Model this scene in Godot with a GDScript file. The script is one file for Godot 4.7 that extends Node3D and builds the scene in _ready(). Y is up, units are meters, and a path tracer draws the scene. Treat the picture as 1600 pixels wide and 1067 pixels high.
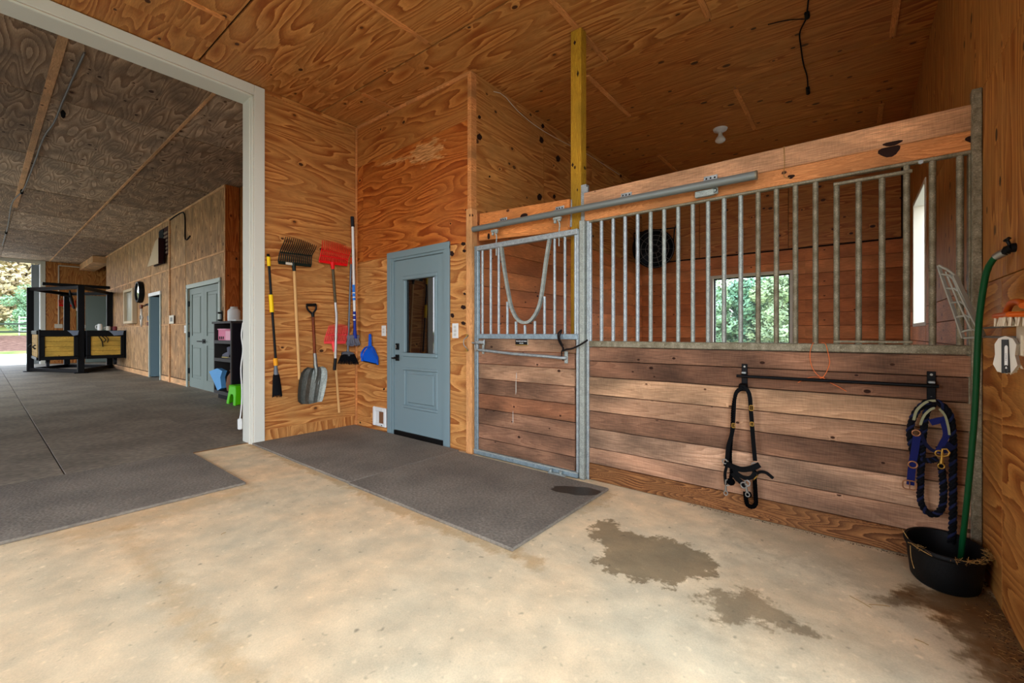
extends Node3D

var rng := RandomNumberGenerator.new()
var taken := {}
var M := {}
var TX := {}

const ZD := -3.04      # the wall of the blue door
const ZS := -3.09      # the front of the stall
const XT := -5.0       # the wall of the tools
const XR := 0.49       # the right wall
const ZB := -7.4       # the back wall of the stall
const ZA := -2.91      # the aisle's right wall
const XF := -24.6      # the far end wall


func _ready() -> void:
	rng.seed = 11
	# ---- camera
	var cam := Camera3D.new()
	cam.name = "camera"
	cam.projection = Camera3D.PROJECTION_FRUSTUM
	cam.near = 0.05
	cam.far = 400.0
	cam.keep_aspect = Camera3D.KEEP_HEIGHT
	cam.size = 2.0 * 0.05 * 533.5 / 667.44
	cam.frustum_offset = Vector2(0.0, -0.05 * 12.23 / 667.44)
	cam.position = Vector3(0.0, 1.18, 0.0)
	cam.rotation.y = deg_to_rad(38.711)
	add_child(cam)
	cam.current = true
	# ---- sky and exposure
	var sky_mat := ProceduralSkyMaterial.new()
	sky_mat.sky_top_color = Color(0.80, 0.88, 0.98)
	sky_mat.sky_horizon_color = Color(0.97, 0.98, 1.0)
	sky_mat.sky_curve = 0.2
	sky_mat.ground_bottom_color = Color(0.45, 0.43, 0.38)
	sky_mat.ground_horizon_color = Color(0.62, 0.62, 0.58)
	sky_mat.sky_energy_multiplier = 1.0
	sky_mat.ground_energy_multiplier = 1.0
	var sky := Sky.new()
	sky.sky_material = sky_mat
	var env := Environment.new()
	env.background_mode = Environment.BG_SKY
	env.sky = sky
	env.background_energy_multiplier = 1.0
	env.tonemap_mode = Environment.TONE_MAPPER_LINEAR
	env.tonemap_exposure = 8.6
	env.sdfgi_enabled = true
	env.ssao_enabled = true
	env.ssil_enabled = true
	var we := WorldEnvironment.new()
	we.name = "world_environment"
	we.environment = env
	add_child(we)
	make_textures()
	make_materials()
	# ---- setting, then things
	build_floors()
	build_ceilings()
	build_walls()
	build_aisle_walls()
	build_outside()
	build_stall_front()
	build_stall_door()
	build_house_door()
	build_tools()
	build_tack()
	build_corner()
	build_aisle_things()
	build_small()


# ------------------------------------------------------------------ naming
func numbered(called: String) -> String:
	if not taken.has(called):
		taken[called] = 0
		return called
	taken[called] += 1
	return "%s_%03d" % [called, taken[called]]

func thing(called: String, label: String, category: String, at := Vector3.ZERO, group := "") -> Node3D:
	var o := Node3D.new()
	o.name = numbered(called)
	add_child(o)
	o.position = at
	tag(o, label, category, group)
	return o

func tag(o: Node3D, label: String, category: String, group := "") -> void:
	o.set_meta("label", label)
	o.set_meta("category", category)
	if group != "":
		o.set_meta("group", group)

func setting(called: String, label := "") -> Node3D:
	var o := Node3D.new()
	o.name = numbered(called)
	add_child(o)
	o.set_meta("kind", "structure")
	if label != "":
		o.set_meta("label", label)
	return o

func mesh_node(called: String, mesh: Mesh, m: Material, parent: Node) -> MeshInstance3D:
	var o := MeshInstance3D.new()
	o.name = called if parent != self else numbered(called)
	o.mesh = mesh
	o.material_override = m
	parent.add_child(o, true)
	return o

func new_st() -> SurfaceTool:
	var s := SurfaceTool.new()
	s.begin(Mesh.PRIMITIVE_TRIANGLES)
	return s

func done(called: String, s: SurfaceTool, m: Material, parent: Node) -> MeshInstance3D:
	return mesh_node(called, s.commit(), m, parent)


# ------------------------------------------------------------------ shapes
func tri(s: SurfaceTool, p: Array, n: Array, uv: Array) -> void:
	var face: Vector3 = (p[1] - p[0]).cross(p[2] - p[0])
	var order := [0, 1, 2]
	if face.dot(n[0] + n[1] + n[2]) > 0.0:
		order = [0, 2, 1]
	for i in order:
		s.set_normal(n[i])
		s.set_uv(uv[i])
		s.add_vertex(p[i])

func quad(s: SurfaceTool, a: Vector3, b: Vector3, c: Vector3, d: Vector3, n: Vector3, uv: Array) -> void:
	tri(s, [a, b, c], [n, n, n], [uv[0], uv[1], uv[2]])
	tri(s, [a, c, d], [n, n, n], [uv[0], uv[2], uv[3]])

# a box with chamfered edges; the grain (u) runs along b.x; uv in metres
func box(s: SurfaceTool, c: Vector3, sz: Vector3, ch := 0.0, b := Basis.IDENTITY, uvo := Vector2.ZERO) -> void:
	var h := sz * 0.5
	var ax := [0, 1, 2]
	for a: int in ax:
		var i1 := (a + 1) % 3
		var i2 := (a + 2) % 3
		for sg in [-1.0, 1.0]:
			var pts := []
			var uvs := []
			for k in 4:
				var p := Vector3.ZERO
				p[a] = h[a] * sg
				p[i1] = (h[i1] - ch) * (1.0 if k == 1 or k == 2 else -1.0)
				p[i2] = (h[i2] - ch) * (1.0 if k >= 2 else -1.0)
				pts.append(p)
				var u := Vector2(p.x, p.y)
				if a == 1: u = Vector2(p.x, p.z + h.y)
				elif a == 0: u = Vector2(p.z * 0.5, p.y)
				uvs.append(u + uvo)
			var nn := Vector3.ZERO
			nn[a] = sg
			quad(s, c + b * pts[0], c + b * pts[1], c + b * pts[2], c + b * pts[3], b * nn, uvs)
	if ch <= 0.0:
		return
	for a: int in ax:
		var i1 := (a + 1) % 3
		var i2 := (a + 2) % 3
		for s1 in [-1.0, 1.0]:
			for s2 in [-1.0, 1.0]:
				var pts := []
				var uvs := []
				for k in 4:
					var p := Vector3.ZERO
					p[a] = (h[a] - ch) * (1.0 if k == 1 or k == 2 else -1.0)
					p[i1] = s1 * (h[i1] if k < 2 else h[i1] - ch)
					p[i2] = s2 * (h[i2] - ch if k < 2 else h[i2])
					pts.append(p)
					uvs.append(Vector2(p.x, p.y + p.z) + uvo)
				var nn := Vector3.ZERO
				nn[i1] = s1
				nn[i2] = s2
				quad(s, c + b * pts[0], c + b * pts[1], c + b * pts[2], c + b * pts[3], b * nn.normalized(), uvs)
	for sx in [-1.0, 1.0]:
		for sy in [-1.0, 1.0]:
			for sz2 in [-1.0, 1.0]:
				var sgn := Vector3(sx, sy, sz2)
				var pts := []
				var uvs := []
				for k in 3:
					var p: Vector3 = sgn * (h - Vector3.ONE * ch)
					p[k] = sgn[k] * h[k]
					pts.append(c + b * p)
					uvs.append(Vector2(p.x, p.y) + uvo)
				var n: Vector3 = b * sgn.normalized()
				tri(s, pts, [n, n, n], uvs)

# box between two corners
func bx(s: SurfaceTool, lo: Vector3, hi: Vector3, ch := 0.0, uvo := Vector2.ZERO) -> void:
	box(s, (lo + hi) * 0.5, (hi - lo).abs(), ch, Basis.IDENTITY, uvo)

func one_box(called: String, lo: Vector3, hi: Vector3, m: Material, parent: Node, ch := 0.002) -> MeshInstance3D:
	var s := new_st()
	bx(s, lo, hi, ch, Vector2(rng.randf() * 3.0, rng.randf() * 3.0))
	return done(called, s, m, parent)

# a plank whose grain runs along the vector 'along'; the face looks towards 'out'
func plank(called: String, o: Vector3, along: Vector3, up: Vector3, w: float, h: float, t: float, m: Material, parent: Node, ch := 0.002) -> MeshInstance3D:
	var x := along.normalized()
	var n := x.cross(up).normalized()
	var y := n.cross(x).normalized()
	var s := new_st()
	# o is the corner of the back face: grows along, up, and out (along x up)
	var vspan := 1.15 if m.resource_name.begins_with("rough") else 0.55
	box(s, o + x * w * 0.5 + y * h * 0.5 + n * t * 0.5, Vector3(w, h, t), ch, Basis(x, y, n), Vector2(w * 0.5 + rng.randf() * maxf(0.0, 2.39 - w), h * 0.5 + rng.randf() * maxf(0.0, vspan - h)))
	return done(called, s, m, parent)

func frames(pts: Array, hint: Vector3, closed: bool) -> Array:
	var out := []
	var n := pts.size()
	var prev := Vector3.ZERO
	for i in n:
		var a: Vector3 = pts[(i - 1 + n) % n] if (closed or i > 0) else pts[i]
		var c: Vector3 = pts[(i + 1) % n] if (closed or i < n - 1) else pts[i]
		var t := (c - a).normalized()
		if t.length() < 0.5:
			t = Vector3.UP
		var nn: Vector3
		if hint != Vector3.ZERO:
			nn = hint - t * hint.dot(t)
		elif i == 0:
			var g := Vector3.UP if absf(t.y) < 0.8 else Vector3.RIGHT
			nn = g - t * g.dot(t)
		else:
			nn = prev - t * prev.dot(t)
		if nn.length() < 1e-4:
			nn = t.cross(Vector3(0.3, 0.7, 0.2))
		nn = nn.normalized()
		prev = nn
		out.append([nn, t.cross(nn).normalized(), t])
	return out

# sweep of an ellipse (rn along the hint, rb across it) along pts; r may be a number or an array
func tube(s: SurfaceTool, pts: Array, r: Variant, seg := 8, hint := Vector3.ZERO, squash := 1.0, closed := false, caps := true) -> void:
	var fr := frames(pts, hint, closed)
	var n := pts.size()
	var run := 0.0
	var rings := []
	for i in n:
		if i > 0:
			run += (pts[i] - pts[i - 1]).length()
		var rr: float = r[i] if r is Array else r
		var ring := []
		for k in seg + 1:
			var a := TAU * k / seg
			var d: Vector3 = fr[i][0] * cos(a) * squash + fr[i][1] * sin(a)
			var nr: Vector3 = (fr[i][0] * cos(a) / squash + fr[i][1] * sin(a)).normalized()
			ring.append([pts[i] + d * rr, nr, Vector2(run, float(k) / seg * TAU * rr)])
		rings.append(ring)
	var last := n if closed else n - 1
	for i in last:
		var A: Array = rings[i]
		var B: Array = rings[(i + 1) % n]
		for k in seg:
			tri(s, [A[k][0], A[k + 1][0], B[k + 1][0]], [A[k][1], A[k + 1][1], B[k + 1][1]], [A[k][2], A[k + 1][2], B[k + 1][2]])
			tri(s, [A[k][0], B[k + 1][0], B[k][0]], [A[k][1], B[k + 1][1], B[k][1]], [A[k][2], B[k + 1][2], B[k][2]])
	if caps and not closed:
		for e in [0, n - 1]:
			var nn: Vector3 = fr[e][2] * (-1.0 if e == 0 else 1.0)
			for k in seg:
				tri(s, [pts[e], rings[e][k][0], rings[e][k + 1][0]], [nn, nn, nn], [Vector2.ZERO, Vector2(0.01, 0), Vector2(0, 0.01)])

# a flat strap of thickness th, as wide as wd across the hint
func strap(s: SurfaceTool, pts: Array, wd: float, th: float, hint: Vector3) -> void:
	var fr := frames(pts, hint, false)
	var n := pts.size()
	var run := 0.0
	var R := []
	for i in n:
		if i > 0:
			run += (pts[i] - pts[i - 1]).length()
		var a: Vector3 = fr[i][0] * th * 0.5
		var b: Vector3 = fr[i][1] * wd * 0.5
		R.append([pts[i] + a + b, pts[i] + a - b, pts[i] - a - b, pts[i] - a + b, fr[i], run])
	for i in n - 1:
		var A: Array = R[i]
		var B: Array = R[i + 1]
		var nn: Array = [A[4][0], -A[4][1], -A[4][0], A[4][1]]
		for k in 4:
			var k2 := (k + 1) % 4
			quad(s, A[k], A[k2], B[k2], B[k], nn[k], [Vector2(A[5], 0), Vector2(A[5], wd), Vector2(B[5], wd), Vector2(B[5], 0)])
	for e in [0, n - 1]:
		var nn: Vector3 = R[e][4][2] * (-1.0 if e == 0 else 1.0)
		quad(s, R[e][0], R[e][1], R[e][2], R[e][3], nn, [Vector2.ZERO, Vector2(0.01, 0), Vector2(0.01, 0.01), Vector2(0, 0.01)])

func lathe(s: SurfaceTool, prof: Array, seg: int, xf := Transform3D.IDENTITY, sx := 1.0, sz := 1.0, hard := false) -> void:
	for i in prof.size() - 1:
		var p: Vector2 = prof[i]
		var q: Vector2 = prof[i + 1]
		var d := q - p
		if d.length() < 1e-6:
			continue
		var nf := Vector2(d.y, -d.x).normalized()
		var na := nf
		var nb := nf
		if not hard:
			if i > 0:
				var e: Vector2 = p - prof[i - 1]
				var ne := Vector2(e.y, -e.x).normalized()
				if ne.dot(nf) > 0.6:
					na = (ne + nf).normalized()
			if i < prof.size() - 2:
				var e2: Vector2 = prof[i + 2] - q
				var ne2 := Vector2(e2.y, -e2.x).normalized()
				if ne2.dot(nf) > 0.6:
					nb = (ne2 + nf).normalized()
		for k in seg:
			var a0 := TAU * k / seg
			var a1 := TAU * (k + 1) / seg
			var v := []
			var n := []
			for pr in [[p, na, a0], [p, na, a1], [q, nb, a1], [q, nb, a0]]:
				var r: Vector2 = pr[0]
				var nn: Vector2 = pr[1]
				var a: float = pr[2]
				v.append(xf * Vector3(r.x * cos(a) * sx, r.y, r.x * sin(a) * sz))
				n.append((xf.basis * Vector3(nn.x * cos(a) / sx, nn.y, nn.x * sin(a) / sz)).normalized())
			var uv := [Vector2(a0, p.y), Vector2(a1, p.y), Vector2(a1, q.y), Vector2(a0, q.y)]
			if p.x > 1e-5:
				tri(s, [v[0], v[1], v[2]], [n[0], n[1], n[2]], [uv[0], uv[1], uv[2]])
			if q.x > 1e-5:
				tri(s, [v[0], v[2], v[3]], [n[0], n[2], n[3]], [uv[0], uv[2], uv[3]])

# a flat outline in xf's x/y plane, as thick as t, front face at +z
func extrude(s: SurfaceTool, poly: PackedVector2Array, t: float, xf := Transform3D.IDENTITY) -> void:
	var idx := Geometry2D.triangulate_polygon(poly)
	for f in [0.5, -0.5]:
		var n: Vector3 = xf.basis.z.normalized() * signf(f)
		for i in range(0, idx.size(), 3):
			var v := []
			var uv := []
			for k in 3:
				var p := poly[idx[i + k]]
				v.append(xf * Vector3(p.x, p.y, t * f))
				uv.append(p)
			tri(s, v, [n, n, n], uv)
	var area := 0.0
	var m := poly.size()
	for i in m:
		area += poly[i].cross(poly[(i + 1) % m])
	for i in m:
		var a := poly[i]
		var b := poly[(i + 1) % m]
		var d := (b - a).normalized() * signf(area)
		var n := xf.basis * Vector3(d.y, -d.x, 0)
		quad(s, xf * Vector3(a.x, a.y, t * 0.5), xf * Vector3(b.x, b.y, t * 0.5), xf * Vector3(b.x, b.y, -t * 0.5), xf * Vector3(a.x, a.y, -t * 0.5), n.normalized(), [a, b, b + Vector2(0, t), a + Vector2(0, t)])

func rounded(w: float, h: float, r: float, seg := 4) -> PackedVector2Array:
	var out := PackedVector2Array()
	for q in 4:
		var c := Vector2((w * 0.5 - r) * (1 if q == 0 or q == 3 else -1), (h * 0.5 - r) * (1 if q < 2 else -1))
		for k in seg + 1:
			var a := PI * 0.5 * (q + float(k) / seg)
			out.append(c + Vector2(cos(a), sin(a)) * r)
	return out

func ring_pts(c: Vector3, u: Vector3, v: Vector3, ru: float, rv: float, n := 16) -> Array:
	var out := []
	for k in n:
		out.append(c + u * cos(TAU * k / n) * ru + v * sin(TAU * k / n) * rv)
	return out

func curve(ctrl: Array, n := 24) -> Array:
	var c := Curve3D.new()
	c.bake_interval = 0.005
	for i in ctrl.size():
		var a: Vector3 = ctrl[maxi(i - 1, 0)]
		var b: Vector3 = ctrl[mini(i + 1, ctrl.size() - 1)]
		var t := (b - a) / 6.0
		c.add_point(ctrl[i], -t, t)
	var L := c.get_baked_length()
	var out := []
	for i in n + 1:
		out.append(c.sample_baked(L * i / n, true))
	return out

func rect_minus(r: Rect2, holes: Array) -> Array:
	var todo := [r]
	for h: Rect2 in holes:
		var next := []
		for q: Rect2 in todo:
			if not q.intersects(h):
				next.append(q)
				continue
			var i := q.intersection(h)
			if i.position.x > q.position.x: next.append(Rect2(q.position.x, q.position.y, i.position.x - q.position.x, q.size.y))
			if i.end.x < q.end.x: next.append(Rect2(i.end.x, q.position.y, q.end.x - i.end.x, q.size.y))
			if i.position.y > q.position.y: next.append(Rect2(i.position.x, q.position.y, i.size.x, i.position.y - q.position.y))
			if i.end.y < q.end.y: next.append(Rect2(i.position.x, i.end.y, i.size.x, q.end.y - i.end.y))
		todo = next
	return todo

# the solid core of a wall: rectangle in (U, V) from o, thick t behind the face (against N)
func wall_core(called: String, o: Vector3, U: Vector3, V: Vector3, w: float, h: float, t: float, holes: Array, m: Material, parent: Node) -> void:
	var n := U.cross(V).normalized()
	var s := new_st()
	for r: Rect2 in rect_minus(Rect2(0, 0, w, h), holes):
		box(s, o + U * (r.position.x + r.size.x * 0.5) + V * (r.position.y + r.size.y * 0.5) - n * t * 0.5, Vector3(r.size.x, r.size.y, t), 0.0, Basis(U, V, n))
	done(called, s, m, parent)

# sheets or boards laid on a wall: breaks along U and V, one part per piece
func clad(called: String, o: Vector3, U: Vector3, V: Vector3, us: Array, vs: Array, holes: Array, mats: Array, t: float, gap: float, parent: Node, upright := false) -> void:
	var n := U.cross(V).normalized()
	for i in us.size() - 1:
		for j in vs.size() - 1:
			var cell := Rect2(us[i] + gap * 0.5, vs[j] + gap * 0.5, us[i + 1] - us[i] - gap, vs[j + 1] - vs[j] - gap)
			var m: Material = mats[rng.randi() % mats.size()]
			var uvo := -cell.get_center()
			if upright:
				uvo = Vector2(uvo.y, -uvo.x)
			var span := Vector2(cell.size.y, cell.size.x) if upright else cell.size
			uvo += Vector2(span.x * 0.5 + rng.randf() * maxf(0.0, 2.39 - span.x), span.y * 0.5 + rng.randf() * maxf(0.0, 1.19 - span.y))
			for r: Rect2 in rect_minus(cell, holes):
				if r.size.x < 0.02 or r.size.y < 0.02:
					continue
				var s := new_st()
				var c := o + U * (r.position.x + r.size.x * 0.5) + V * (r.position.y + r.size.y * 0.5) + n * t * 0.5
				var shift := Vector2(r.position.x + r.size.x * 0.5, r.position.y + r.size.y * 0.5)
				if upright:
					box(s, c, Vector3(r.size.y, r.size.x, t), 0.0015, Basis(V, -U, n), uvo + Vector2(shift.y, -shift.x))
				else:
					box(s, c, Vector3(r.size.x, r.size.y, t), 0.0015, Basis(U, V, n), uvo + shift)
				done(called, s, m, parent)


# ------------------------------------------------------------------ textures
func tex_from(w: int, h: int, data: PackedByteArray, mip := true) -> ImageTexture:
	var im := Image.create_from_data(w, h, false, Image.FORMAT_RGB8, data)
	return ImageTexture.create_from_image(im)

func noise(sd: int, freq: float, octaves := 1, kind := FastNoiseLite.TYPE_SIMPLEX_SMOOTH) -> FastNoiseLite:
	var n := FastNoiseLite.new()
	n.seed = sd
	n.noise_type = kind
	n.frequency = freq
	n.fractal_type = FastNoiseLite.FRACTAL_FBM if octaves > 1 else FastNoiseLite.FRACTAL_NONE
	n.fractal_octaves = octaves
	return n

# wood: contours of a stretched noise. mx, my: metres covered. lx, ly: size of the figure in metres
func wood(sd: int, w: int, h: int, mx: float, my: float, lx: float, ly: float, rings: float, sharp: float, depth: float, light: Color, dark: Color, knots: int, knot_r: float, fine := 0.10, blotch := 0.10, saw := 0.0) -> ImageTexture:
	var r := RandomNumberGenerator.new()
	r.seed = sd
	var n1 := noise(sd, 1.0, 2)
	var n2 := noise(sd + 1, 1.0, 1)
	var n3 := noise(sd + 2, 1.0, 2)
	var n4 := noise(sd + 3, 1.0, 1)
	var kn := []
	for k in knots:
		kn.append([r.randf() * mx, r.randf() * my, knot_r * r.randf_range(0.5, 1.3), r.randf_range(0.7, 1.0)])
	var data := PackedByteArray()
	data.resize(w * h * 3)
	var i := 0
	var l := Vector3(light.r, light.g, light.b)
	var dk := Vector3(dark.r, dark.g, dark.b)
	var kc := Vector3(0.16, 0.08, 0.04)
	for y in h:
		var fy := my * y / h
		var near := []
		for k: Array in kn:
			if absf(k[1] - fy) < k[2] * 4.0:
				near.append(k)
		for x in w:
			var fx := mx * x / w
			var v := n1.get_noise_2d(fx / lx, fy / ly)
			var kd := 0.0
			for k: Array in near:
				var dx: float = (fx - k[0]) / (k[2] * 1.5)
				var dy: float = (fy - k[1]) / k[2]
				var d2 := dx * dx + dy * dy
				if d2 < 14.0:
					v += 0.28 * exp(-d2 * 0.5)
					if d2 < 0.6:
						kd = maxf(kd, k[3] * clampf((0.6 - d2) * 4.0, 0.0, 1.0))
			var f := n2.get_noise_2d(fx * 9.0, fy * 420.0)
			var t := fposmod(v * rings + f * 0.05, 1.0)
			var band := pow(t, sharp)
			if t > 0.94:
				band *= (1.0 - t) / 0.06
			var bl := n3.get_noise_2d(fx * 1.6, fy * 3.0)
			var t2 := fposmod(v * rings * 4.0 + f * 0.12, 1.0)
			var a := clampf(band * depth * (0.85 + 0.7 * bl) + 0.16 * t2 * t2 * depth, 0.0, 1.0)
			var g := 1.0 + f * fine + bl * blotch
			if saw > 0.0:
				g += saw * n4.get_noise_2d(fx * 160.0, fy * 12.0)
			var c := l.lerp(dk, a) * g
			if kd > 0.0:
				c = c.lerp(kc, kd * 0.85)
			data[i] = clampi(int(c.x * 255.0), 0, 255)
			data[i + 1] = clampi(int(c.y * 255.0), 0, 255)
			data[i + 2] = clampi(int(c.z * 255.0), 0, 255)
			i += 3
	return tex_from(w, h, data)

# soft mask of an outline on the floor texture, with a ragged edge
func blot(mask: PackedFloat32Array, w: int, h: int, x0: float, z0: float, px: float, pts: Array, amount: float, soft: float, rag: float, nz: FastNoiseLite) -> void:
	var lo := Vector2(1e9, 1e9)
	var hi := -lo
	var poly := PackedVector2Array()
	for p: Vector2 in pts:
		lo = lo.min(p)
		hi = hi.max(p)
		poly.append(p)
	var pad := soft + rag
	var m := poly.size()
	for y in range(maxi(0, int((lo.y - pad - z0) / px)), mini(h, int((hi.y + pad - z0) / px) + 1)):
		for x in range(maxi(0, int((lo.x - pad - x0) / px)), mini(w, int((hi.x + pad - x0) / px) + 1)):
			var q := Vector2(x0 + x * px, z0 + y * px)
			var wob := nz.get_noise_2d(q.x * 9.0, q.y * 9.0) * rag + nz.get_noise_2d(q.x * 40.0 + 7.0, q.y * 40.0) * rag * 0.5
			var d := 1e9
			var inside := false
			var j := m - 1
			for i in m:
				var a := poly[i]
				var b := poly[j]
				var ab := b - a
				var t := clampf((q - a).dot(ab) / ab.length_squared(), 0.0, 1.0)
				d = minf(d, (q - a - ab * t).length_squared())
				if (a.y > q.y) != (b.y > q.y) and q.x < (b.x - a.x) * (q.y - a.y) / (b.y - a.y) + a.x:
					inside = not inside
				j = i
			d = sqrt(d) * (1.0 if inside else -1.0) + wob
			var k := clampf(d / soft + 0.5, 0.0, 1.0) * amount
			if k > 0.0:
				mask[y * w + x] = 1.0 - (1.0 - mask[y * w + x]) * (1.0 - k)

func v2(flat: Array) -> Array:
	var out := []
	for i in range(0, flat.size(), 2):
		out.append(Vector2(flat[i], flat[i + 1]))
	return out

const FX0 := -5.1
const FZ0 := -3.2
const FW := 5.7
const FH := 4.2

func floor_texture() -> ImageTexture:
	var hw := 760
	var hh := 560
	var px := FW / hw
	var nz := noise(77, 1.0, 2)
	var wet := PackedFloat32Array()
	wet.resize(hw * hh)
	var rust := wet.duplicate()
	var damp := wet.duplicate()
	blot(wet, hw, hh, FX0, FZ0, px, v2([-1.23, -2.23, -1.27, -2.46, -1.2, -2.51, -1.08, -2.42, -0.94, -2.43, -0.85, -2.48, -0.73, -2.49, -0.62, -2.46, -0.55, -2.37, -0.54, -2.24, -0.61, -2.14, -0.69, -2.01, -0.8, -1.99, -0.92, -1.94, -1.04, -1.98, -1.06, -2.13, -1.14, -2.21]), 0.95, 0.02, 0.05, nz)
	blot(wet, hw, hh, FX0, FZ0, px, v2([-0.52, -2.05, -0.45, -2.17, -0.36, -2.21, -0.29, -2.18, -0.2, -2.14, -0.12, -2.08, -0.17, -2.04, -0.27, -2.01, -0.38, -1.92, -0.47, -1.92, -0.51, -1.97]), 0.75, 0.04, 0.07, nz)
	blot(wet, hw, hh, FX0, FZ0, px, v2([0.1, -2.52, 0.21, -2.55, 0.3, -2.54, 0.3, -2.27, 0.33, -2.23, 0.36, -2.0, 0.52, -1.9, 0.55, -2.52, 0.5, -2.9, 0.37, -2.83, 0.2, -2.72]), 0.85, 0.06, 0.06, nz)
	blot(rust, hw, hh, FX0, FZ0, px, v2([0.14, -2.60, 0.33, -2.45, 0.36, -2.25, 0.40, -1.9, 0.55, -1.8, 0.55, -2.95, 0.3, -2.75]), 1.0, 0.08, 0.07, nz)
	blot(damp, hw, hh, FX0, FZ0, px, v2([-0.75, -3.1, -0.42, -3.15, 0.5, -3.15, 0.5, -2.6, 0.1, -2.45, -0.09, -2.67, -0.3, -2.65, -0.53, -2.74]), 0.5, 0.16, 0.14, nz)
	blot(damp, hw, hh, FX0, FZ0, px, v2([-0.54, -2.46, -0.35, -2.54, -0.08, -2.41, 0.12, -2.16, 0.14, -1.96, -0.15, -1.86, -0.43, -1.83]), 0.35, 0.25, 0.14, nz)
	blot(rust, hw, hh, FX0, FZ0, px, v2([-1.43, -1.81, -1.28, -1.73, -1.22, -1.79, -1.28, -1.86, -1.43, -1.86]), 0.45, 0.06, 0.06, nz)
	blot(rust, hw, hh, FX0, FZ0, px, v2([-5.0, -1.83, -5.0, -1.77, -3.0, -1.76, -2.4, -1.72, -1.89, -1.73, -1.43, -1.76, -1.43, -1.83]), 0.5, 0.05, 0.05, nz)
	blot(rust, hw, hh, FX0, FZ0, px, v2([-1.44, -2.42, -1.46, -2.95, -1.38, -2.89, -1.34, -2.66]), 0.5, 0.05, 0.05, nz)
	blot(rust, hw, hh, FX0, FZ0, px, v2([-3.5, -0.57, -2.4, -0.6, -1.4, -0.62, -1.4, -0.52, -2.4, -0.5, -3.5, -0.53]), 0.3, 0.09, 0.05, nz)
	blot(rust, hw, hh, FX0, FZ0, px, v2([-5.0, -1.2, -3.7, -1.25, -3.7, -0.2, -3.4, -0.4, -3.5, -1.3, -4.9, -1.35]), 0.3, 0.14, 0.1, nz)
	var w := hw * 2
	var h := hh * 2
	var n1 := noise(5, 1.0, 4)
	var n2 := noise(6, 1.0, 3)
	var n3 := noise(8, 1.0, 2)
	var fine := noise(9, 0.9, 2).get_image(w, h).get_data()
	var data := PackedByteArray()
	data.resize(w * h * 3)
	var i := 0
	for y in h:
		var z := FZ0 + FH * y / h
		for x in w:
			var fx := FX0 + FW * x / w
			var a := n1.get_noise_2d(fx * 0.9, z * 0.9)
			var b := n2.get_noise_2d(fx * 4.0, z * 4.0)
			var f := (fine[y * w + x] - 128) / 128.0
			var warm := clampf(0.42 - (fx + 2.0) * 0.10 + a * 0.55 + b * 0.15, 0.0, 1.0)
			var c := Vector3(0.85, 0.78, 0.635).lerp(Vector3(0.87, 0.73, 0.55), warm)
			var g := 1.0 + b * 0.10 + f * 0.06 + a * 0.05
			var sc := n3.get_noise_2d(fx * 16.0 + z * 5.0, z * 16.0 - fx * 6.0)
			if sc > 0.52:
				g += (sc - 0.52) * 0.3
			elif sc < -0.62:
				g += (sc + 0.62) * 0.9
			c *= g
			var k := (y >> 1) * hw + (x >> 1)
			if damp[k] > 0.0:
				c = c.lerp(c * Vector3(0.80, 0.78, 0.76), damp[k])
			if rust[k] > 0.0:
				c = c.lerp(c * Vector3(0.72, 0.60, 0.44), rust[k] * (0.7 + 0.5 * b))
			if wet[k] > 0.0:
				c = c.lerp(c * Vector3(0.66, 0.63, 0.58), wet[k])
			data[i] = clampi(int(c.x * 255.0), 0, 255)
			data[i + 1] = clampi(int(c.y * 255.0), 0, 255)
			data[i + 2] = clampi(int(c.z * 255.0), 0, 255)
			i += 3
	return tex_from(w, h, data)

# a mottled surface: two colours, broad and fine noise
func mottle(sd: int, size: int, m: float, ca: Color, cb: Color, broad: float, small: float, speck := 0.0, spc := Color(0.8, 0.8, 0.75)) -> ImageTexture:
	var n1 := noise(sd, 1.0, 3)
	var n2 := noise(sd + 1, 1.0, 2)
	var n3 := noise(sd + 2, 1.0, 1)
	var data := PackedByteArray()
	data.resize(size * size * 3)
	var i := 0
	for y in size:
		for x in size:
			var fx := m * x / size
			var fy := m * y / size
			var t := clampf(0.5 + n1.get_noise_2d(fx * broad, fy * broad) * 1.1, 0.0, 1.0)
			var c := ca.lerp(cb, t)
			var g := 1.0 + n2.get_noise_2d(fx * small, fy * small) * 0.16
			if speck > 0.0 and n3.get_noise_2d(fx * 180.0, fy * 180.0) > 1.0 - speck:
				c = c.lerp(spc, 0.6)
			data[i] = clampi(int(c.r * g * 255.0), 0, 255)
			data[i + 1] = clampi(int(c.g * g * 255.0), 0, 255)
			data[i + 2] = clampi(int(c.b * g * 255.0), 0, 255)
			i += 3
	return tex_from(size, size, data)

func normal_tex(sd: int, freq: float, octaves: int, strength: float, size := 512) -> NoiseTexture2D:
	var t := NoiseTexture2D.new()
	t.width = size
	t.height = size
	t.seamless = true
	t.as_normal_map = true
	t.bump_strength = strength
	t.noise = noise(sd, freq, octaves)
	return t

# the same board stood on end
func turned(t: ImageTexture) -> ImageTexture:
	var im: Image = t.get_image().duplicate()
	im.rotate_90(CLOCKWISE)
	return ImageTexture.create_from_image(im)

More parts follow.
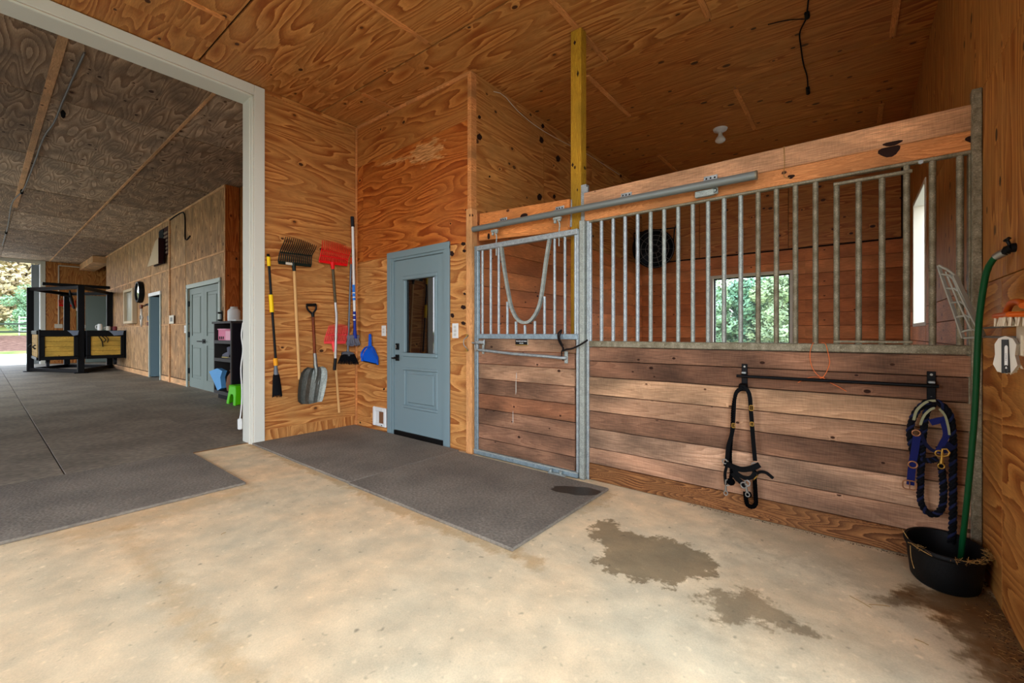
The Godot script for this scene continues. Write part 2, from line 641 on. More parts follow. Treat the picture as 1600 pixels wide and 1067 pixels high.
# a sheet with a bare, splintered patch where the varnish has come off
func with_scar(t: ImageTexture) -> ImageTexture:
	var im: Image = t.get_image().duplicate()
	var n := noise(205, 1.0, 3)
	for y in range(0, 512):
		for x in range(0, 1024):
			var px := (x / 1024.0 * 2.44 - 1.22)
			var py := (0.61 - y / 512.0 * 1.22)
			var q := Vector2(px, py).rotated(-0.10)
			var e := Vector2(q.x / 0.29, q.y / 0.13)
			var k := 1.0 - e.length() + n.get_noise_2d(px * 5.0, py * 14.0) * 0.75
			var tail := 1.0 - Vector2((q.x + 0.55) / 0.5, (q.y - 0.01) / 0.035).length() + n.get_noise_2d(px * 7.0 + 4.0, py * 30.0) * 0.6
			var a := clampf(maxf(k * 3.5, tail * 1.6), 0.0, 0.95)
			if a > 0.0:
				var f := 0.5 + n.get_noise_2d(px * 6.0 + 9.0, py * 60.0) * 0.9
				var c := Color(0.62, 0.51, 0.36).lerp(Color(0.95, 0.84, 0.68), clampf(f, 0.0, 1.0))
				im.set_pixel(x, y, im.get_pixel(x, y).lerp(c, a))
	return ImageTexture.create_from_image(im)

func make_textures() -> void:
	var L := Color(0.79, 0.57, 0.32)
	var D := Color(0.535, 0.30, 0.122)
	TX.ply1 = wood(21, 1024, 512, 2.44, 1.22, 1.7, 0.34, 3.8, 1.4, 1.0, L, D, 4, 0.02)
	TX.ply2 = wood(34, 1024, 512, 2.44, 1.22, 2.3, 0.30, 3.8, 1.3, 0.95, L, D, 7, 0.022)
	TX.ply3 = wood(52, 1024, 512, 2.44, 1.22, 3.2, 0.24, 4.0, 1.3, 0.8, L, D, 16, 0.026)
	TX.grey_ply = wood(71, 1024, 512, 2.44, 1.22, 2.0, 0.34, 4.0, 1.4, 0.95, Color(0.70, 0.60, 0.49), Color(0.46, 0.365, 0.275), 14, 0.026, 0.12, 0.3)
	TX.rough = wood(91, 1024, 512, 2.4, 1.2, 2.2, 0.14, 5.0, 1.5, 0.5, Color(0.665, 0.55, 0.455), Color(0.47, 0.36, 0.285), 26, 0.012, 0.14, 0.42, 0.05)
	TX.pine = wood(103, 1024, 512, 2.4, 1.2, 2.4, 0.10, 7.0, 1.6, 0.45, Color(0.80, 0.53, 0.33), Color(0.63, 0.36, 0.20), 34, 0.014, 0.10, 0.2)
	TX.timber = wood(115, 1024, 256, 2.4, 0.6, 1.6, 0.11, 9.0, 1.5, 0.7, Color(0.82, 0.64, 0.45), Color(0.62, 0.42, 0.265), 6, 0.016, 0.10, 0.2)
	TX.treated = wood(127, 1024, 256, 2.4, 0.6, 1.3, 0.20, 10.0, 1.2, 1.0, Color(0.63, 0.455, 0.28), Color(0.31, 0.185, 0.095), 4, 0.025, 0.08, 0.2)
	TX.rough_beam = wood(119, 1024, 256, 2.4, 0.6, 2.0, 0.09, 6.0, 1.4, 0.45, Color(0.74, 0.575, 0.43), Color(0.56, 0.395, 0.28), 4, 0.012, 0.16, 0.3, 0.05)
	TX.timber_up = turned(TX.timber)
	TX.ply_stain = with_scar(TX.ply1)
	TX.floor = floor_texture()
	TX.slab = mottle(140, 512, 3.0, Color(0.455, 0.415, 0.355), Color(0.54, 0.495, 0.425), 0.9, 14.0, 0.03, Color(0.5, 0.47, 0.42))
	TX.rubber = mottle(150, 512, 2.0, Color(0.44, 0.405, 0.355), Color(0.51, 0.47, 0.41), 1.6, 40.0, 0.09, Color(0.62, 0.58, 0.52))
	TX.galv = mottle(160, 256, 0.5, Color(0.565, 0.585, 0.58), Color(0.64, 0.66, 0.65), 18.0, 90.0, 0.03, Color(0.85, 0.86, 0.84))
	TX.galv_old = mottle(165, 256, 0.5, Color(0.435, 0.40, 0.315), Color(0.54, 0.505, 0.42), 14.0, 90.0, 0.2, Color(0.78, 0.75, 0.67))
	TX.mulch = mottle(170, 256, 4.0, Color(0.30, 0.19, 0.14), Color(0.42, 0.30, 0.24), 3.0, 16.0, 0.2, Color(0.55, 0.45, 0.36))
	TX.lawn = mottle(175, 256, 6.0, Color(0.36, 0.40, 0.17), Color(0.50, 0.50, 0.28), 0.8, 14.0, 0.1, Color(0.6, 0.57, 0.38))

func mat(key: String, c: Color, rough := 0.7, metal := 0.0, tex: Texture2D = null, mx := 1.0, my := 1.0, nrm: Texture2D = null, nscale := 1.0, spec := 0.3) -> StandardMaterial3D:
	var m := StandardMaterial3D.new()
	m.resource_name = key
	m.albedo_color = c
	m.roughness = rough
	m.metallic = metal
	m.metallic_specular = spec
	if tex:
		m.albedo_texture = tex
		m.uv1_scale = Vector3(1.0 / mx, 1.0 / my, 1.0)
	if nrm:
		m.normal_enabled = true
		m.normal_texture = nrm
		m.normal_scale = nscale
	M[key] = m
	return m

func make_materials() -> void:
	var W := Color.WHITE
	# plywood sheets: three figures in three tints; on the tool wall they carry bounced light
	for k in 3:
		var t: Texture2D = TX["ply%d" % (k + 1)]
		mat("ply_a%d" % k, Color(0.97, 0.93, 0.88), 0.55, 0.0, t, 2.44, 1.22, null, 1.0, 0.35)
		mat("ply_b%d" % k, Color(0.92, 0.83, 0.74), 0.5, 0.0, t, 2.44, 1.22, null, 1.0, 0.35)
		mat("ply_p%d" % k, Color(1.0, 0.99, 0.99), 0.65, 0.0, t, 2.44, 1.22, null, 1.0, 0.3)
	mat("ply_red", Color(0.92, 0.72, 0.58), 0.5, 0.0, TX.ply2, 2.44, 1.22)
	mat("grey0", W, 0.8, 0.0, TX.grey_ply, 2.44, 1.22)
	mat("grey1", Color(0.88, 0.86, 0.84), 0.8, 0.0, TX.grey_ply, 2.44, 1.22)
	mat("grey2", Color(1.0, 0.93, 0.84), 0.8, 0.0, TX.grey_ply, 2.44, 1.22)
	mat("aisle0", Color(1.0, 0.90, 0.76), 0.75, 0.0, TX.grey_ply, 2.44, 1.22)
	mat("aisle1", Color(1.0, 0.93, 0.82), 0.75, 0.0, TX.grey_ply, 2.44, 1.22)
	var tints := [Color(0.77, 0.68, 0.63), Color(0.68, 0.59, 0.54), Color(0.97, 0.92, 0.84), Color(0.88, 0.82, 0.76), Color(0.74, 0.66, 0.61), Color(0.93, 0.89, 0.85), Color(0.88, 0.81, 0.76)]
	for k in tints.size():
		mat("rough%d" % k, tints[k], 0.85, 0.0, TX.rough, 2.4, 1.2)
	mat("pine0", Color(1.0, 0.95, 0.9), 0.6, 0.0, TX.pine, 2.4, 1.2)
	mat("pine1", Color(0.92, 0.84, 0.78), 0.6, 0.0, TX.pine, 2.4, 1.2)
	mat("timber", W, 0.75, 0.0, TX.timber, 2.4, 0.6)
	mat("timber_dark", Color(0.86, 0.74, 0.62), 0.75, 0.0, TX.timber, 2.4, 0.6)
	mat("beam_orange", Color(0.95, 0.82, 0.70), 0.65, 0.0, TX.timber, 2.4, 0.6)
	mat("treated", Color(0.90, 0.85, 0.80), 0.75, 0.0, TX.treated, 2.4, 0.6)
	mat("yellow_post", Color(0.82, 0.80, 0.32), 0.7, 0.0, TX.timber, 2.4, 0.6)
	mat("yellow_plank", Color(0.92, 0.96, 0.62), 0.7, 0.0, TX.timber, 2.4, 0.6)
	mat("grey_plank", Color(0.72, 0.76, 0.66), 0.8, 0.0, TX.timber, 2.4, 0.6)
	mat("strip", Color(0.99, 0.86, 0.72), 0.7, 0.0, TX.timber, 2.4, 0.6)
	mat("aisle_strip", Color(1.0, 1.0, 1.0), 0.75, 0.0, TX.timber, 2.4, 0.6)
	mat("core", Color(0.17, 0.10, 0.06), 0.9)
	mat("core_grey", Color(0.13, 0.10, 0.08), 0.9)
	mat("floor", W, 0.75, 0.0, TX.floor, FW, FH, normal_tex(31, 0.05, 4, 1.2), 0.25)
	mat("slab", W, 0.62, 0.0, TX.slab, 3.0, 3.0)
	mat("concrete", Color(0.72, 0.70, 0.66), 0.9, 0.0, TX.slab, 3.0, 3.0)
	M.concrete.albedo_texture = null
	mat("rubber", W, 0.85, 0.0, TX.rubber, 2.0, 2.0, normal_tex(32, 0.16, 2, 2.0), 0.3)
	mat("rubber_wet", Color(0.50, 0.48, 0.47), 0.45, 0.0, TX.rubber, 2.0, 2.0)
	mat("galv", W, 0.45, 0.55, TX.galv, 0.5, 0.5)
	mat("galv_old", W, 0.6, 0.35, TX.galv_old, 0.5, 0.5)
	mat("casing", Color(0.81, 0.80, 0.74), 0.6)
	mat("blue_paint", Color(0.455, 0.525, 0.535), 0.42)
	mat("green_grey", Color(0.47, 0.51, 0.475), 0.5)
	mat("black", Color(0.035, 0.035, 0.035), 0.5)
	mat("black_matt", Color(0.05, 0.05, 0.052), 0.85)
	mat("black_steel", Color(0.045, 0.045, 0.05), 0.45, 0.4)
	mat("leather", Color(0.018, 0.018, 0.02), 0.6, 0.0, null, 1, 1, null, 1.0, 0.18)
	mat("rope_black", Color(0.02, 0.02, 0.023), 0.95, 0.0, null, 1, 1, null, 1.0, 0.1)
	mat("white", Color(0.83, 0.825, 0.80), 0.4)
	mat("white_dull", Color(0.75, 0.73, 0.68), 0.6)
	mat("off_white", Color(0.80, 0.76, 0.68), 0.7)
	mat("yellow", Color(0.93, 0.76, 0.04), 0.45)
	mat("amber", Color(0.90, 0.60, 0.12), 0.5)
	mat("red", Color(0.86, 0.06, 0.07), 0.4)
	mat("coral", Color(0.92, 0.27, 0.27), 0.45)
	mat("dark_green", Color(0.055, 0.10, 0.07), 0.45)
	mat("hose_green", Color(0.03, 0.26, 0.13), 0.4)
	mat("lime", Color(0.35, 0.78, 0.04), 0.4)
	mat("blue", Color(0.07, 0.34, 0.75), 0.4)
	mat("pale_blue", Color(0.36, 0.62, 0.82), 0.5)
	mat("navy", Color(0.03, 0.045, 0.16), 0.85)
	mat("blue_web", Color(0.06, 0.085, 0.30), 0.8)
	mat("web_stripe", Color(0.52, 0.52, 0.40), 0.8)
	mat("orange", Color(0.90, 0.46, 0.24), 0.8)
	mat("brass", Color(0.66, 0.51, 0.23), 0.4, 0.8)
	mat("copper", Color(0.58, 0.40, 0.28), 0.4, 0.7)
	mat("steel", Color(0.56, 0.55, 0.52), 0.35, 0.8)
	mat("alu", Color(0.74, 0.73, 0.69), 0.38, 0.75, TX.galv, 0.5, 0.5)
	mat("grey_tube", Color(0.40, 0.42, 0.44), 0.45, 0.4)
	mat("handle_wood", Color(0.80, 0.61, 0.38), 0.55)
	mat("handle_brown", Color(0.52, 0.32, 0.2), 0.5, 0.0, TX.timber, 2.4, 0.6)
	mat("bristle_black", Color(0.035, 0.04, 0.05), 0.95)
	mat("bristle_grey", Color(0.42, 0.42, 0.46), 0.95)
	mat("bristle_cream", Color(0.78, 0.72, 0.62), 0.95)
	mat("clear_plastic", Color(0.56, 0.55, 0.50), 0.35)
	mat("wire_grey", Color(0.42, 0.40, 0.37), 0.5, 0.4)
	mat("cabinet_navy", Color(0.045, 0.055, 0.10), 0.5)
	mat("cabinet_edge", Color(0.20, 0.185, 0.175), 0.6)
	mat("pink", Color(0.85, 0.45, 0.56), 0.5)
	mat("pink_light", Color(0.88, 0.62, 0.68), 0.5)
	mat("brown_bag", Color(0.46, 0.31, 0.20), 0.8)
	mat("dark_void", Color(0.05, 0.055, 0.06), 0.9)
	mat("teal_dark", Color(0.10, 0.15, 0.17), 0.5)
	mat("tub", Color(0.03, 0.03, 0.03), 0.6, 0.0, null, 1, 1, normal_tex(33, 0.05, 3, 2.0), 0.4)
	mat("straw", Color(0.62, 0.48, 0.27), 0.9)
	mat("dirt", Color(0.27, 0.19, 0.12), 0.95)
	mat("shavings", Color(0.52, 0.38, 0.24), 0.95)
	mat("dark_knot", Color(0.15, 0.075, 0.045), 0.8)
	mat("mirror", Color(0.75, 0.78, 0.76), 0.12, 0.9)
	mat("flag_red", Color(0.22, 0.10, 0.08), 0.8)
	mat("flag_white", Color(0.50, 0.43, 0.36), 0.8)
	mat("flag_blue", Color(0.075, 0.10, 0.12), 0.8)
	mat("maroon", Color(0.16, 0.035, 0.04), 0.7)
	mat("paper", Color(0.72, 0.64, 0.52), 0.8)
	mat("picture", Color(0.52, 0.50, 0.44), 0.25)
	mat("mulch", W, 0.95, 0.0, TX.mulch, 4.0, 4.0)
	mat("lawn", W, 0.95, 0.0, TX.lawn, 6.0, 6.0)
	mat("fence", Color(0.22, 0.25, 0.20), 0.9)
	mat("bark", Color(0.24, 0.18, 0.14), 0.9)
	for lf in [["leaf_green", Color(0.56, 0.70, 0.55)], ["leaf_deep", Color(0.46, 0.62, 0.49)], ["leaf_pale", Color(0.64, 0.72, 0.56)], ["leaf_rust", Color(0.80, 0.64, 0.54)], ["leaf_gold", Color(0.80, 0.73, 0.58)], ["leaf_grey", Color(0.70, 0.72, 0.60)]]:
		var lm := mat(lf[0], lf[1], 0.7)
		lm.cull_mode = BaseMaterial3D.CULL_DISABLED
		lm.backlight_enabled = true
		lm.backlight = lf[1] * 0.5
		lm.vertex_color_use_as_albedo = true
	var gl := mat("glass", Color(0.97, 0.98, 0.99, 0.04), 0.02, 0.0, null, 1.0, 1.0, null, 1.0, 0.08)
	gl.transparency = BaseMaterial3D.TRANSPARENCY_ALPHA
	mat("slab_flat", W, 0.62, 0.0, TX.slab, 3.0, 3.0)
	mat("strip_dark", Color(0.97, 0.84, 0.68), 0.7, 0.0, TX.timber, 2.4, 0.6)
	mat("ply_stain", Color(0.92, 0.74, 0.58), 0.5, 0.0, TX.ply_stain, 2.44, 1.22)
	for k in 3:
		mat("ply_w%d" % k, Color(0.90, 0.86, 0.78), 0.6, 0.0, TX["ply%d" % (k + 1)], 2.44, 1.22)
	mat("pine_w", Color(0.98, 0.98, 0.95), 0.65, 0.0, TX.pine, 2.4, 1.2)
	mat("rough7", Color(0.76, 0.62, 0.53), 0.85, 0.0, TX.rough, 2.4, 1.2)
	mat("galv_mid", Color(0.96, 0.95, 0.90), 0.5, 0.45, TX.galv, 0.5, 0.5)
	mat("galv_blue", Color(0.86, 0.92, 0.96), 0.45, 0.5, TX.galv, 0.5, 0.5)
	mat("galv_white", Color(0.98, 0.98, 0.94), 0.5, 0.25, TX.galv, 0.5, 0.5)
	mat("beam_pale", Color(0.99, 0.95, 0.92), 0.85, 0.0, TX.rough_beam, 2.4, 0.6)
	mat("beam_header", Color(1.0, 0.82, 0.64), 0.7, 0.0, TX.timber, 2.4, 0.6)
	mat("yellow_post_up", Color(0.82, 0.80, 0.32), 0.7, 0.0, TX.timber_up, 0.6, 2.4)
	mat("timber_up", Color(1.0, 0.94, 0.86), 0.75, 0.0, TX.timber_up, 0.6, 2.4)
	mat("track_paint", Color(0.46, 0.48, 0.46), 0.4, 0.3)
	mat("rope_dark", Color(0.09, 0.065, 0.055), 0.95)
	mat("silver_paint", Color(0.70, 0.69, 0.67), 0.4, 0.4)
	mat("worn_sleeve", Color(0.66, 0.62, 0.56), 0.6, 0.0, TX.galv_old, 0.5, 0.5)
	mat("grip_dark", Color(0.11, 0.115, 0.13), 0.7)
	mat("grip_grey", Color(0.22, 0.22, 0.22), 0.6)
	mat("band_blue", Color(0.14, 0.45, 0.80), 0.45)
	mat("blue_sleeve", Color(0.08, 0.17, 0.50), 0.5)
	mat("navy_rope", Color(0.025, 0.028, 0.05), 0.95)
	mat("rope_fleck", Color(0.09, 0.11, 0.22), 0.95)
	mat("orange_wood", Color(0.70, 0.31, 0.06), 0.5)
	mat("casing_green", Color(0.62, 0.65, 0.60), 0.45)
	mat("yellow_sole", Color(0.74, 0.66, 0.42), 0.7)
	mat("pole_olive", Color(0.34, 0.32, 0.16), 0.7)
	mat("wire_blue", Color(0.44, 0.48, 0.54), 0.7)
	mat("maroon_light", Color(0.45, 0.20, 0.20), 0.6)
	mat("bulb_glass", Color(0.82, 0.80, 0.76), 0.12)
	mat("teal_leaf", Color(0.27, 0.35, 0.37), 0.45)
	mat("bounce_gravel", Color(0.70, 0.68, 0.63), 0.95)
	mat("post_grey", Color(0.46, 0.48, 0.48), 0.7)
	mat("brush_cream", Color(0.80, 0.77, 0.71), 0.5)
	mat("tip_orange", Color(0.85, 0.28, 0.08), 0.5)
	# opaque pane: the dark of the unlit room behind is put into its colour
	mat("dark_pane", Color(0.015, 0.015, 0.018), 0.03, 0.0, null, 1, 1, null, 1.0, 0.75)


# ------------------------------------------------------------------ the setting
func ceil_y(x: float) -> float:
	return 3.835 - 0.03 * (x + 5.0)

# dark knots set into the boards: [x, y, z, size]
func knots(parent: Node, list: Array, n: Vector3) -> void:
	var u := Vector3.UP.cross(n)
	for e: Array in list:
		var s := new_st()
		var pl := PackedVector2Array()
		for q in 12:
			var a := TAU * q / 12.0
			var rr: float = e[3] * (1.0 + 0.18 * sin(a * 2.0 + e[0] * 30.0) + 0.1 * sin(a * 5.0 + e[1] * 20.0))
			pl.append(Vector2(cos(a) * rr * 1.15, sin(a) * rr * 0.85))
		extrude(s, pl, 0.002, Transform3D(Basis(u, Vector3.UP, n), Vector3(e[0], e[1], e[2]) + n * 0.0005))
		done("knot", s, M.dark_knot, parent)

func build_floors() -> void:
	var s := new_st()
	var f := Vector3(FX0, 0, FZ0)
	var lo := Vector3(-5.1, 0, -3.1)
	var hi := Vector3(0.62, 0, 3.2)
	var uv := func(p: Vector3) -> Vector2: return Vector2(p.x - f.x, p.z - f.z)
	var a := lo
	var b := Vector3(hi.x, 0, lo.z)
	var c := hi
	var d := Vector3(lo.x, 0, hi.z)
	quad(s, a, b, c, d, Vector3.UP, [uv.call(a), uv.call(b), uv.call(c), uv.call(d)])
	bx(s, Vector3(-5.1, -0.2, -3.1), Vector3(0.62, -0.001, 3.2))
	var fl := done("floor", s, M.floor, self)
	fl.set_meta("kind", "structure")
	# aisle: dark concrete in bays divided by sawn joints
	var fa := setting("floor_aisle")
	one_box("floor_base", Vector3(XF - 0.3, -0.2, -7.6), Vector3(-5.1, -0.018, 3.3), M.core_grey, fa, 0.0)
	var xs := [-24.9, -20.8, -17.0, -13.1, -9.2, -5.11]
	var zs := [-7.5, -3.2, -0.45, 3.2]
	for i in xs.size() - 1:
		for j in zs.size() - 1:
			var t := new_st()
			var p := Vector3(xs[i] + 0.004, -0.02, zs[j] + 0.004)
			var e := Vector3(xs[i + 1] - 0.004, 0.0, zs[j + 1] - 0.004)
			box(t, (p + e) * 0.5, Vector3(e.x - p.x, 0.02, e.z - p.z), 0.002, Basis.IDENTITY, Vector2(p.x, p.z))
			var u := new_st()
			u = t
			var sl := done("floor_slab", u, M.slab_flat, fa)
			sl.set_meta("kind", "structure")
	one_box("threshold", Vector3(-5.115, -0.02, -1.83), Vector3(-5.085, 0.004, 2.0), M.shavings, fa, 0.002)
	var fs := setting("floor_stall")
	one_box("bedding", Vector3(-3.05, -0.2, ZB - 0.1), Vector3(XR + 0.1, 0.02, -3.1), M.shavings, fs, 0.0)

func build_ceilings() -> void:
	var c := setting("ceiling")
	var U := Vector3(1, -0.03, 0).normalized()
	var s := new_st()
	var W := 7.0
	box(s, Vector3(-2.2, ceil_y(-2.2) + 0.11, -2.1), Vector3(5.9, 0.16, 10.8), 0.0, Basis(U, Vector3(0.03, 1, 0).normalized(), Vector3.BACK))
	done("ceiling_deck", s, M.core, c)
	var rows := [[-7.4, -6.07, [0.23, -2.2, -4.6]], [-6.07, -4.85, [-0.96, -3.4]], [-4.85, -3.72, [0.25, -2.07, -4.5]], [-3.72, -2.56, [-0.91, -1.81, -4.2]], [-2.56, -1.34, [-0.5, -2.97]], [-1.34, -0.12, [-1.7, -4.1]], [-0.12, 1.1, [-0.5, -2.97]], [1.1, 2.3, [-1.7, -4.1]], [2.3, 3.15, [-0.5, -2.97]]]
	var k := 0
	for r: Array in rows:
		var cuts: Array = r[2].duplicate()
		cuts.sort()
		var xs := [-5.05]
		xs.append_array(cuts)
		xs.append(0.55)
		for i in xs.size() - 1:
			var x0: float = xs[i] + 0.003
			var x1: float = xs[i + 1] - 0.003
			var z0: float = r[0] + 0.008
			var z1: float = r[1] - 0.008
			var t := new_st()
			var mid := (x0 + x1) * 0.5
			var b := Basis(U, Vector3.BACK, U.cross(Vector3.BACK))
			box(t, Vector3(mid, ceil_y(mid) + 0.012, (z0 + z1) * 0.5), Vector3((x1 - x0), z1 - z0, 0.022), 0.0015, b, Vector2(rng.randf() * 3.0, rng.randf() * 3.0))
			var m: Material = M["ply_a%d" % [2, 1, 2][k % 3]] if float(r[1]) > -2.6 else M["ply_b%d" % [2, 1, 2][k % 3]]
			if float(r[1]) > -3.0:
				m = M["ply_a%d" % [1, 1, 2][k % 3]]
			done("ceiling_panel", t, m, c)
			k += 1
		for x: float in cuts:
			if x > -4.9:
				var t := new_st()
				var z0: float = r[0] + 0.06
				var z1: float = r[1] - 0.06
				box(t, Vector3(x, ceil_y(x) - 0.004, (z0 + z1) * 0.5), Vector3(z1 - z0, 0.045, 0.012), 0.002, Basis(Vector3.BACK, Vector3(1, -0.03, 0).normalized(), Vector3.BACK.cross(Vector3(1, -0.03, 0).normalized())), Vector2(rng.randf() * 3.0, rng.randf()))
				done("batten", t, M.strip_dark, c)
	# aisle ceiling: weathered sheets, battens over two of the long joints
	var ca := setting("ceiling_aisle")
	var st := new_st()
	bx(st, Vector3(XF - 0.3, 4.02, -7.5), Vector3(-5.15, 4.2, 3.3))
	done("ceiling_deck", st, M.core_grey, ca)
	var ax := [-24.6, -22.7, -20.3, -17.6, -15.1, -12.55, -10.1, -7.5, -5.2]
	var az := [-7.4, -5.35, -4.13, -2.91, -1.72, -0.5, 0.72, 1.94, 3.15]
	for i in ax.size() - 1:
		for j in az.size() - 1:
			var t := new_st()
			var x0: float = ax[i] + 0.016
			var x1: float = ax[i + 1] - 0.016
			var z0: float = az[j] + 0.003
			var z1: float = az[j + 1] - 0.003
			box(t, Vector3((x0 + x1) * 0.5, 4.012, (z0 + z1) * 0.5), Vector3(x1 - x0, z1 - z0, 0.022), 0.002, Basis(Vector3.RIGHT, Vector3.BACK, Vector3.DOWN), Vector2(rng.randf() * 3.0, rng.randf() * 3.0))
			done("ceiling_panel", t, M["grey%d" % (rng.randi() % 2)], ca)
	for zz: Array in [[-0.5, 0.07, -14.6], [-1.72, 0.035, -24.6]]:
		var xx: float = -5.3
		while xx > float(zz[2]) + 0.5:
			var e := maxf(xx - 2.4, zz[2])
			one_box("batten", Vector3(e + 0.004, 3.986, zz[0] - zz[1] * 0.5), Vector3(xx, 4.001, zz[0] + zz[1] * 0.5), M.aisle_strip, ca)
			xx = e

func build_walls() -> void:
	# --- the wall of the tools, with the wide opening into the aisle
	var wt := setting("wall_left")
	var hole := [Rect2(1.2, -0.1, 3.83, 3.82)]     # u runs along -z from z = +3.2
	var o := Vector3(XT, 0, 3.2)
	var Uz := Vector3(0, 0, -1)
	# U = -z, V = up -> normal = U x V = (+x)
	wall_core("wall_core", Vector3(XT - 0.02, 0, 3.2), Uz, Vector3.UP, 6.3, 4.0, 0.2, hole, M.core, wt)
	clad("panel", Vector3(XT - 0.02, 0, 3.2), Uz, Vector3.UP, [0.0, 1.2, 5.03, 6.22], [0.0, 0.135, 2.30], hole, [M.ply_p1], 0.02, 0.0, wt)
	clad("panel", Vector3(XT - 0.02, 0, 3.2), Uz, Vector3.UP, [0.0, 1.2, 5.03, 6.22], [2.30, 3.85], hole, [M.ply_a1], 0.02, 0.0, wt)  # upper part tinted oranger than below: warm bounced light put into the colour
	clad("panel", Vector3(XT - 0.24, 0, -1.9), Vector3(0, 0, 1), Vector3.UP, [-1.0, 0.0], [0.0, 2.0, 4.0], [], [M.ply_a0], 0.02, 0.003, wt)
	var bb := wt
	# base strip of plywood with its grain upright
	var xx := -1.95
	for k in 4:
		var z1 := -2.21 - 0.27 * k
		plank("base_strip", Vector3(XT, 0.002, z1), Vector3.UP, Vector3(0, 0, 1), 0.128, 0.268, 0.006, M.ply_p0, bb)
	one_box("corner_trim", Vector3(XT, 0.0, ZD), Vector3(XT + 0.02, 3.82, ZD + 0.02), M.strip, wt)
	one_box("ceiling_trim", Vector3(XT, 3.79, -3.02), Vector3(XT + 0.015, 3.83, 3.1), M.ply_a0, wt)
	# casing of the opening
	var tr := setting("trim_1")
	one_box("casing_post", Vector3(XT, 0.0, -1.935), Vector3(XT + 0.022, 3.826, -1.83), M.casing, tr, 0.004)
	one_box("casing_post", Vector3(XT, 0.0, 2.0), Vector3(XT + 0.022, 3.826, 2.105), M.casing, tr, 0.004)
	one_box("casing_head", Vector3(XT, 3.722, -1.83), Vector3(XT + 0.022, 3.826, 2.0), M.casing, tr, 0.004)
	one_box("jamb", Vector3(XT - 0.245, 0.0, -1.832), Vector3(XT, 3.722, -1.812), M.casing, tr, 0.003)
	one_box("jamb", Vector3(XT - 0.245, 0.0, 1.98), Vector3(XT, 3.722, 2.002), M.casing, tr, 0.003)
	one_box("jamb_head", Vector3(XT - 0.245, 3.702, -1.83), Vector3(XT, 3.724, 2.0), M.casing, tr, 0.003)
	one_box("stop_strip", Vector3(XT - 0.06, 0.0, -1.813), Vector3(XT - 0.035, 3.70, -1.802), M.casing, tr, 0.002)
	# --- the wall of the blue door
	var wd := setting("wall_back")
	var dh := [Rect2(0.755, -0.1, 0.92, 2.17)]
	wall_core("wall_core", Vector3(-5.0, 0, ZD - 0.02), Vector3.RIGHT, Vector3.UP, 2.02, 3.9, 0.1, dh, M.core, wd)
	var dh2 := [Rect2(0.745, -0.1, 0.95, 2.18)]
	clad("panel", Vector3(-5.0, 0, ZD - 0.02), Vector3.RIGHT, Vector3.UP, [0.0, 2.04], [0.0, 0.87], dh2, [M.ply_p0], 0.02, 0.002, wd)
	clad("panel", Vector3(-5.0, 0, ZD - 0.02), Vector3.RIGHT, Vector3.UP, [0.0, 2.04], [0.87, 2.09], dh2, [M.ply_p0], 0.02, 0.002, wd)
	var sc := new_st()
	box(sc, Vector3(-3.98, 2.70, ZD - 0.01), Vector3(2.04, 1.218, 0.02), 0.0015, Basis.IDENTITY, Vector2(0.87, 0.16))
	done("panel", sc, M.ply_stain, wd)
	clad("panel", Vector3(-5.0, 0, ZD - 0.02), Vector3.RIGHT, Vector3.UP, [0.0, 2.04], [3.31, 3.86], [], [M.ply_b1], 0.02, 0.002, wd)
	for k in 2:
		var x0 := -4.96 + k * 1.0
		var t := new_st()
		box(t, Vector3(x0 + 0.5, ceil_y(x0 + 0.5) - 0.022, ZD + 0.01), Vector3(1.0, 0.04, 0.02), 0.003, Basis(Vector3(1, -0.03, 0).normalized(), Vector3(0.03, 1, 0).normalized(), Vector3.BACK), Vector2(k * 0.7, 0.2))
		done("ceiling_trim", t, M.strip, wd)
	knots(wd, [[-3.229, 2.004, -3.040, 0.030], [-3.062, 2.081, -3.040, 0.025], [-3.049, 2.009, -3.040, 0.020], [-3.220, 1.366, -3.040, 0.025], [-3.062, 1.445, -3.040, 0.028], [-3.062, 1.285, -3.040, 0.024], [-3.044, 1.579, -3.040, 0.015], [-4.405, 0.514, -3.040, 0.015], [-4.915, 0.048, -3.040, 0.014]], Vector3.BACK)
	# --- side wall of the stall
	var ws := setting("wall_stall")
	var L := ZS - 0.0 - ZB
	wall_core("wall_core", Vector3(-2.97, 0, ZS), Vector3(0, 0, -1), Vector3.UP, 4.39, 3.9, 0.1, [], M.core, ws)
	clad("panel", Vector3(-2.97, 0, ZS), Vector3(0, 0, -1), Vector3.UP, [0.0, 1.21, 2.43, 3.65, 4.31], [2.4, 3.82], [], [M.ply_a1, M.ply_a2], 0.02, 0.004, ws)
	var vs := [0.0]
	while vs[-1] < 2.39:
		vs.append(minf(vs[-1] + 0.185, 2.4))
	clad("board", Vector3(-2.97, 0, ZS), Vector3(0, 0, -1), Vector3.UP, [0.0, 2.2, 4.31], vs, [], [M.pine0, M.pine1], 0.02, 0.004, ws)
	one_box("corner_trim", Vector3(-2.985, 2.40, ZS - 0.01), Vector3(-2.935, 3.765, ZD + 0.022), M.strip, ws, 0.004)
	knots(ws, [[-2.950, 2.807, -3.309, 0.012], [-2.950, 3.163, -3.155, 0.035], [-2.950, 3.363, -3.155, 0.020], [-2.950, 3.517, -4.249, 0.040], [-2.950, 3.698, -4.277, 0.030], [-2.950, 2.819, -4.209, 0.045], [-2.950, 3.412, -4.621, 0.045], [-2.950, 2.907, -4.531, 0.030], [-2.950, 3.731, -6.497, 0.030]], Vector3.RIGHT)
	# --- back wall of the stall, with its window
	var wb := setting("wall_stall_back")
	var wh := [Rect2(1.13, 0.98, 1.13, 1.13)]
	wall_core("wall_core", Vector3(-2.95, 0, ZB), Vector3.RIGHT, Vector3.UP, 3.5, 3.9, 0.14, wh, M.core, wb)
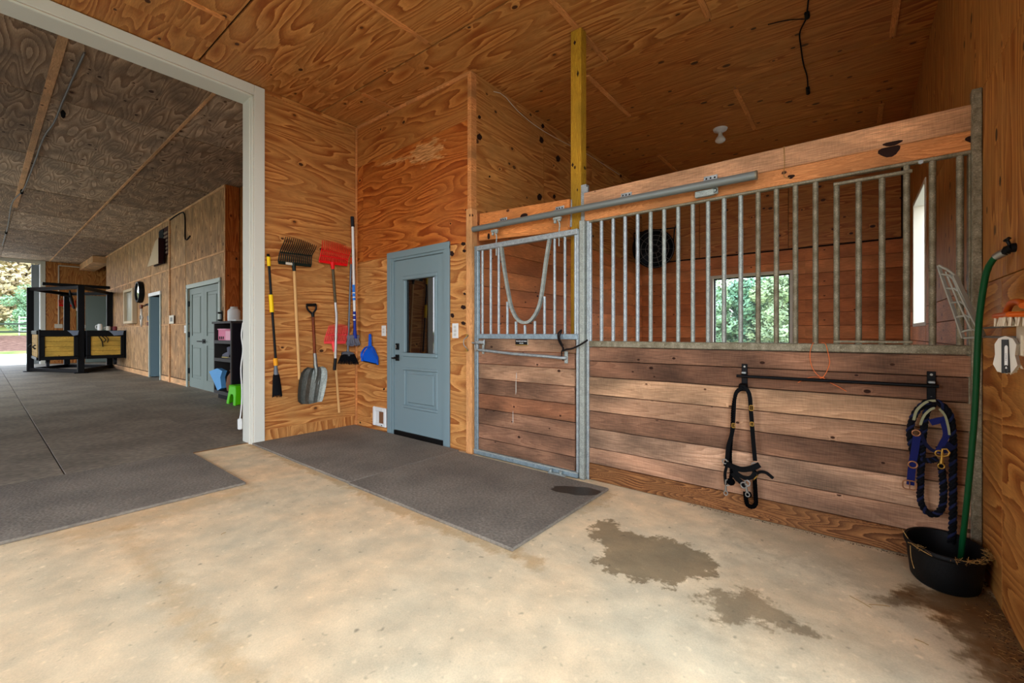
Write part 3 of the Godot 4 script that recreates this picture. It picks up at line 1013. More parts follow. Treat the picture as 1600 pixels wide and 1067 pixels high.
	clad("panel", Vector3(-2.95, 0, ZB), Vector3.RIGHT, Vector3.UP, [0.0, 0.37, 0.97, 2.2, 3.42], [2.42, 3.8], [], [M.ply_b1, M.ply_b2], 0.02, 0.006, wb)
	clad("board", Vector3(-2.95, 0, ZB), Vector3.RIGHT, Vector3.UP, [0.0, 3.44], vs, wh, [M.pine1, M.pine0, M.pine1], 0.02, 0.005, wb)
	knots(wb, [[-2.218, 3.286, -7.400, 0.050], [-2.177, 3.107, -7.400, 0.030], [-2.208, 2.920, -7.400, 0.045], [-1.036, 3.117, -7.400, 0.040], [-1.036, 2.838, -7.400, 0.060], [-1.052, 2.503, -7.400, 0.030], [-0.221, 2.741, -7.400, 0.045], [-0.221, 3.122, -7.400, 0.045], [0.244, 3.145, -7.400, 0.060], [0.231, 2.802, -7.400, 0.030], [0.218, 2.576, -7.400, 0.030], [-0.242, 2.505, -7.400, 0.025]], Vector3.BACK)
	var w1 := setting("window_1")
	for e: Array in [[-1.82, 0.98, -1.775, 2.11], [-0.735, 0.98, -0.69, 2.11], [-1.775, 2.065, -0.735, 2.11], [-1.775, 0.98, -0.735, 1.025]]:
		one_box("window_frame", Vector3(e[0], e[1], ZB - 0.13), Vector3(e[2], e[3], ZB + 0.015), M.off_white, w1, 0.003)
	for e: Array in [[-1.775, 1.025, -1.755, 2.065], [-0.755, 1.025, -0.735, 2.065], [-1.755, 2.045, -0.755, 2.065], [-1.755, 1.025, -0.755, 1.045]]:
		one_box("sash", Vector3(e[0], e[1], ZB - 0.09), Vector3(e[2], e[3], ZB - 0.05), M.black, w1, 0.002)
	one_box("pane", Vector3(-1.755, 1.045, ZB - 0.072), Vector3(-0.755, 2.045, ZB - 0.068), M.glass, w1, 0.0)
	# --- right wall: stall side, then the room up to the barn doorway behind the camera
	var wr := setting("wall_right")
	var rh := [Rect2(1.22, 1.25, 1.0, 1.3)]
	# u runs along +z from the back corner; normal = U x V must be -x : U = +z, V = up -> z x y = -x
	wall_core("wall_core", Vector3(XR + 0.02, 0, ZB - 0.1), Vector3.BACK, Vector3.UP, 5.9, 3.9, 0.12, [Rect2(1.32, 1.25, 1.0, 1.3)], M.core, wr)
	wall_core("wall_core", Vector3(XR + 0.02, 0, 2.1), Vector3.BACK, Vector3.UP, 1.1, 3.9, 0.12, [], M.core, wr)
	wall_core("wall_core", Vector3(XR + 0.02, 3.62, ZB + 5.8), Vector3.BACK, Vector3.UP, 3.8, 0.28, 0.12, [], M.core, wr)
	clad("panel", Vector3(XR + 0.02, 0, ZB), Vector3.BACK, Vector3.UP, [0.0, 1.2, 2.4, 3.585, 4.68, 5.8], [1.42, 2.38, 3.7], rh, [M.ply_w2, M.ply_w1], 0.02, 0.004, wr, true)
	clad("board", Vector3(XR + 0.02, 0, ZB), Vector3.BACK, Vector3.UP, [0.0, 2.2, 4.3], [0.0, 0.19, 0.38, 0.57, 0.76, 0.95, 1.11, 1.265, 1.42], rh, [M.pine_w], 0.02, 0.005, wr)
	clad("panel", Vector3(XR + 0.02, 0, ZB), Vector3.BACK, Vector3.UP, [4.3, 4.68, 5.8], [0.0, 1.42], [], [M.ply_w0, M.ply_w2], 0.02, 0.004, wr)
	var w2 := setting("window_2")
	var za := ZB + 1.22
	for e: Array in [[1.25, za, 2.55, za + 0.04], [1.25, za + 0.96, 2.55, za + 1.0], [2.51, za + 0.04, 2.55, za + 0.96], [1.25, za + 0.04, 1.285, za + 0.96]]:
		one_box("window_frame", Vector3(XR - 0.008, e[0], e[1]), Vector3(XR + 0.13, e[2], e[3]), M.off_white, w2, 0.003)
	one_box("pane", Vector3(XR + 0.09, 1.285, za + 0.04), Vector3(XR + 0.094, 2.51, za + 0.96), M.glass, w2, 0.0)
	# --- wall behind the camera, with an unseen opening added to let daylight in
	var wf := setting("wall_front")
	var fh := [Rect2(2.2, -0.1, 2.8, 3.6)]
	wall_core("wall_core", Vector3(0.55, 0, 3.15), Vector3.LEFT, Vector3.UP, 5.7, 3.9, 0.12, fh, M.core, wf)
	clad("panel", Vector3(0.55, 0, 3.15), Vector3.LEFT, Vector3.UP, [0.0, 1.1, 2.2, 5.0, 5.6], [0.0, 2.44, 3.85], fh, [M.ply_a0, M.ply_a1], 0.02, 0.004, wf)

func build_aisle_walls() -> void:
	var wa := setting("wall_aisle")
	# u runs along +x from the far end of the wall; normal = +z
	var x0 := -21.35
	var d1 := Rect2(x0 * -1.0 - 11.56, -0.1, 2.01, 2.29)
	var d2 := Rect2(x0 * -1.0 - 14.93, -0.1, 1.1, 2.30)
	wall_core("wall_core", Vector3(x0, 0, ZA - 0.02), Vector3.RIGHT, Vector3.UP, 12.07, 4.03, 0.22, [d1, d2], M.core_grey, wa)
	var us := [0.0, 0.85, 3.65, 3.95, 6.45, 8.36, 9.6, 12.07]
	clad("panel", Vector3(x0, 0, ZA - 0.02), Vector3.RIGHT, Vector3.UP, us, [0.13, 1.40, 2.745, 4.0], [d1, d2], [M.aisle0, M.aisle1], 0.02, 0.03, wa, true)
	for r: Rect2 in rect_minus(Rect2(0, 2.725, 12.07, 0.03), []):
		var xx := 0.0
		while xx < 12.0:
			one_box("wall_strip", Vector3(x0 + xx, 2.727, ZA), Vector3(x0 + minf(xx + 2.41, 12.07), 2.76, ZA + 0.012), M.aisle_strip, wa)
			xx += 2.415
	for e: Array in [[0.0, 6.42], [7.52, 9.79], [11.8, 12.07]]:
		one_box("wall_strip", Vector3(x0 + e[0], 1.385, ZA), Vector3(x0 + e[1], 1.41, ZA + 0.01), M.aisle_strip, wa)
		one_box("base_strip", Vector3(x0 + e[0], 0.0, ZA - 0.02), Vector3(x0 + e[1], 0.125, ZA + 0.008), M.aisle_strip, wa)
	# the nearer part stands a little proud
	one_box("ceiling_trim", Vector3(x0, 3.95, ZA), Vector3(-9.28, 3.998, ZA + 0.02), M.aisle_strip, wa)
	one_box("wall_stud", Vector3(-13.02, 0.0, ZA), Vector3(-12.95, 3.95, ZA + 0.03), M.aisle_strip, wa)
	one_box("end_trim", Vector3(-9.31, 0.0, ZA - 0.0), Vector3(-9.268, 4.0, ZA + 0.012), M.aisle_strip, wa)
	# the end of that wall, and the recess between it and the wall of the tools
	clad("panel", Vector3(-9.28, 0, ZA), Vector3(0, 0, -1), Vector3.UP, [0.0, 0.235], [0.0, 2.745, 4.0], [], [M.ply_red], 0.012, 0.002, wa, true)
	var wn := setting("wall_niche")
	wall_core("wall_core", Vector3(-9.4, 0, -3.17), Vector3.RIGHT, Vector3.UP, 4.3, 4.03, 0.1, [], M.core_grey, wn)
	clad("panel", Vector3(-9.27, 0, -3.17), Vector3.RIGHT, Vector3.UP, [0.0, 1.22, 2.44, 3.66, 4.05], [0.0, 2.44, 4.0], [], [M.ply_a0, M.ply_b1], 0.02, 0.004, wn, true)
	# far end wall with its opening to the yard
	var we := setting("wall_end")
	# u along -z from z=+3.2; normal = +x
	var eh := [Rect2(1.2, -0.1, 3.49, 4.0)]
	wall_core("wall_core", Vector3(XF - 0.02, 0, 3.2), Vector3(0, 0, -1), Vector3.UP, 10.7, 4.1, 0.15, eh, M.core, we)
	clad("panel", Vector3(XF - 0.02, 0, 3.2), Vector3(0, 0, -1), Vector3.UP, [0.0, 1.2, 4.69, 6.0, 7.2, 8.4, 10.6], [0.0, 2.6, 4.0], eh, [M.ply_a0, M.ply_a1], 0.02, 0.004, we, true)
	var t2 := setting("trim_2")
	one_box("casing_post", Vector3(XF, 0.0, -1.62), Vector3(XF + 0.03, 4.0, -1.49), M.casing, t2, 0.004)
	one_box("casing_post", Vector3(XF, 0.0, 2.0), Vector3(XF + 0.03, 4.0, 2.13), M.casing, t2, 0.004)
	one_box("outer_post", Vector3(XF - 0.4, 0.0, -1.52), Vector3(XF - 0.3, 3.87, -1.27), M.post_grey, t2, 0.006)
	one_box("casing_head", Vector3(XF, 3.87, -1.49), Vector3(XF + 0.03, 4.0, 2.0), M.casing, t2, 0.004)
	one_box("jamb", Vector3(XF - 0.3, 0.0, -1.51), Vector3(XF, 3.87, -1.47), M.white, t2, 0.004)
	var bm := setting("trim_3")
	one_box("soffit_beam", Vector3(XF, 3.75, -3.0), Vector3(-21.35, 3.985, -2.55), M.aisle_strip, bm, 0.005)
	# the sides nobody sees from the door: far stall back, left wall of the aisle with unseen bays added to brighten it
	var wl := setting("wall_side")
	var added_bays := [Rect2(5.3, -0.1, 3.2, 3.75), Rect2(9.0, -0.1, 3.2, 3.75), Rect2(12.7, -0.1, 3.2, 3.75)]
	wall_core("wall_core", Vector3(-5.0, 0, 3.17), Vector3.LEFT, Vector3.UP, 19.8, 4.1, 0.15, added_bays, M.core_grey, wl)
	clad("panel", Vector3(-5.0, 0, 3.17), Vector3.LEFT, Vector3.UP, [0.0, 1.6, 4.8, 5.3, 8.5, 9.0, 12.2, 12.7, 15.9, 17.0, 18.3, 19.6], [0.0, 2.0, 4.0], added_bays, [M.aisle0, M.aisle1], 0.02, 0.006, wl, true)
	var wg := setting("wall_far_stall")
	wall_core("wall_core", Vector3(XF, 0, -7.3), Vector3.RIGHT, Vector3.UP, 3.4, 4.1, 0.15, [], M.core, wg)
	wall_core("wall_core", Vector3(-21.3, 0, -7.3), Vector3.BACK, Vector3.UP, 4.2, 4.1, 0.15, [], M.core, wg)
	# rooms behind the two aisle doors and the blue door
	var wc := setting("wall_closet")
	for r: Array in [[-15.2, -13.5, ZA - 0.22, -4.6]]:
		wall_core("wall_core", Vector3(r[0], 0, r[3]), Vector3.RIGHT, Vector3.UP, r[1] - r[0], 2.6, 0.05, [], M.teal_dark, wc)
		wall_core("wall_core", Vector3(r[0], 0, r[2]), Vector3(0, 0, -1), Vector3.UP, r[2] - r[3], 2.6, 0.05, [], M.teal_dark, wc)
		wall_core("wall_core", Vector3(r[1], 0, r[3]), Vector3.BACK, Vector3.UP, r[2] - r[3], 2.6, 0.05, [], M.teal_dark, wc)
		one_box("closet_top", Vector3(r[0], 2.6, r[3]), Vector3(r[1], 2.65, r[2]), M.teal_dark, wc)

func leaf_mesh(sd: int, n: int, size: float, blobs: Array) -> ArrayMesh:
	var r := RandomNumberGenerator.new()
	r.seed = sd
	var s := new_st()
	for i in n:
		var b: Array = blobs[r.randi() % blobs.size()]
		var d := Vector3(r.randfn(), r.randfn(), r.randfn()).normalized()
		var p: Vector3 = b[0] + d * float(b[1]) * pow(r.randf(), 0.14)
		var u := Vector3(r.randfn(), r.randfn() * 0.5, r.randfn()).normalized()
		var v := (d + Vector3(r.randfn(), r.randfn() + 0.4, r.randfn()) * 0.5).cross(u).normalized()
		var sz := size * r.randf_range(0.6, 1.4)
		var tone := r.randf_range(0.7, 1.15)
		s.set_color(Color(tone * r.randf_range(0.92, 1.08), tone, tone * r.randf_range(0.8, 1.05)))
		var nn := u.cross(v)
		var q := [p + u * sz, p + v * sz * 0.55, p - u * sz, p - v * sz * 0.55]
		var turn := nn.dot(d) < 0.0
		for k in ([0, 1, 2, 0, 2, 3] if turn else [0, 2, 1, 0, 3, 2]):
			s.set_normal((d + nn * (-0.4 if turn else 0.4)).normalized())
			s.set_uv(Vector2.ZERO)
			s.add_vertex(q[k])
	return s.commit()

func trunk_mesh(h: float, r0: float, sd: int) -> ArrayMesh:
	var r := RandomNumberGenerator.new()
	r.seed = sd
	var s := new_st()
	tube(s, [Vector3(0, -0.2, 0), Vector3(0.05, h * 0.3, 0.03), Vector3(-0.08, h * 0.6, 0.05), Vector3(0.02, h * 0.92, 0)], [r0 * 1.3, r0, r0 * 0.7, r0 * 0.15], 8)
	for k in 6:
		var y := h * r.randf_range(0.3, 0.7)
		var a := r.randf() * TAU
		var d := Vector3(cos(a), 0.7, sin(a)) * h * 0.24
		tube(s, [Vector3(0, y, 0), Vector3(0, y, 0) + d * 0.5, Vector3(0, y, 0) + d + Vector3(0, 0.2, 0)], [r0 * 0.4, r0 * 0.28, r0 * 0.1], 5)
	return s.commit()

func build_outside() -> void:
	# yard behind the camera, yard at the far end, field behind the stall: one ground with a bank
	var g := setting("ground")
	one_box("driveway", Vector3(-38.0, -0.12, -9.0), Vector3(-24.9, -0.01, 9.0), M.concrete, g, 0.0)
	one_box("yard", Vector3(0.62, -0.12, -9.0), Vector3(14.0, -0.01, 9.0), M.concrete, g, 0.0)
	one_box("field", Vector3(-24.9, -0.14, -120.0), Vector3(60.0, -0.06, -7.55), M.lawn, g, 0.0)
	one_box("bounce_apron", Vector3(-24.9, -0.12, 3.25), Vector3(14.0, -0.02, 16.0), M.bounce_gravel, g, 0.0)  # unseen pale ground, added to bounce daylight in through the openings
	one_box("field", Vector3(-24.9, -0.14, 16.0), Vector3(60.0, -0.06, 40.0), M.lawn, g, 0.0)
	one_box("field", Vector3(14.0, -0.16, -7.55), Vector3(60.0, -0.07, 3.4), M.lawn, g, 0.0)
	var prof := [[-38.0, -0.02], [-40.0, 0.12], [-47.0, 1.05], [-58.0, 1.7], [-90.0, 6.0]]
	var mats := [M.lawn, M.mulch, M.lawn, M.lawn]
	var names := ["grass_verge", "mulch_bed", "paddock", "hillside"]
	for i in 4:
		var s := new_st()
		var A: Array = prof[i]
		var B: Array = prof[i + 1]
		var n := Vector3(-(B[1] - A[1]), -(B[0] - A[0]), 0).normalized() * -1.0
		n = Vector3(absf(float(B[1]) - float(A[1])), absf(float(B[0]) - float(A[0])), 0).normalized()
		var p := [Vector3(A[0], A[1], -40), Vector3(A[0], A[1], 40), Vector3(B[0], B[1], 40), Vector3(B[0], B[1], -40)]
		var uv := []
		for q: Vector3 in p:
			uv.append(Vector2(q.x, q.z))
		quad(s, p[0], p[1], p[2], p[3], n, uv)
		done(names[i], s, mats[i], g)
	# paddock fence
	var fp := thing("paddock_fence", "dark post and rail fence along the bank beyond the far opening", "fence", Vector3(-45.5, 0.85, 0))
	for k in 7:
		one_box("fence_post", Vector3(-0.08, -0.3, -8.2 + k * 2.45), Vector3(0.08, 1.15, -8.04 + k * 2.45), M.fence, fp, 0.01)
	for y: float in [0.45, 1.0]:
		for k in 6:
			one_box("fence_rail", Vector3(0.08, y - 0.06, -8.12 + k * 2.45), Vector3(0.12, y + 0.06, -5.68 + k * 2.45), M.fence, fp, 0.01)
	var gt := thing("field_gate", "white barred gate behind the paddock fence", "gate", Vector3(-47.2, 1.07, -3.2))
	for y: float in [0.25, 0.5, 0.75, 1.0, 1.25]:
		one_box("gate_bar", Vector3(-0.02, y, -1.4), Vector3(0.02, y + 0.07, 1.4), M.white, gt, 0.005)
	for z: float in [-1.4, -0.7, 0.0, 0.7, 1.35]:
		one_box("gate_upright", Vector3(-0.03, 0.0, z), Vector3(0.0, 1.4, z + 0.06), M.white, gt, 0.005)
	# trees: three crown shapes, shared
	var crowns := []
	var thin := []
	for k in 3:
		var r := RandomNumberGenerator.new()
		r.seed = 900 + k
		var blobs := []
		for b in 20:
			var a := r.randf() * TAU
			var rad := r.randf_range(0.0, 2.3)
			blobs.append([Vector3(cos(a) * rad, r.randf_range(0.6, 7.4) , sin(a) * rad) * Vector3(1, 1, 1), r.randf_range(1.0, 1.8) * (1.0 if k < 2 else 0.85)])
		crowns.append(leaf_mesh(40 + k, 9000, 0.24, blobs))
		thin.append(leaf_mesh(60 + k, 9000, 0.15, blobs))
	var tm := trunk_mesh(7.5, 0.2, 5)
	var behind := [
		[-27.5, -70.0, 1.22, 0, "leaf_green", "pale crowned tree at the left edge of the view through the stall window"],
		[-21.5, -76.0, 1.12, 1, "leaf_deep", "darker leafy tree second from the left behind the stall window"],
		[-16.5, -71.0, 1.02, 2, "leaf_green", "leafy tree in the middle of the stall window with a low crown"],
		[-12.2, -74.0, 1.16, 0, "leaf_deep", "tall dark green tree right of the middle of the stall window"],
		[-8.2, -70.0, 1.2, 1, "leaf_pale", "yellowish green tree by the right side of the stall window"],
		[-3.0, -75.0, 1.25, 2, "leaf_green", "green tree at the right edge of the stall window, partly hidden by bars"],
		[-18.8, -84.0, 1.3, 1, "leaf_pale", "pale tree standing farther back between two crowns in the stall window"],
		[-9.8, -86.0, 1.35, 2, "leaf_green", "taller green tree farther back behind the row in the stall window"]]
	var yard := [
		[-60.0, -9.5, 1.25, 0, "leaf_rust", "russet tree on the far right of the hillside"],
		[-62.0, -5.2, 1.35, 1, "leaf_grey", "grey green tree on the hillside beside the russet one"],
		[-59.0, -2.2, 1.2, 2, "leaf_gold", "yellow autumn tree straight behind the far opening"],
		[-64.0, 1.5, 1.4, 0, "leaf_rust", "russet tree on the hillside left of the yellow one"],
		[-61.0, 5.5, 1.3, 1, "leaf_gold", "golden tree on the left of the hillside"],
		[-72.0, -3.4, 1.7, 2, "leaf_grey", "tall pale tree high on the hillside behind the others"],
		[-73.0, 3.5, 1.7, 1, "leaf_rust", "tall reddish tree high on the hillside at the left"],
		[-72.0, -10.5, 1.7, 0, "leaf_gold", "tall golden tree high on the hillside at the right"],
		[-52.0, -2.4, 0.42, 1, "leaf_green", "small green bush behind the paddock fence"]]
	for row: Array in [behind, yard]:
		for t: Array in row:
			var y := 0.0 if row == behind else (1.4 if float(t[0]) > -56.0 else 1.7 + (-58.0 - float(t[0])) * 0.134)
			if row == behind: y = -0.08
			var o := thing("tree", t[5], "tree", Vector3(t[0], y, t[1]))
			o.rotation.y = float(t[0]) * 1.7
			o.scale = Vector3.ONE * float(t[2])
			mesh_node("crown", (crowns if row == behind else thin)[t[3]], M[t[4]], o)
			mesh_node("trunk", tm, M.bark, o)


# ------------------------------------------------------------------ the stall front
func bar(called: String, a: Vector3, b: Vector3, r: float, m: Material, parent: Node, seg := 10) -> MeshInstance3D:
	var s := new_st()
	tube(s, [a, a.lerp(b, 0.5), b], r, seg)
	return done(called, s, m, parent)

func build_stall_front() -> void:
	var f := thing("stall_partition", "plank stall front with a long grille of galvanized bars under a timber beam", "stall front", Vector3(0, 0, ZS))
	var X0 := -1.68
	var X1 := 0.475
	var ys := [1.072, 0.96, 0.833, 0.69, 0.557, 0.417, 0.262, 0.135]
	var order := [0, 1, 2, 3, 4, 5, 6]
	for i in 7:
		var jut: float = [0.0, -0.003, 0.002, 0.0, -0.002, 0.002, 0.0][i]
		plank("plank", Vector3(X0, ys[i + 1] + 0.0025, -0.04), Vector3.RIGHT, Vector3.UP, X1 - X0, ys[i] - ys[i + 1] - 0.005, 0.04 + jut, M["rough%d" % order[i]], f, 0.003)
	plank("skirting_plank", Vector3(X0, 0.004, -0.04), Vector3.RIGHT, Vector3.UP, X1 - X0, 0.13, 0.045, M.treated, f, 0.004)
	one_box("plank_backing", Vector3(X0, 0.0, -0.07), Vector3(X1, 1.07, -0.045), M.core, f, 0.0)
	# rails
	one_box("mid_rail", Vector3(X0, 1.074, -0.035), Vector3(X1, 1.122, 0.012), M.galv_old, f, 0.005)
	one_box("top_rail", Vector3(X0, 2.076, -0.022), Vector3(X1, 2.092, 0.012), M.galv_old, f, 0.003)
	# upright bars, ten centimetres apart
	for k in 22:
		var x := -1.669 + 0.0993 * k
		var top := 2.078
		if k >= 16 and k <= 18:
			top = 2.035
		bar("grille_bar", Vector3(x, 1.118, -0.008), Vector3(x, top, -0.008), 0.0145, M.galv if k < 5 else (M.galv_mid if k < 12 else M.galv_old), f)
	# the little feed door in the grille
	var fd := one_box("feed_door", Vector3(-0.095, 2.032, -0.012), Vector3(0.24, 2.05, 0.012), M.galv_old, f, 0.003)
	one_box("bottom_edge", Vector3(-0.095, 1.128, -0.012), Vector3(0.24, 1.142, 0.014), M.galv_old, fd, 0.003)
	one_box("hinge_pin", Vector3(0.205, 2.05, -0.006), Vector3(0.218, 2.085, 0.006), M.galv_old, fd, 0.002)
	var bs := new_st()
	tube(bs, [Vector3(0.27, 2.074, 0.012), Vector3(0.27, 2.074, 0.024)], 0.011, 6)
	done("bolt", bs, M.steel, f)
	# galvanized posts at both ends
	one_box("end_post", Vector3(-1.742, 0.0, -0.02), Vector3(-1.695, 2.098, 0.05), M.galv_mid, f, 0.005)
	one_box("end_post", Vector3(-1.695, 0.0, -0.045), Vector3(-1.672, 2.092, 0.015), M.galv, f, 0.004)
	one_box("end_post", Vector3(0.452, 0.0, -0.02), Vector3(0.488, 2.385, 0.03), M.galv_old, f, 0.004)
	one_box("post_flange", Vector3(0.445, 0.0, -0.05), Vector3(0.452, 2.09, 0.0), M.galv_old, f, 0.001)
	# the beam: a rough plank above, a smoother one below
	plank("beam_upper", Vector3(-1.72, 2.198, -0.05), Vector3(1, -0.003, 0), Vector3.UP, 2.205, 0.128, 0.062, M.beam_pale, f, 0.005)
	plank("beam_lower", Vector3(-1.72, 2.092, -0.05), Vector3.RIGHT, Vector3.UP, 2.205, 0.106, 0.05, M.beam_orange, f, 0.005)
	for kn: Array in [[0.148, 2.17, 0.045, 0.03], [0.456, 2.15, 0.022, 0.018], [-0.30, 2.135, 0.018, 0.012], [0.16, 2.205, 0.04, 0.012]]:
		var s := new_st()
		var pl := PackedVector2Array()
		for q in 14:
			var a := TAU * q / 14.0
			var rr := 1.0 + 0.14 * sin(a * 3.0 + kn[0] * 40.0)
			pl.append(Vector2(cos(a) * kn[2] * rr, sin(a) * kn[3] * rr))
		var zz := 0.0015 if float(kn[1]) < 2.198 else 0.0125
		extrude(s, pl, 0.003, Transform3D(Basis.IDENTITY, Vector3(kn[0], kn[1], zz)))
		done("knot", s, M.dark_knot, f)
	# yellow treated post from floor to ceiling
	var yp := thing("support_post", "yellowish treated timber post rising from stall front to ceiling", "post", Vector3(-1.82, 0, ZS - 0.08))
	one_box("post", Vector3(-0.05, 0.02, -0.045), Vector3(0.05, 3.728, 0.045), M.yellow_post_up, yp, 0.004)
	for e: Array in [[-0.03, 2.6, 0.011, 0.02], [0.02, 3.35, 0.01, 0.03], [-0.01, 3.62, 0.012, 0.022], [0.015, 2.38, 0.006, 0.016], [0.0, 1.72, 0.008, 0.012]]:
		var s := new_st()
		extrude(s, PackedVector2Array([Vector2(-e[2], 0), Vector2(0, -e[3]), Vector2(e[2], 0), Vector2(0, e[3])]), 0.002, Transform3D(Basis.IDENTITY, Vector3(e[0], e[1], 0.0455)))
		done("knot", s, M.dark_knot, yp)
	one_box("strap_plate", Vector3(-0.062, 2.08, 0.046), Vector3(-0.035, 2.31, 0.05), M.galv, yp, 0.001)
	one_box("strap_plate", Vector3(0.052, 2.06, 0.0), Vector3(0.10, 2.41, 0.05), M.galv, yp, 0.001)
	one_box("strap_lug", Vector3(0.10, 2.33, 0.04), Vector3(0.115, 2.385, 0.05), M.galv, yp, 0.001)
	# wooden door post and the header over the sliding door
	var dp := thing("door_post", "pale orange timber post at the left of the sliding stall door", "post", Vector3(-2.95, 0, ZD))
	one_box("post", Vector3(-0.038, 0.0, -0.048), Vector3(0.038, 2.405, 0.04), M.timber_up, dp, 0.006)
	var hd := thing("door_header", "orange timber header behind the sliding door track", "beam", Vector3(-2.90, 2.06, ZS - 0.035))
	var s2 := new_st()
	box(s2, Vector3(0.515, 0.145, 0.0), Vector3(1.03, 0.27, 0.06), 0.005, Basis(Vector3(1, -0.055, 0).normalized(), Vector3(0.055, 1, 0).normalized(), Vector3.BACK), Vector2(0.3, 0.1))
	done("header_plank", s2, M.beam_header, hd)
	for kn: Array in [[0.56, 0.19, 0.042, 0.022], [0.13, 0.065, 0.016, 0.03]]:
		var s := new_st()
		var pl := PackedVector2Array()
		for q in 12:
			pl.append(Vector2(cos(TAU * q / 12.0) * kn[2], sin(TAU * q / 12.0) * kn[3]))
		extrude(s, pl, 0.003, Transform3D(Basis.IDENTITY, Vector3(kn[0], kn[1], 0.031)))
		done("knot", s, M.dark_knot, hd)

func build_stall_door() -> void:
	# the track: a slotted round tube on brackets
	var a := Vector3(-2.906, 2.198, -3.02)
	var b := Vector3(-0.474, 2.165, -3.02)
	var tk := thing("door_track", "grey tube track for the sliding stall door, fixed along the beams", "track", a)
	var d := (b - a)
	var s := new_st()
	tube(s, [Vector3.ZERO, d * 0.5, d], 0.027, 16, Vector3.UP)
	done("track_tube", s, M.track_paint, tk)
	var ec := new_st()
	tube(ec, [d - Vector3(0.006, 0, 0), d + Vector3(0.004, 0, 0)], 0.0285, 16, Vector3.UP)
	done("end_cap", ec, M.galv_old, tk)
	for x: float in [-2.555, -1.937, -1.345, -0.75]:
		var y := a.y + d.y * (x - a.x) / d.x
		var pl := new_st()
		var px := x - a.x
		box(pl, Vector3(px, y - a.y + 0.048, -0.04), Vector3(0.085, 0.04, 0.006), 0.002)
		box(pl, Vector3(px, y - a.y + 0.03, -0.02), Vector3(0.07, 0.006, 0.04), 0.001)
		var br := done("track_bracket", pl, M.galv, tk)
		for k in 3:
			var hl := new_st()
			tube(hl, [Vector3(px - 0.026 + 0.026 * k, y - a.y + 0.05, -0.038), Vector3(px - 0.026 + 0.026 * k, y - a.y + 0.05, -0.0355)], 0.0065, 8)
			done("bolt_hole", hl, M.black, br)
	var st := new_st()
	box(st, Vector3(2.12, -0.075, -0.035), Vector3(0.12, 0.042, 0.03), 0.003)
	box(st, Vector3(2.185, -0.07, -0.035), Vector3(0.035, 0.042, 0.02), 0.002)
	var stp := done("track_stop", st, M.galv_white, tk)
	var hl := new_st()
	tube(hl, ring_pts(Vector3(2.185, -0.07, -0.024), Vector3.RIGHT, Vector3.UP, 0.012, 0.012, 12), 0.003, 5, Vector3.ZERO, 1.0, true)
	done("bolt_head", hl, M.black, stp)
	# the sliding door
	var o := Vector3(-2.905, 0.0, -3.05)
	var W := 1.158
	var dr := thing("sliding_door", "sliding stall door, planks below and galvanized bars with a u shaped yoke above", "stall door", o)
	one_box("door_stile", Vector3(0.0, 0.03, -0.02), Vector3(0.05, 2.035, 0.018), M.galv_blue, dr, 0.004)
	one_box("door_stile", Vector3(W - 0.022, 0.03, -0.02), Vector3(W, 2.03, 0.010), M.galv, dr, 0.004)
	one_box("top_rail", Vector3(0.035, 1.985, -0.02), Vector3(W - 0.005, 2.033, 0.024), M.galv, dr, 0.004)
	one_box("mid_rail", Vector3(0.05, 1.132, -0.02), Vector3(W - 0.005, 1.178, 0.022), M.galv_blue, dr, 0.004)
	one_box("bottom_rail", Vector3(0.0, 0.008, -0.02), Vector3(W, 0.05, 0.026), M.galv_blue, dr, 0.004)
	one_box("bottom_lip", Vector3(0.0, 0.045, 0.0), Vector3(W, 0.056, 0.03), M.galv_white, dr, 0.001)
	var ys := [1.132, 1.02, 0.89, 0.745, 0.60, 0.455, 0.31, 0.17, 0.056]
	for i in 8:
		var mk: String = ["rough3", "rough0", "rough3", "rough4", "rough7", "rough4", "rough0", "rough4"][i]
		plank("plank", Vector3(0.05, ys[i + 1] + 0.0025, -0.02), Vector3.RIGHT, Vector3.UP, W - 0.085, ys[i] - ys[i + 1] - 0.005, 0.028 + 0.002 * (i % 2), M[mk], dr, 0.003)
	var bx0 := [0.092, 0.199, 0.299, 0.404, 0.505, 0.607, 0.716, 0.818, 0.922, 1.024, 1.125]
	var tops := [1.985, 1.985, 1.985, 1.475, 1.29, 1.255, 1.29, 1.50, 1.985, 1.985, 1.985]
	for i in 11:
		bar("door_bar", Vector3(bx0[i], 1.17, -0.003), Vector3(bx0[i], tops[i], -0.003), 0.0125, M.galv, dr)
	var yk := new_st()
	var pts := curve([Vector3(0.338, 2.0, 0.006), Vector3(0.375, 1.78, 0.006), Vector3(0.425, 1.55, 0.006), Vector3(0.46, 1.42, 0.006), Vector3(0.525, 1.315, 0.006), Vector3(0.61, 1.277, 0.006), Vector3(0.69, 1.305, 0.006), Vector3(0.765, 1.41, 0.006), Vector3(0.80, 1.55, 0.006), Vector3(0.84, 1.80, 0.006), Vector3(0.88, 2.0, 0.006)], 44)
	strap(yk, pts, 0.026, 0.028, Vector3(0, 0, 1))
	done("yoke", yk, M.galv_mid, dr)
	# trolleys with their hanger bolts
	for x: float in [-2.63, -1.935]:
		var px := x - o.x
		var yt := 2.16
		var t := new_st()
		box(t, Vector3(px, 2.142, 0.03), Vector3(0.075, 0.022, 0.03), 0.004)
		box(t, Vector3(px - 0.022, 2.118, 0.03), Vector3(0.02, 0.028, 0.022), 0.003)
		box(t, Vector3(px + 0.022, 2.126, 0.03), Vector3(0.024, 0.022, 0.022), 0.003)
		var tr := done("trolley", t, M.galv_white, dr)
		var hb := new_st()
		tube(hb, curve([Vector3(px, 2.14, 0.03), Vector3(px + 0.016, 2.095, 0.02), Vector3(px + 0.004, 2.05, 0.008), Vector3(px, 2.03, 0.004), Vector3(px, 1.915, 0.004)], 14), 0.0065, 6)
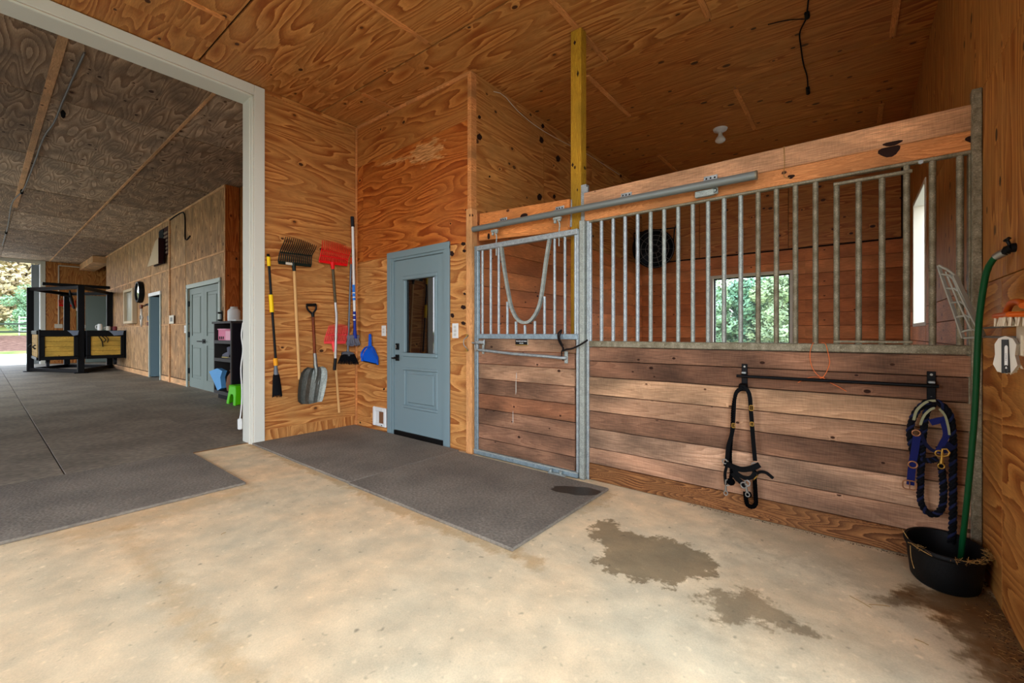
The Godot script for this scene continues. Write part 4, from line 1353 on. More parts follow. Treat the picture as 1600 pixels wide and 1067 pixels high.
		done("hanger_bolt", hb, M.galv_white, tr)
	# latch on the left edge
	var lt := new_st()
	box(lt, Vector3(0.085, 1.098, 0.03), Vector3(0.11, 0.028, 0.012), 0.003)
	box(lt, Vector3(0.14, 1.098, 0.026), Vector3(0.014, 0.05, 0.01), 0.002)
	tube(lt, [Vector3(-0.06, 1.092, 0.042), Vector3(0.12, 1.088, 0.03)], 0.008, 8)
	var la := done("latch", lt, M.galv, dr)
	var lh := new_st()
	tube(lh, curve([Vector3(0.03, 1.10, 0.036), Vector3(0.042, 1.075, 0.05), Vector3(0.044, 1.03, 0.052), Vector3(0.055, 1.008, 0.052), Vector3(0.068, 1.03, 0.05), Vector3(0.068, 1.075, 0.046)], 16), 0.0055, 6)
	done("latch_handle", lh, M.steel, la)
	# grab rail across the planks
	var gr := new_st()
	tube(gr, [Vector3(0.03, 1.022, 0.022), Vector3(0.1, 1.023, 0.042), Vector3(0.5, 1.0, 0.05), Vector3(0.93, 0.985, 0.05), Vector3(1.02, 0.98, 0.05), Vector3(1.045, 0.98, 0.03), Vector3(1.048, 0.98, 0.012)], 0.0135, 10)
	var g := done("grab_rail", gr, M.galv, dr)
	one_box("rail_flange", Vector3(1.03, 0.935, 0.012), Vector3(1.062, 1.035, 0.018), M.galv_white, g, 0.002)
	one_box("rail_flange", Vector3(0.105, 0.985, 0.012), Vector3(0.132, 1.075, 0.02), M.galv_white, g, 0.002)
	# worn white scrapes on the planks
	for e: Array in [[0.515, 0.70, 0.075, 0.004], [0.48, 0.42, 0.06, 0.003], [0.52, 0.80, 0.03, 0.003]]:
		var sc := new_st()
		extrude(sc, PackedVector2Array([Vector2(-e[3], -e[2]), Vector2(e[3], -e[2] * 0.6), Vector2(e[3] * 0.6, e[2]), Vector2(-e[3] * 0.6, e[2] * 0.7)]), 0.001, Transform3D(Basis.IDENTITY, Vector3(e[0], e[1], 0.0105)))
		done("scrape", sc, M.white_dull, dr)
	# bottom guide roller
	var gd := thing("door_guide", "small galvanized floor guide under the sliding door's right end", "guide", Vector3(-1.93, 0.0, -3.005))
	var gs := new_st()
	box(gs, Vector3(0.0, 0.012, 0.0), Vector3(0.16, 0.018, 0.04), 0.003)
	tube(gs, [Vector3(-0.06, 0.02, 0.004), Vector3(-0.06, 0.045, 0.004)], 0.012, 8)
	tube(gs, [Vector3(0.04, 0.02, 0.004), Vector3(0.04, 0.045, 0.004)], 0.012, 8)
	done("guide_plate", gs, M.galv_white, gd)
	# staple on the wooden post that takes the bolt
	var hk := thing("latch_staple", "twisted steel staple on the timber post beside the door latch", "hardware", Vector3(-2.965, 1.09, -2.995))
	var hs := new_st()
	tube(hs, curve([Vector3(0.012, 0.075, -0.004), Vector3(0.014, 0.055, 0.02), Vector3(-0.012, 0.03, 0.032), Vector3(-0.012, -0.02, 0.032), Vector3(0.01, -0.045, 0.024), Vector3(0.012, -0.075, -0.004)], 20), 0.005, 6)
	done("staple_wire", hs, M.steel, hk)
	var wa := new_st()
	tube(wa, [Vector3(-0.004, 0.07, -0.006), Vector3(-0.004, 0.07, 0.001)], 0.016, 10)
	done("washer", wa, M.brass, hk)
	var wa2 := new_st()
	tube(wa2, [Vector3(-0.004, -0.072, -0.006), Vector3(-0.004, -0.072, 0.001)], 0.016, 10)
	done("washer", wa2, M.brass, hk)
	# name plate
	var np := thing("name_plate", "small black name plate with white lettering on the sliding door", "sign", Vector3(-2.322, 1.105, -3.0185))
	one_box("plate", Vector3(-0.068, -0.023, -0.0185), Vector3(0.068, 0.023, -0.012), M.black, np, 0.001)
	one_box("plate_edge", Vector3(0.068, -0.027, -0.0185), Vector3(0.072, 0.025, -0.011), M.bristle_cream, np, 0.0005)
	one_box("plate_edge", Vector3(-0.068, -0.029, -0.0185), Vector3(0.072, -0.023, -0.011), M.brass, np, 0.0005)
	for e: Array in [["THE DECLAN POND", 0.008, 15], ["DECLAN", -0.011, 9]]:
		var tm := TextMesh.new()
		tm.font = SystemFont.new()
		(tm.font as SystemFont).font_names = PackedStringArray(["Droid Sans"])
		(tm.font as SystemFont).font_weight = 700
		tm.text = e[0]
		tm.font_size = 32
		tm.pixel_size = 0.00042 if e[2] == 15 else 0.00034
		tm.depth = 0.001
		var l := mesh_node("lettering", tm, M.white, np)
		l.position = Vector3(0, e[1], -0.0113)
	# rope tied between door and post
	var rp := thing("tie_cord", "dark cord knotted round the door bar and tied to the post", "cord", Vector3(-1.9, 1.15, -3.02))
	var rs := new_st()
	tube(rs, curve([Vector3(-0.005, 0.06, -0.02), Vector3(-0.018, 0.03, 0.012), Vector3(-0.006, -0.03, 0.02), Vector3(0.035, -0.09, 0.02), Vector3(0.02, -0.115, 0.012), Vector3(0.06, -0.10, 0.02), Vector3(0.12, -0.09, 0.022), Vector3(0.2, -0.055, 0.02), Vector3(0.255, -0.02, 0.012)], 40), 0.008, 6)
	tube(rs, curve([Vector3(0.01, 0.05, 0.004), Vector3(0.0, 0.0, 0.024), Vector3(0.03, -0.06, 0.03), Vector3(0.035, -0.1, 0.026)], 14), 0.006, 6)
	tube(rs, [Vector3(0.02, -0.11, 0.02), Vector3(0.016, -0.17, 0.012), Vector3(0.03, -0.19, 0.012)], 0.005, 5)
	done("cord_length", rs, M.rope_dark, rp)

# ------------------------------------------------------------------ the blue door
func build_house_door() -> void:
	var d := setting("door_1")
	var z := ZD
	# casing
	one_box("casing", Vector3(-4.32, 0.0, z), Vector3(-4.245, 2.09, z + 0.02), M.blue_paint, d, 0.004)
	one_box("casing", Vector3(-3.325, 0.0, z), Vector3(-3.25, 2.09, z + 0.02), M.blue_paint, d, 0.004)
	one_box("casing", Vector3(-4.32, 2.055, z), Vector3(-3.25, 2.13, z + 0.022), M.blue_paint, d, 0.004)
	one_box("jamb", Vector3(-4.245, 0.0, z - 0.10), Vector3(-4.215, 2.06, z + 0.008), M.blue_paint, d, 0.003)
	one_box("jamb", Vector3(-3.355, 0.0, z - 0.10), Vector3(-3.325, 2.06, z + 0.008), M.blue_paint, d, 0.003)
	one_box("jamb", Vector3(-4.215, 2.03, z - 0.10), Vector3(-3.355, 2.06, z + 0.008), M.blue_paint, d, 0.003)
	one_box("sill", Vector3(-4.215, 0.0, z - 0.08), Vector3(-3.355, 0.055, z - 0.002), M.black, d, 0.003)
	var x0 := -4.212
	var x1 := -3.358
	var zf := z - 0.012
	var zb := z - 0.056
	# leaf around two openings
	var leaf := new_st()
	var holes := [Rect2(0.165, 0.86, 0.585, 0.92), Rect2(0.165, 0.27, 0.585, 0.47)]
	for r: Rect2 in rect_minus(Rect2(0, 0, x1 - x0, 1.968), holes):
		bx(leaf, Vector3(x0 + r.position.x, 0.058 + r.position.y, zb), Vector3(x0 + r.end.x, 0.058 + r.end.y, zf))
	var lf := done("door_leaf", leaf, M.blue_paint, d)
	# raised frame of the pane
	var fy0 := 0.918
	var fx0 := x0 + 0.165
	for e: Array in [[0.0, 0.0, 0.585, 0.045], [0.0, 0.875, 0.585, 0.92], [0.0, 0.045, 0.045, 0.875], [0.54, 0.045, 0.585, 0.875]]:
		one_box("pane_moulding", Vector3(fx0 + e[0], fy0 + e[1], zb), Vector3(fx0 + e[2], fy0 + e[3], zf + 0.016), M.blue_paint, d, 0.009)
	one_box("pane", Vector3(fx0 + 0.045, fy0 + 0.045, zb + 0.012), Vector3(fx0 + 0.54, fy0 + 0.875, zb + 0.028), M.dark_pane, d, 0.0)
	# raised lower panel with its bevel
	var py := 0.328
	for e: Array in [[0.0, 0.0, 0.585, 0.035], [0.0, 0.435, 0.585, 0.47], [0.0, 0.035, 0.035, 0.435], [0.55, 0.035, 0.585, 0.435]]:
		one_box("panel_moulding", Vector3(fx0 + e[0], py + e[1], zb + 0.01), Vector3(fx0 + e[2], py + e[3], zf + 0.006), M.blue_paint, d, 0.008)
	var rp := new_st()
	bx(rp, Vector3(fx0 + 0.035, py + 0.035, zb + 0.01), Vector3(fx0 + 0.55, py + 0.435, zf - 0.016))
	box(rp, Vector3(fx0 + 0.2925, py + 0.235, zf - 0.012), Vector3(0.45, 0.335, 0.024), 0.011)
	done("raised_panel", rp, M.blue_paint, d)
	# lock and lever
	var lk := new_st()
	box(lk, Vector3(x0 + 0.06, 1.03, zf + 0.006), Vector3(0.062, 0.075, 0.012), 0.004)
	tube(lk, [Vector3(x0 + 0.06, 1.03, zf + 0.01), Vector3(x0 + 0.06, 1.03, zf + 0.022)], 0.02, 12)
	var dl := done("deadbolt", lk, M.black, d)
	dl.set_meta("label", "square black deadbolt plate")
	one_box("thumb_turn", Vector3(x0 + 0.055, 1.012, zf + 0.022), Vector3(x0 + 0.065, 1.048, zf + 0.03), M.steel, dl, 0.002)
	var lv := new_st()
	box(lv, Vector3(x0 + 0.06, 0.90, zf + 0.006), Vector3(0.066, 0.072, 0.012), 0.004)
	tube(lv, [Vector3(x0 + 0.06, 0.90, zf + 0.01), Vector3(x0 + 0.06, 0.90, zf + 0.052)], 0.012, 10)
	box(lv, Vector3(x0 + 0.075, 0.897, zf + 0.052), Vector3(0.125, 0.018, 0.014), 0.004)
	var dv := done("door_handle", lv, M.black, d)
	dv.set_meta("label", "black lever door handle")

func build_plate_switch(called: String, at: Vector3, n: Vector3, label: String, w: float, h: float, rows: int) -> void:
	var t := thing(called, label, "light switch", at)
	var u := Vector3.UP.cross(n)
	var b := Basis(u, Vector3.UP, n)
	var s := new_st()
	box(s, n * 0.003, Vector3(w, h, 0.006), 0.002, b)
	done("cover_plate", s, M.white, t)
	for k in rows:
		var r := new_st()
		var y := (k - (rows - 1) * 0.5) * h * 0.26
		box(r, Vector3(0, y, 0) + n * 0.0075, Vector3(w * 0.42, h * 0.20, 0.006), 0.002, b)
		done("rocker", r, M.white_dull, t)


# ------------------------------------------------------------------ tools on the wall
func P(y: float, z: float, off := 0.035) -> Vector3:
	return Vector3(XT + off, y, z)

func rod(called: String, a: Vector3, b: Vector3, r: float, m: Material, parent: Node, r2 := -1.0) -> MeshInstance3D:
	var s := new_st()
	tube(s, [a, a.lerp(b, 0.5), b], [r, (r + (r2 if r2 > 0.0 else r)) * 0.5, r2 if r2 > 0.0 else r], 12)
	return done(called, s, m, parent)

# head of a manure fork: a socket, a heel bar, a second bar and tines that bend
func fork_head(parent: Node, m: Material, heel_a: Vector3, heel_b: Vector3, bar_a: Vector3, bar_b: Vector3, tip_a: Vector3, tip_b: Vector3, n: int, r: float, bulge: float) -> void:
	var hs := new_st()
	var dir := (heel_b - heel_a).normalized()
	var bb := Basis(dir, Vector3.RIGHT.cross(dir).normalized() * -1.0, Vector3.RIGHT)
	var yv := Vector3.RIGHT.cross(dir).normalized()
	box(hs, (heel_a + heel_b) * 0.5, Vector3((heel_b - heel_a).length(), 0.035, 0.016), 0.004, Basis(dir, yv, dir.cross(yv)))
	done("heel_bar", hs, m, parent)
	var b2 := new_st()
	tube(b2, [bar_a, bar_b], 0.008, 6)
	done("cross_bar", b2, m, parent)
	for k in n:
		var t := float(k) / (n - 1)
		var s := new_st()
		var h := heel_a.lerp(heel_b, t)
		var q := bar_a.lerp(bar_b, t)
		var p := tip_a.lerp(tip_b, t)
		var edge := absf(t - 0.5) * 2.0
		tube(s, curve([h, q, q.lerp(p, 0.5) + Vector3(bulge, 0, 0), p + Vector3(0.0, -0.02 * edge * edge, 0)], 10), [r * 1.15, r * 1.15, r * 1.1, r * 1.1, r, r, r * 0.95, r * 0.9, r * 0.85, r * 0.75, r * 0.5], 6)
		done("tine", s, m, parent)

func build_tools() -> void:
	var grp := "barn tools hung on the plywood wall"
	# 1: telescopic duster with yellow grips
	var t := thing("duster", "black pole brush with yellow grips, nearest the pale door casing", "broom", Vector3.ZERO, grp)
	rod("pole", P(2.02, -1.965), P(0.90, -2.04), 0.0125, M.black, t)
	rod("end_cap", P(2.045, -1.962), P(2.015, -1.965), 0.014, M.black_matt, t)
	rod("grip", P(2.015, -1.966), P(1.915, -1.971), 0.018, M.yellow, t)
	rod("grip", P(1.605, -1.989), P(1.415, -2.001), 0.022, M.yellow, t)
	rod("collar", P(0.91, -2.036), P(0.83, -2.042), 0.022, M.amber, t)
	rod("brush_neck", P(0.83, -2.04), P(0.73, -2.045), 0.016, M.grey_tube, t, 0.026)
	var bs := new_st()
	tube(bs, [P(0.735, -2.045), P(0.70, -2.047), P(0.60, -2.052), P(0.52, -2.056), P(0.505, -2.056)], [0.03, 0.036, 0.044, 0.05, 0.046], 14, Vector3.RIGHT, 0.62)
	done("brush_head", bs, M.bristle_black, t)
	for k in 26:
		var a := TAU * k / 26.0
		var c := new_st()
		var e := Vector3(sin(a) * 0.026, 0, cos(a) * 0.044)
		tube(c, [P(0.62, -2.052) + e * 0.85, P(0.495 - rng.randf() * 0.02, -2.056) + e * 1.12], [0.006, 0.003], 5)
		done("bristle_tuft", c, M.bristle_black, t)
	# 2: fork with dark green tines
	t = thing("manure_fork", "manure fork with dark green tines and a long pale wooden handle", "fork", Vector3.ZERO, grp)
	fork_head(t, M.dark_green, P(1.965, -2.062, 0.05), P(1.975, -2.425, 0.05), P(2.075, -2.068, 0.075), P(2.085, -2.42, 0.075), P(2.285, -2.15, 0.03), P(2.245, -2.50, 0.03), 17, 0.0058, 0.02)
	one_box("sticker", P(1.965, -2.18, 0.058) - Vector3(0, 0.014, 0.045), P(1.965, -2.18, 0.0595) + Vector3(0, 0.014, 0.045), M.off_white, t, 0.0005)
	rod("socket", P(1.985, -2.226, 0.05), P(1.89, -2.235, 0.045), 0.024, M.dark_green, t, 0.018)
	rod("handle", P(1.90, -2.234, 0.045), P(0.655, -2.298, 0.035), 0.0165, M.handle_wood, t)
	# 3: aluminium scoop with a d handle
	t = thing("scoop_shovel", "aluminium scoop shovel with black d grip hung blade down", "shovel", Vector3.ZERO, grp)
	var g := new_st()
	tube(g, [P(1.512, -2.378), P(1.522, -2.49)], 0.017, 10)
	tube(g, curve([P(1.505, -2.38), P(1.46, -2.395), P(1.425, -2.432), P(1.41, -2.452)], 12), 0.011, 8, Vector3.RIGHT, 0.8)
	tube(g, curve([P(1.515, -2.49), P(1.47, -2.49), P(1.43, -2.462), P(1.41, -2.452)], 12), 0.011, 8, Vector3.RIGHT, 0.8)
	tube(g, [P(1.425, -2.452), P(1.375, -2.455)], [0.02, 0.017], 10)
	done("d_grip", g, M.black, t)
	rod("shaft", P(1.38, -2.455), P(0.92, -2.478), 0.0165, M.handle_brown, t)
	rod("ferrule", P(0.95, -2.476), P(0.80, -2.486), 0.019, M.steel, t, 0.022)
	var bl := new_st()
	var prof := [[0.79, -2.39, -2.575, 0.02], [0.77, -2.345, -2.60, 0.035], [0.73, -2.305, -2.612, 0.05], [0.65, -2.275, -2.605, 0.062], [0.56, -2.262, -2.59, 0.065], [0.47, -2.258, -2.572, 0.062], [0.41, -2.265, -2.557, 0.058], [0.375, -2.30, -2.545, 0.055]]
	var rows := []
	for pr: Array in prof:
		var row := []
		for k in 13:
			var u := k / 12.0
			var q := absf(u - 0.5) * 2.0
			var off: float = 0.012 + pr[3] * (0.25 + 0.75 * pow(q, 3.0)) + 0.006 * cos(u * TAU * 3.0)
			row.append(P(pr[0] - 0.02 * (1.0 - q), lerpf(pr[1], pr[2], u), off))
		rows.append(row)
	for i in rows.size() - 1:
		for k in 12:
			for sd in [0.0, -0.003]:
				var a: Vector3 = rows[i][k]
				var b: Vector3 = rows[i][k + 1]
				var c: Vector3 = rows[i + 1][k + 1]
				var d: Vector3 = rows[i + 1][k]
				var n := (b - a).cross(d - a).normalized()
				if n.x < 0: n = -n
				if sd < 0.0: n = -n
				var of := Vector3(sd, 0, 0)
				quad(bl, a + of, b + of, c + of, d + of, n, [Vector2(k, i) * 0.03, Vector2(k + 1, i) * 0.03, Vector2(k + 1, i + 1) * 0.03, Vector2(k, i + 1) * 0.03])
	var blade := done("blade", bl, M.alu, t)
	var rb := new_st()
	tube(rb, curve([P(0.82, -2.484, 0.03), P(0.76, -2.49, 0.045), P(0.68, -2.488, 0.045), P(0.58, -2.47, 0.03)], 14), [0.024, 0.024, 0.024, 0.023, 0.022, 0.021, 0.02, 0.019, 0.017, 0.015, 0.013, 0.011, 0.009, 0.007, 0.004], 8)
	done("blade_socket", rb, M.alu, t)
	for e: Array in [[0.60, -2.40, 0.13], [0.60, -2.545, 0.14]]:
		var r2 := new_st()
		tube(r2, [P(e[0] + e[2] * 0.5, e[1], 0.03), P(e[0], e[1] + 0.02, 0.03), P(e[0] - e[2] * 0.5, e[1] + 0.04, 0.03)], [0.003, 0.008, 0.003], 6)
		done("blade_rib", r2, M.alu, blade)
	# 4: red fork with a bent metal handle
	t = thing("manure_fork", "bright red plastic fork with a bent silver handle", "fork", Vector3.ZERO, grp)
	fork_head(t, M.red, P(2.04, -2.515, 0.06), P(2.035, -2.872, 0.06), P(2.105, -2.52, 0.085), P(2.10, -2.868, 0.085), P(2.315, -2.565, 0.04), P(2.285, -2.93, 0.04), 17, 0.0055, 0.02)
	var wb := new_st()
	tube(wb, [P(2.17, -2.525, 0.085), P(2.155, -2.88, 0.085)], 0.005, 6)
	done("cross_bar", wb, M.red, t)
	rod("socket", P(2.05, -2.68, 0.06), P(1.965, -2.69, 0.055), 0.032, M.red, t, 0.018)
	var hd := new_st()
	tube(hd, curve([P(1.98, -2.688, 0.055), P(1.72, -2.708, 0.055), P(1.50, -2.724, 0.06), P(1.38, -2.733, 0.062), P(1.20, -2.728, 0.06), P(0.87, -2.722, 0.055)], 24), 0.0155, 10)
	done("handle", hd, M.silver_paint, t)
	rod("worn_sleeve", P(1.97, -2.689, 0.055), P(1.56, -2.7195, 0.058), 0.0162, M.worn_sleeve, t)
	rod("grip", P(0.88, -2.722, 0.055), P(0.735, -2.71, 0.052), 0.018, M.black, t)
	# 5: coral fork behind it
	t = thing("manure_fork", "smaller coral red fork hung lower behind the silver handle", "fork", Vector3.ZERO, grp)
	fork_head(t, M.coral, P(1.075, -2.60, 0.02), P(1.07, -2.872, 0.02), P(1.165, -2.612, 0.04), P(1.165, -2.885, 0.04), P(1.30, -2.665, 0.015), P(1.30, -2.90, 0.015), 14, 0.0055, 0.012)
	rod("socket", P(1.08, -2.71, 0.02), P(0.96, -2.728, 0.024), 0.022, M.coral, t, 0.017)
	rod("handle", P(0.97, -2.727, 0.024), P(0.205, -2.788, 0.025), 0.015, M.handle_wood, t)
	# 6: black angle broom
	t = thing("angle_broom", "black bristled angle broom with thin grey handle and orange tip", "broom", Vector3.ZERO, grp)
	rod("handle", P(2.07, -2.945, 0.03), P(0.93, -2.90, 0.03), 0.0125, M.grey_tube, t)
	rod("end_cap", P(2.14, -2.948, 0.03), P(2.06, -2.945, 0.03), 0.0155, M.tip_orange, t)
	rod("neck", P(0.97, -2.90, 0.03), P(0.90, -2.905, 0.03), 0.017, M.grey_tube, t, 0.024)
	var cp := new_st()
	tube(cp, [P(0.935, -2.82, 0.032), P(0.935, -2.90, 0.032), P(0.92, -2.975, 0.032)], [0.018, 0.028, 0.018], 10, Vector3.RIGHT, 0.8)
	done("broom_cap", cp, M.grey_tube, t)
	for k in 40:
		var u := (k + 0.5) / 40.0
		var row := k % 3
		var s := new_st()
		var a := P(0.925 - 0.006 * absf(u - 0.5), lerpf(-2.825, -2.985, u), 0.018 + row * 0.013)
		var b := P(lerpf(0.81, 0.785, u) + rng.randf_range(-0.008, 0.008), lerpf(-2.77, -3.05, u), 0.014 + row * 0.018)
		tube(s, [a, a.lerp(b, 0.5), b], [0.006, 0.007, 0.0045], 5)
		done("bristle_tuft", s, M.bristle_black, t)
	# 7: long white and blue pole with a grey head
	t = thing("scrub_broom", "tall white and blue pole broom with grey brush, in the corner", "broom", Vector3.ZERO, grp)
	rod("end_cap", P(2.645, -2.925, 0.09), P(2.52, -2.932, 0.09), 0.021, M.grip_dark, t)
	rod("pole", P(2.525, -2.932, 0.09), P(1.16, -2.962, 0.09), 0.016, M.white, t)
	rod("blue_band", P(1.795, -2.944, 0.09), P(1.60, -2.951, 0.09), 0.0175, M.band_blue, t)
	rod("blue_sleeve", P(1.46, -2.956, 0.09), P(1.16, -2.962, 0.09), 0.0175, M.blue_sleeve, t)
	for y: float in [1.70, 1.645, 1.42, 1.36]:
		rod("white_ring", P(y, -2.948 - (1.7 - y) * 0.02, 0.09), P(y - 0.014, -2.948 - (1.7 - y) * 0.02, 0.09), 0.0182, M.white, t)
	rod("socket", P(1.22, -2.961, 0.09), P(1.12, -2.965, 0.09), 0.02, M.blue_sleeve, t, 0.026)
	var hb := new_st()
	tube(hb, [P(1.135, -2.875, 0.075), P(1.135, -2.97, 0.075), P(1.14, -3.02, 0.075)], [0.03, 0.034, 0.026], 10, Vector3.RIGHT, 0.9)
	done("brush_block", hb, M.bristle_grey, t)
	for k in 44:
		var u := rng.randf()
		var s := new_st()
		var a := P(1.125, lerpf(-2.88, -3.0, u), 0.055 + rng.randf() * 0.05)
		var b := P(1.02 + rng.randf_range(0.0, 0.03), lerpf(-2.87, -3.03, u) , 0.045 + rng.randf() * 0.07)
		tube(s, [a, b], [0.009, 0.006], 5)
		done("bristle_tuft", s, M.bristle_grey, t)
	# 8: dustpan on the next wall
	var dz := ZD + 0.03
	t = thing("dustpan", "bright blue dustpan hung on the wall between brooms and switch", "dustpan", Vector3(-4.655, 1.0, dz), grp)
	var hs := new_st()
	extrude(hs, PackedVector2Array([Vector2(-0.028, 0.0), Vector2(0.03, 0.0), Vector2(0.022, 0.10), Vector2(0.02, 0.165), Vector2(0.005, 0.178), Vector2(-0.015, 0.165), Vector2(-0.018, 0.10)]), 0.016)
	done("handle", hs, M.blue, t)
	var pn := new_st()
	extrude(pn, PackedVector2Array([Vector2(-0.04, 0.025), Vector2(-0.115, -0.03), Vector2(-0.16, -0.075), Vector2(-0.17, -0.165), Vector2(0.16, -0.195), Vector2(0.155, -0.11), Vector2(0.10, -0.03), Vector2(0.045, 0.025)]), 0.006, Transform3D(Basis.IDENTITY, Vector3(0, 0, -0.012)))
	done("pan", pn, M.blue, t)
	for e: Array in [[[Vector3(-0.17, -0.165, 0.0), Vector3(-0.16, -0.075, 0.012), Vector3(-0.10, -0.018, 0.02), Vector3(-0.03, 0.02, 0.02), Vector3(0.04, 0.02, 0.02), Vector3(0.10, -0.03, 0.02), Vector3(0.153, -0.11, 0.012), Vector3(0.16, -0.195, 0.0)]]]:
		var sw := new_st()
		strap(sw, curve(e[0], 24), 0.03, 0.004, Vector3(0.0, -1.0, 0.05))
		done("side_wall", sw, M.blue, t)
	var lp := new_st()
	box(lp, Vector3(-0.005, -0.178, -0.008), Vector3(0.335, 0.012, 0.008), 0.002, Basis(Vector3(1, -0.09, 0).normalized(), Vector3(0.09, 1, 0).normalized(), Vector3.BACK))
	done("lip", lp, M.black, t)
	# switches and the pet door
	build_plate_switch("light_switch", Vector3(-4.405, 1.215, ZD), Vector3.BACK, "white two rocker switch plate left of the blue door", 0.085, 0.125, 2)
	build_plate_switch("light_switch", Vector3(-3.175, 1.21, ZD), Vector3.BACK, "tall white switch plate right of the blue door", 0.088, 0.15, 3)
	t = thing("pet_door", "white plastic cat flap low on the wall beside the blue door", "pet door", Vector3(-4.475, 0.175, ZD))
	var fr := new_st()
	var outer := rounded(0.27, 0.24, 0.035, 5)
	for e: Array in [[-0.135, -0.115, -0.085, 0.115], [0.085, -0.115, 0.135, 0.115], [-0.085, 0.065, 0.085, 0.115], [-0.085, -0.115, 0.085, -0.075]]:
		box(fr, Vector3((e[0] + e[2]) * 0.5, (e[1] + e[3]) * 0.5, 0.012), Vector3(e[2] - e[0], e[3] - e[1], 0.028), 0.01)
	done("flap_frame", fr, M.white, t)
	one_box("tunnel", Vector3(-0.085, -0.075, 0.0), Vector3(0.085, 0.065, 0.004), M.brown_bag, t, 0.0)
	one_box("flap", Vector3(-0.085, -0.075, 0.006), Vector3(-0.02, 0.065, 0.012), M.white, t, 0.002)
	one_box("flap_lock", Vector3(0.055, -0.1, 0.026), Vector3(0.07, -0.088, 0.03), M.black, t, 0.001)

# ------------------------------------------------------------------ tack on the stall front
func rope(called: String, ctrl: Array, r: float, m: Material, m2: Material, parent: Node, n := 60, turns := 40.0) -> void:
	var pts := curve(ctrl, n)
	var s := new_st()
	tube(s, pts, r * 0.8, 8)
	var main := done(called, s, m, parent)
	var fr := frames(pts, Vector3.ZERO, false)
	for st in 3:
		var c := []
		for i in range(0, n * 3 + 1):
			var f := float(i) / 3.0
			var k := mini(int(f), n - 1)
			var p: Vector3 = pts[k].lerp(pts[k + 1], f - k)
			var a := f / n * turns * TAU / 3.0 + st * TAU / 3.0
			c.append(p + (fr[k][0] * cos(a) + fr[k][1] * sin(a)) * r * 0.62)
		var ss := new_st()
		tube(ss, c, r * 0.5, 5)
		done("strand", ss, m2 if st == 0 else m, main)

func buckle(c: Vector3, w: float, h: float, m: Material, parent: Node, called := "buckle", r := 0.004) -> void:
	var s := new_st()
	var pts := []
	for p: Vector2 in rounded(w, h, minf(w, h) * 0.3, 3):
		pts.append(c + Vector3(p.x, p.y, 0))
	tube(s, pts, r, 6, Vector3.BACK, 1.0, true)
	tube(s, [c - Vector3(0, h * 0.5, 0), c + Vector3(0, h * 0.45, 0.004)], r * 0.7, 5)
	done(called, s, m, parent)

func oring(c: Vector3, r: float, m: Material, parent: Node, called := "ring", u := Vector3.RIGHT, v := Vector3.UP, th := 0.004) -> void:
	var s := new_st()
	tube(s, ring_pts(c, u, v, r, r, 18), th, 6, Vector3.ZERO, 1.0, true)
	done(called, s, m, parent)

func snap_hook(c: Vector3, ang: float, m: Material, parent: Node) -> void:
	var s := new_st()
	var b := Basis(Vector3.BACK, ang).scaled(Vector3.ONE * 0.72)
	tube(s, [c + b * Vector3(0, 0.0, 0.0), c + b * Vector3(0, 0.05, 0.0)], [0.009, 0.006], 8)
	tube(s, [c + b * Vector3(0.004, 0.05, 0), c + b * Vector3(0.028, 0.06, 0), c + b * Vector3(0.036, 0.085, 0), c + b * Vector3(0.02, 0.105, 0), c + b * Vector3(0.0, 0.1, 0), c + b * Vector3(-0.002, 0.06, 0)], 0.0045, 7)
	tube(s, ring_pts(c + b * Vector3(0, -0.018, 0), b * Vector3.RIGHT, b * Vector3.UP, 0.016, 0.018, 14), 0.0035, 6, Vector3.ZERO, 1.0, true)
	done("snap_hook", s, m, parent)

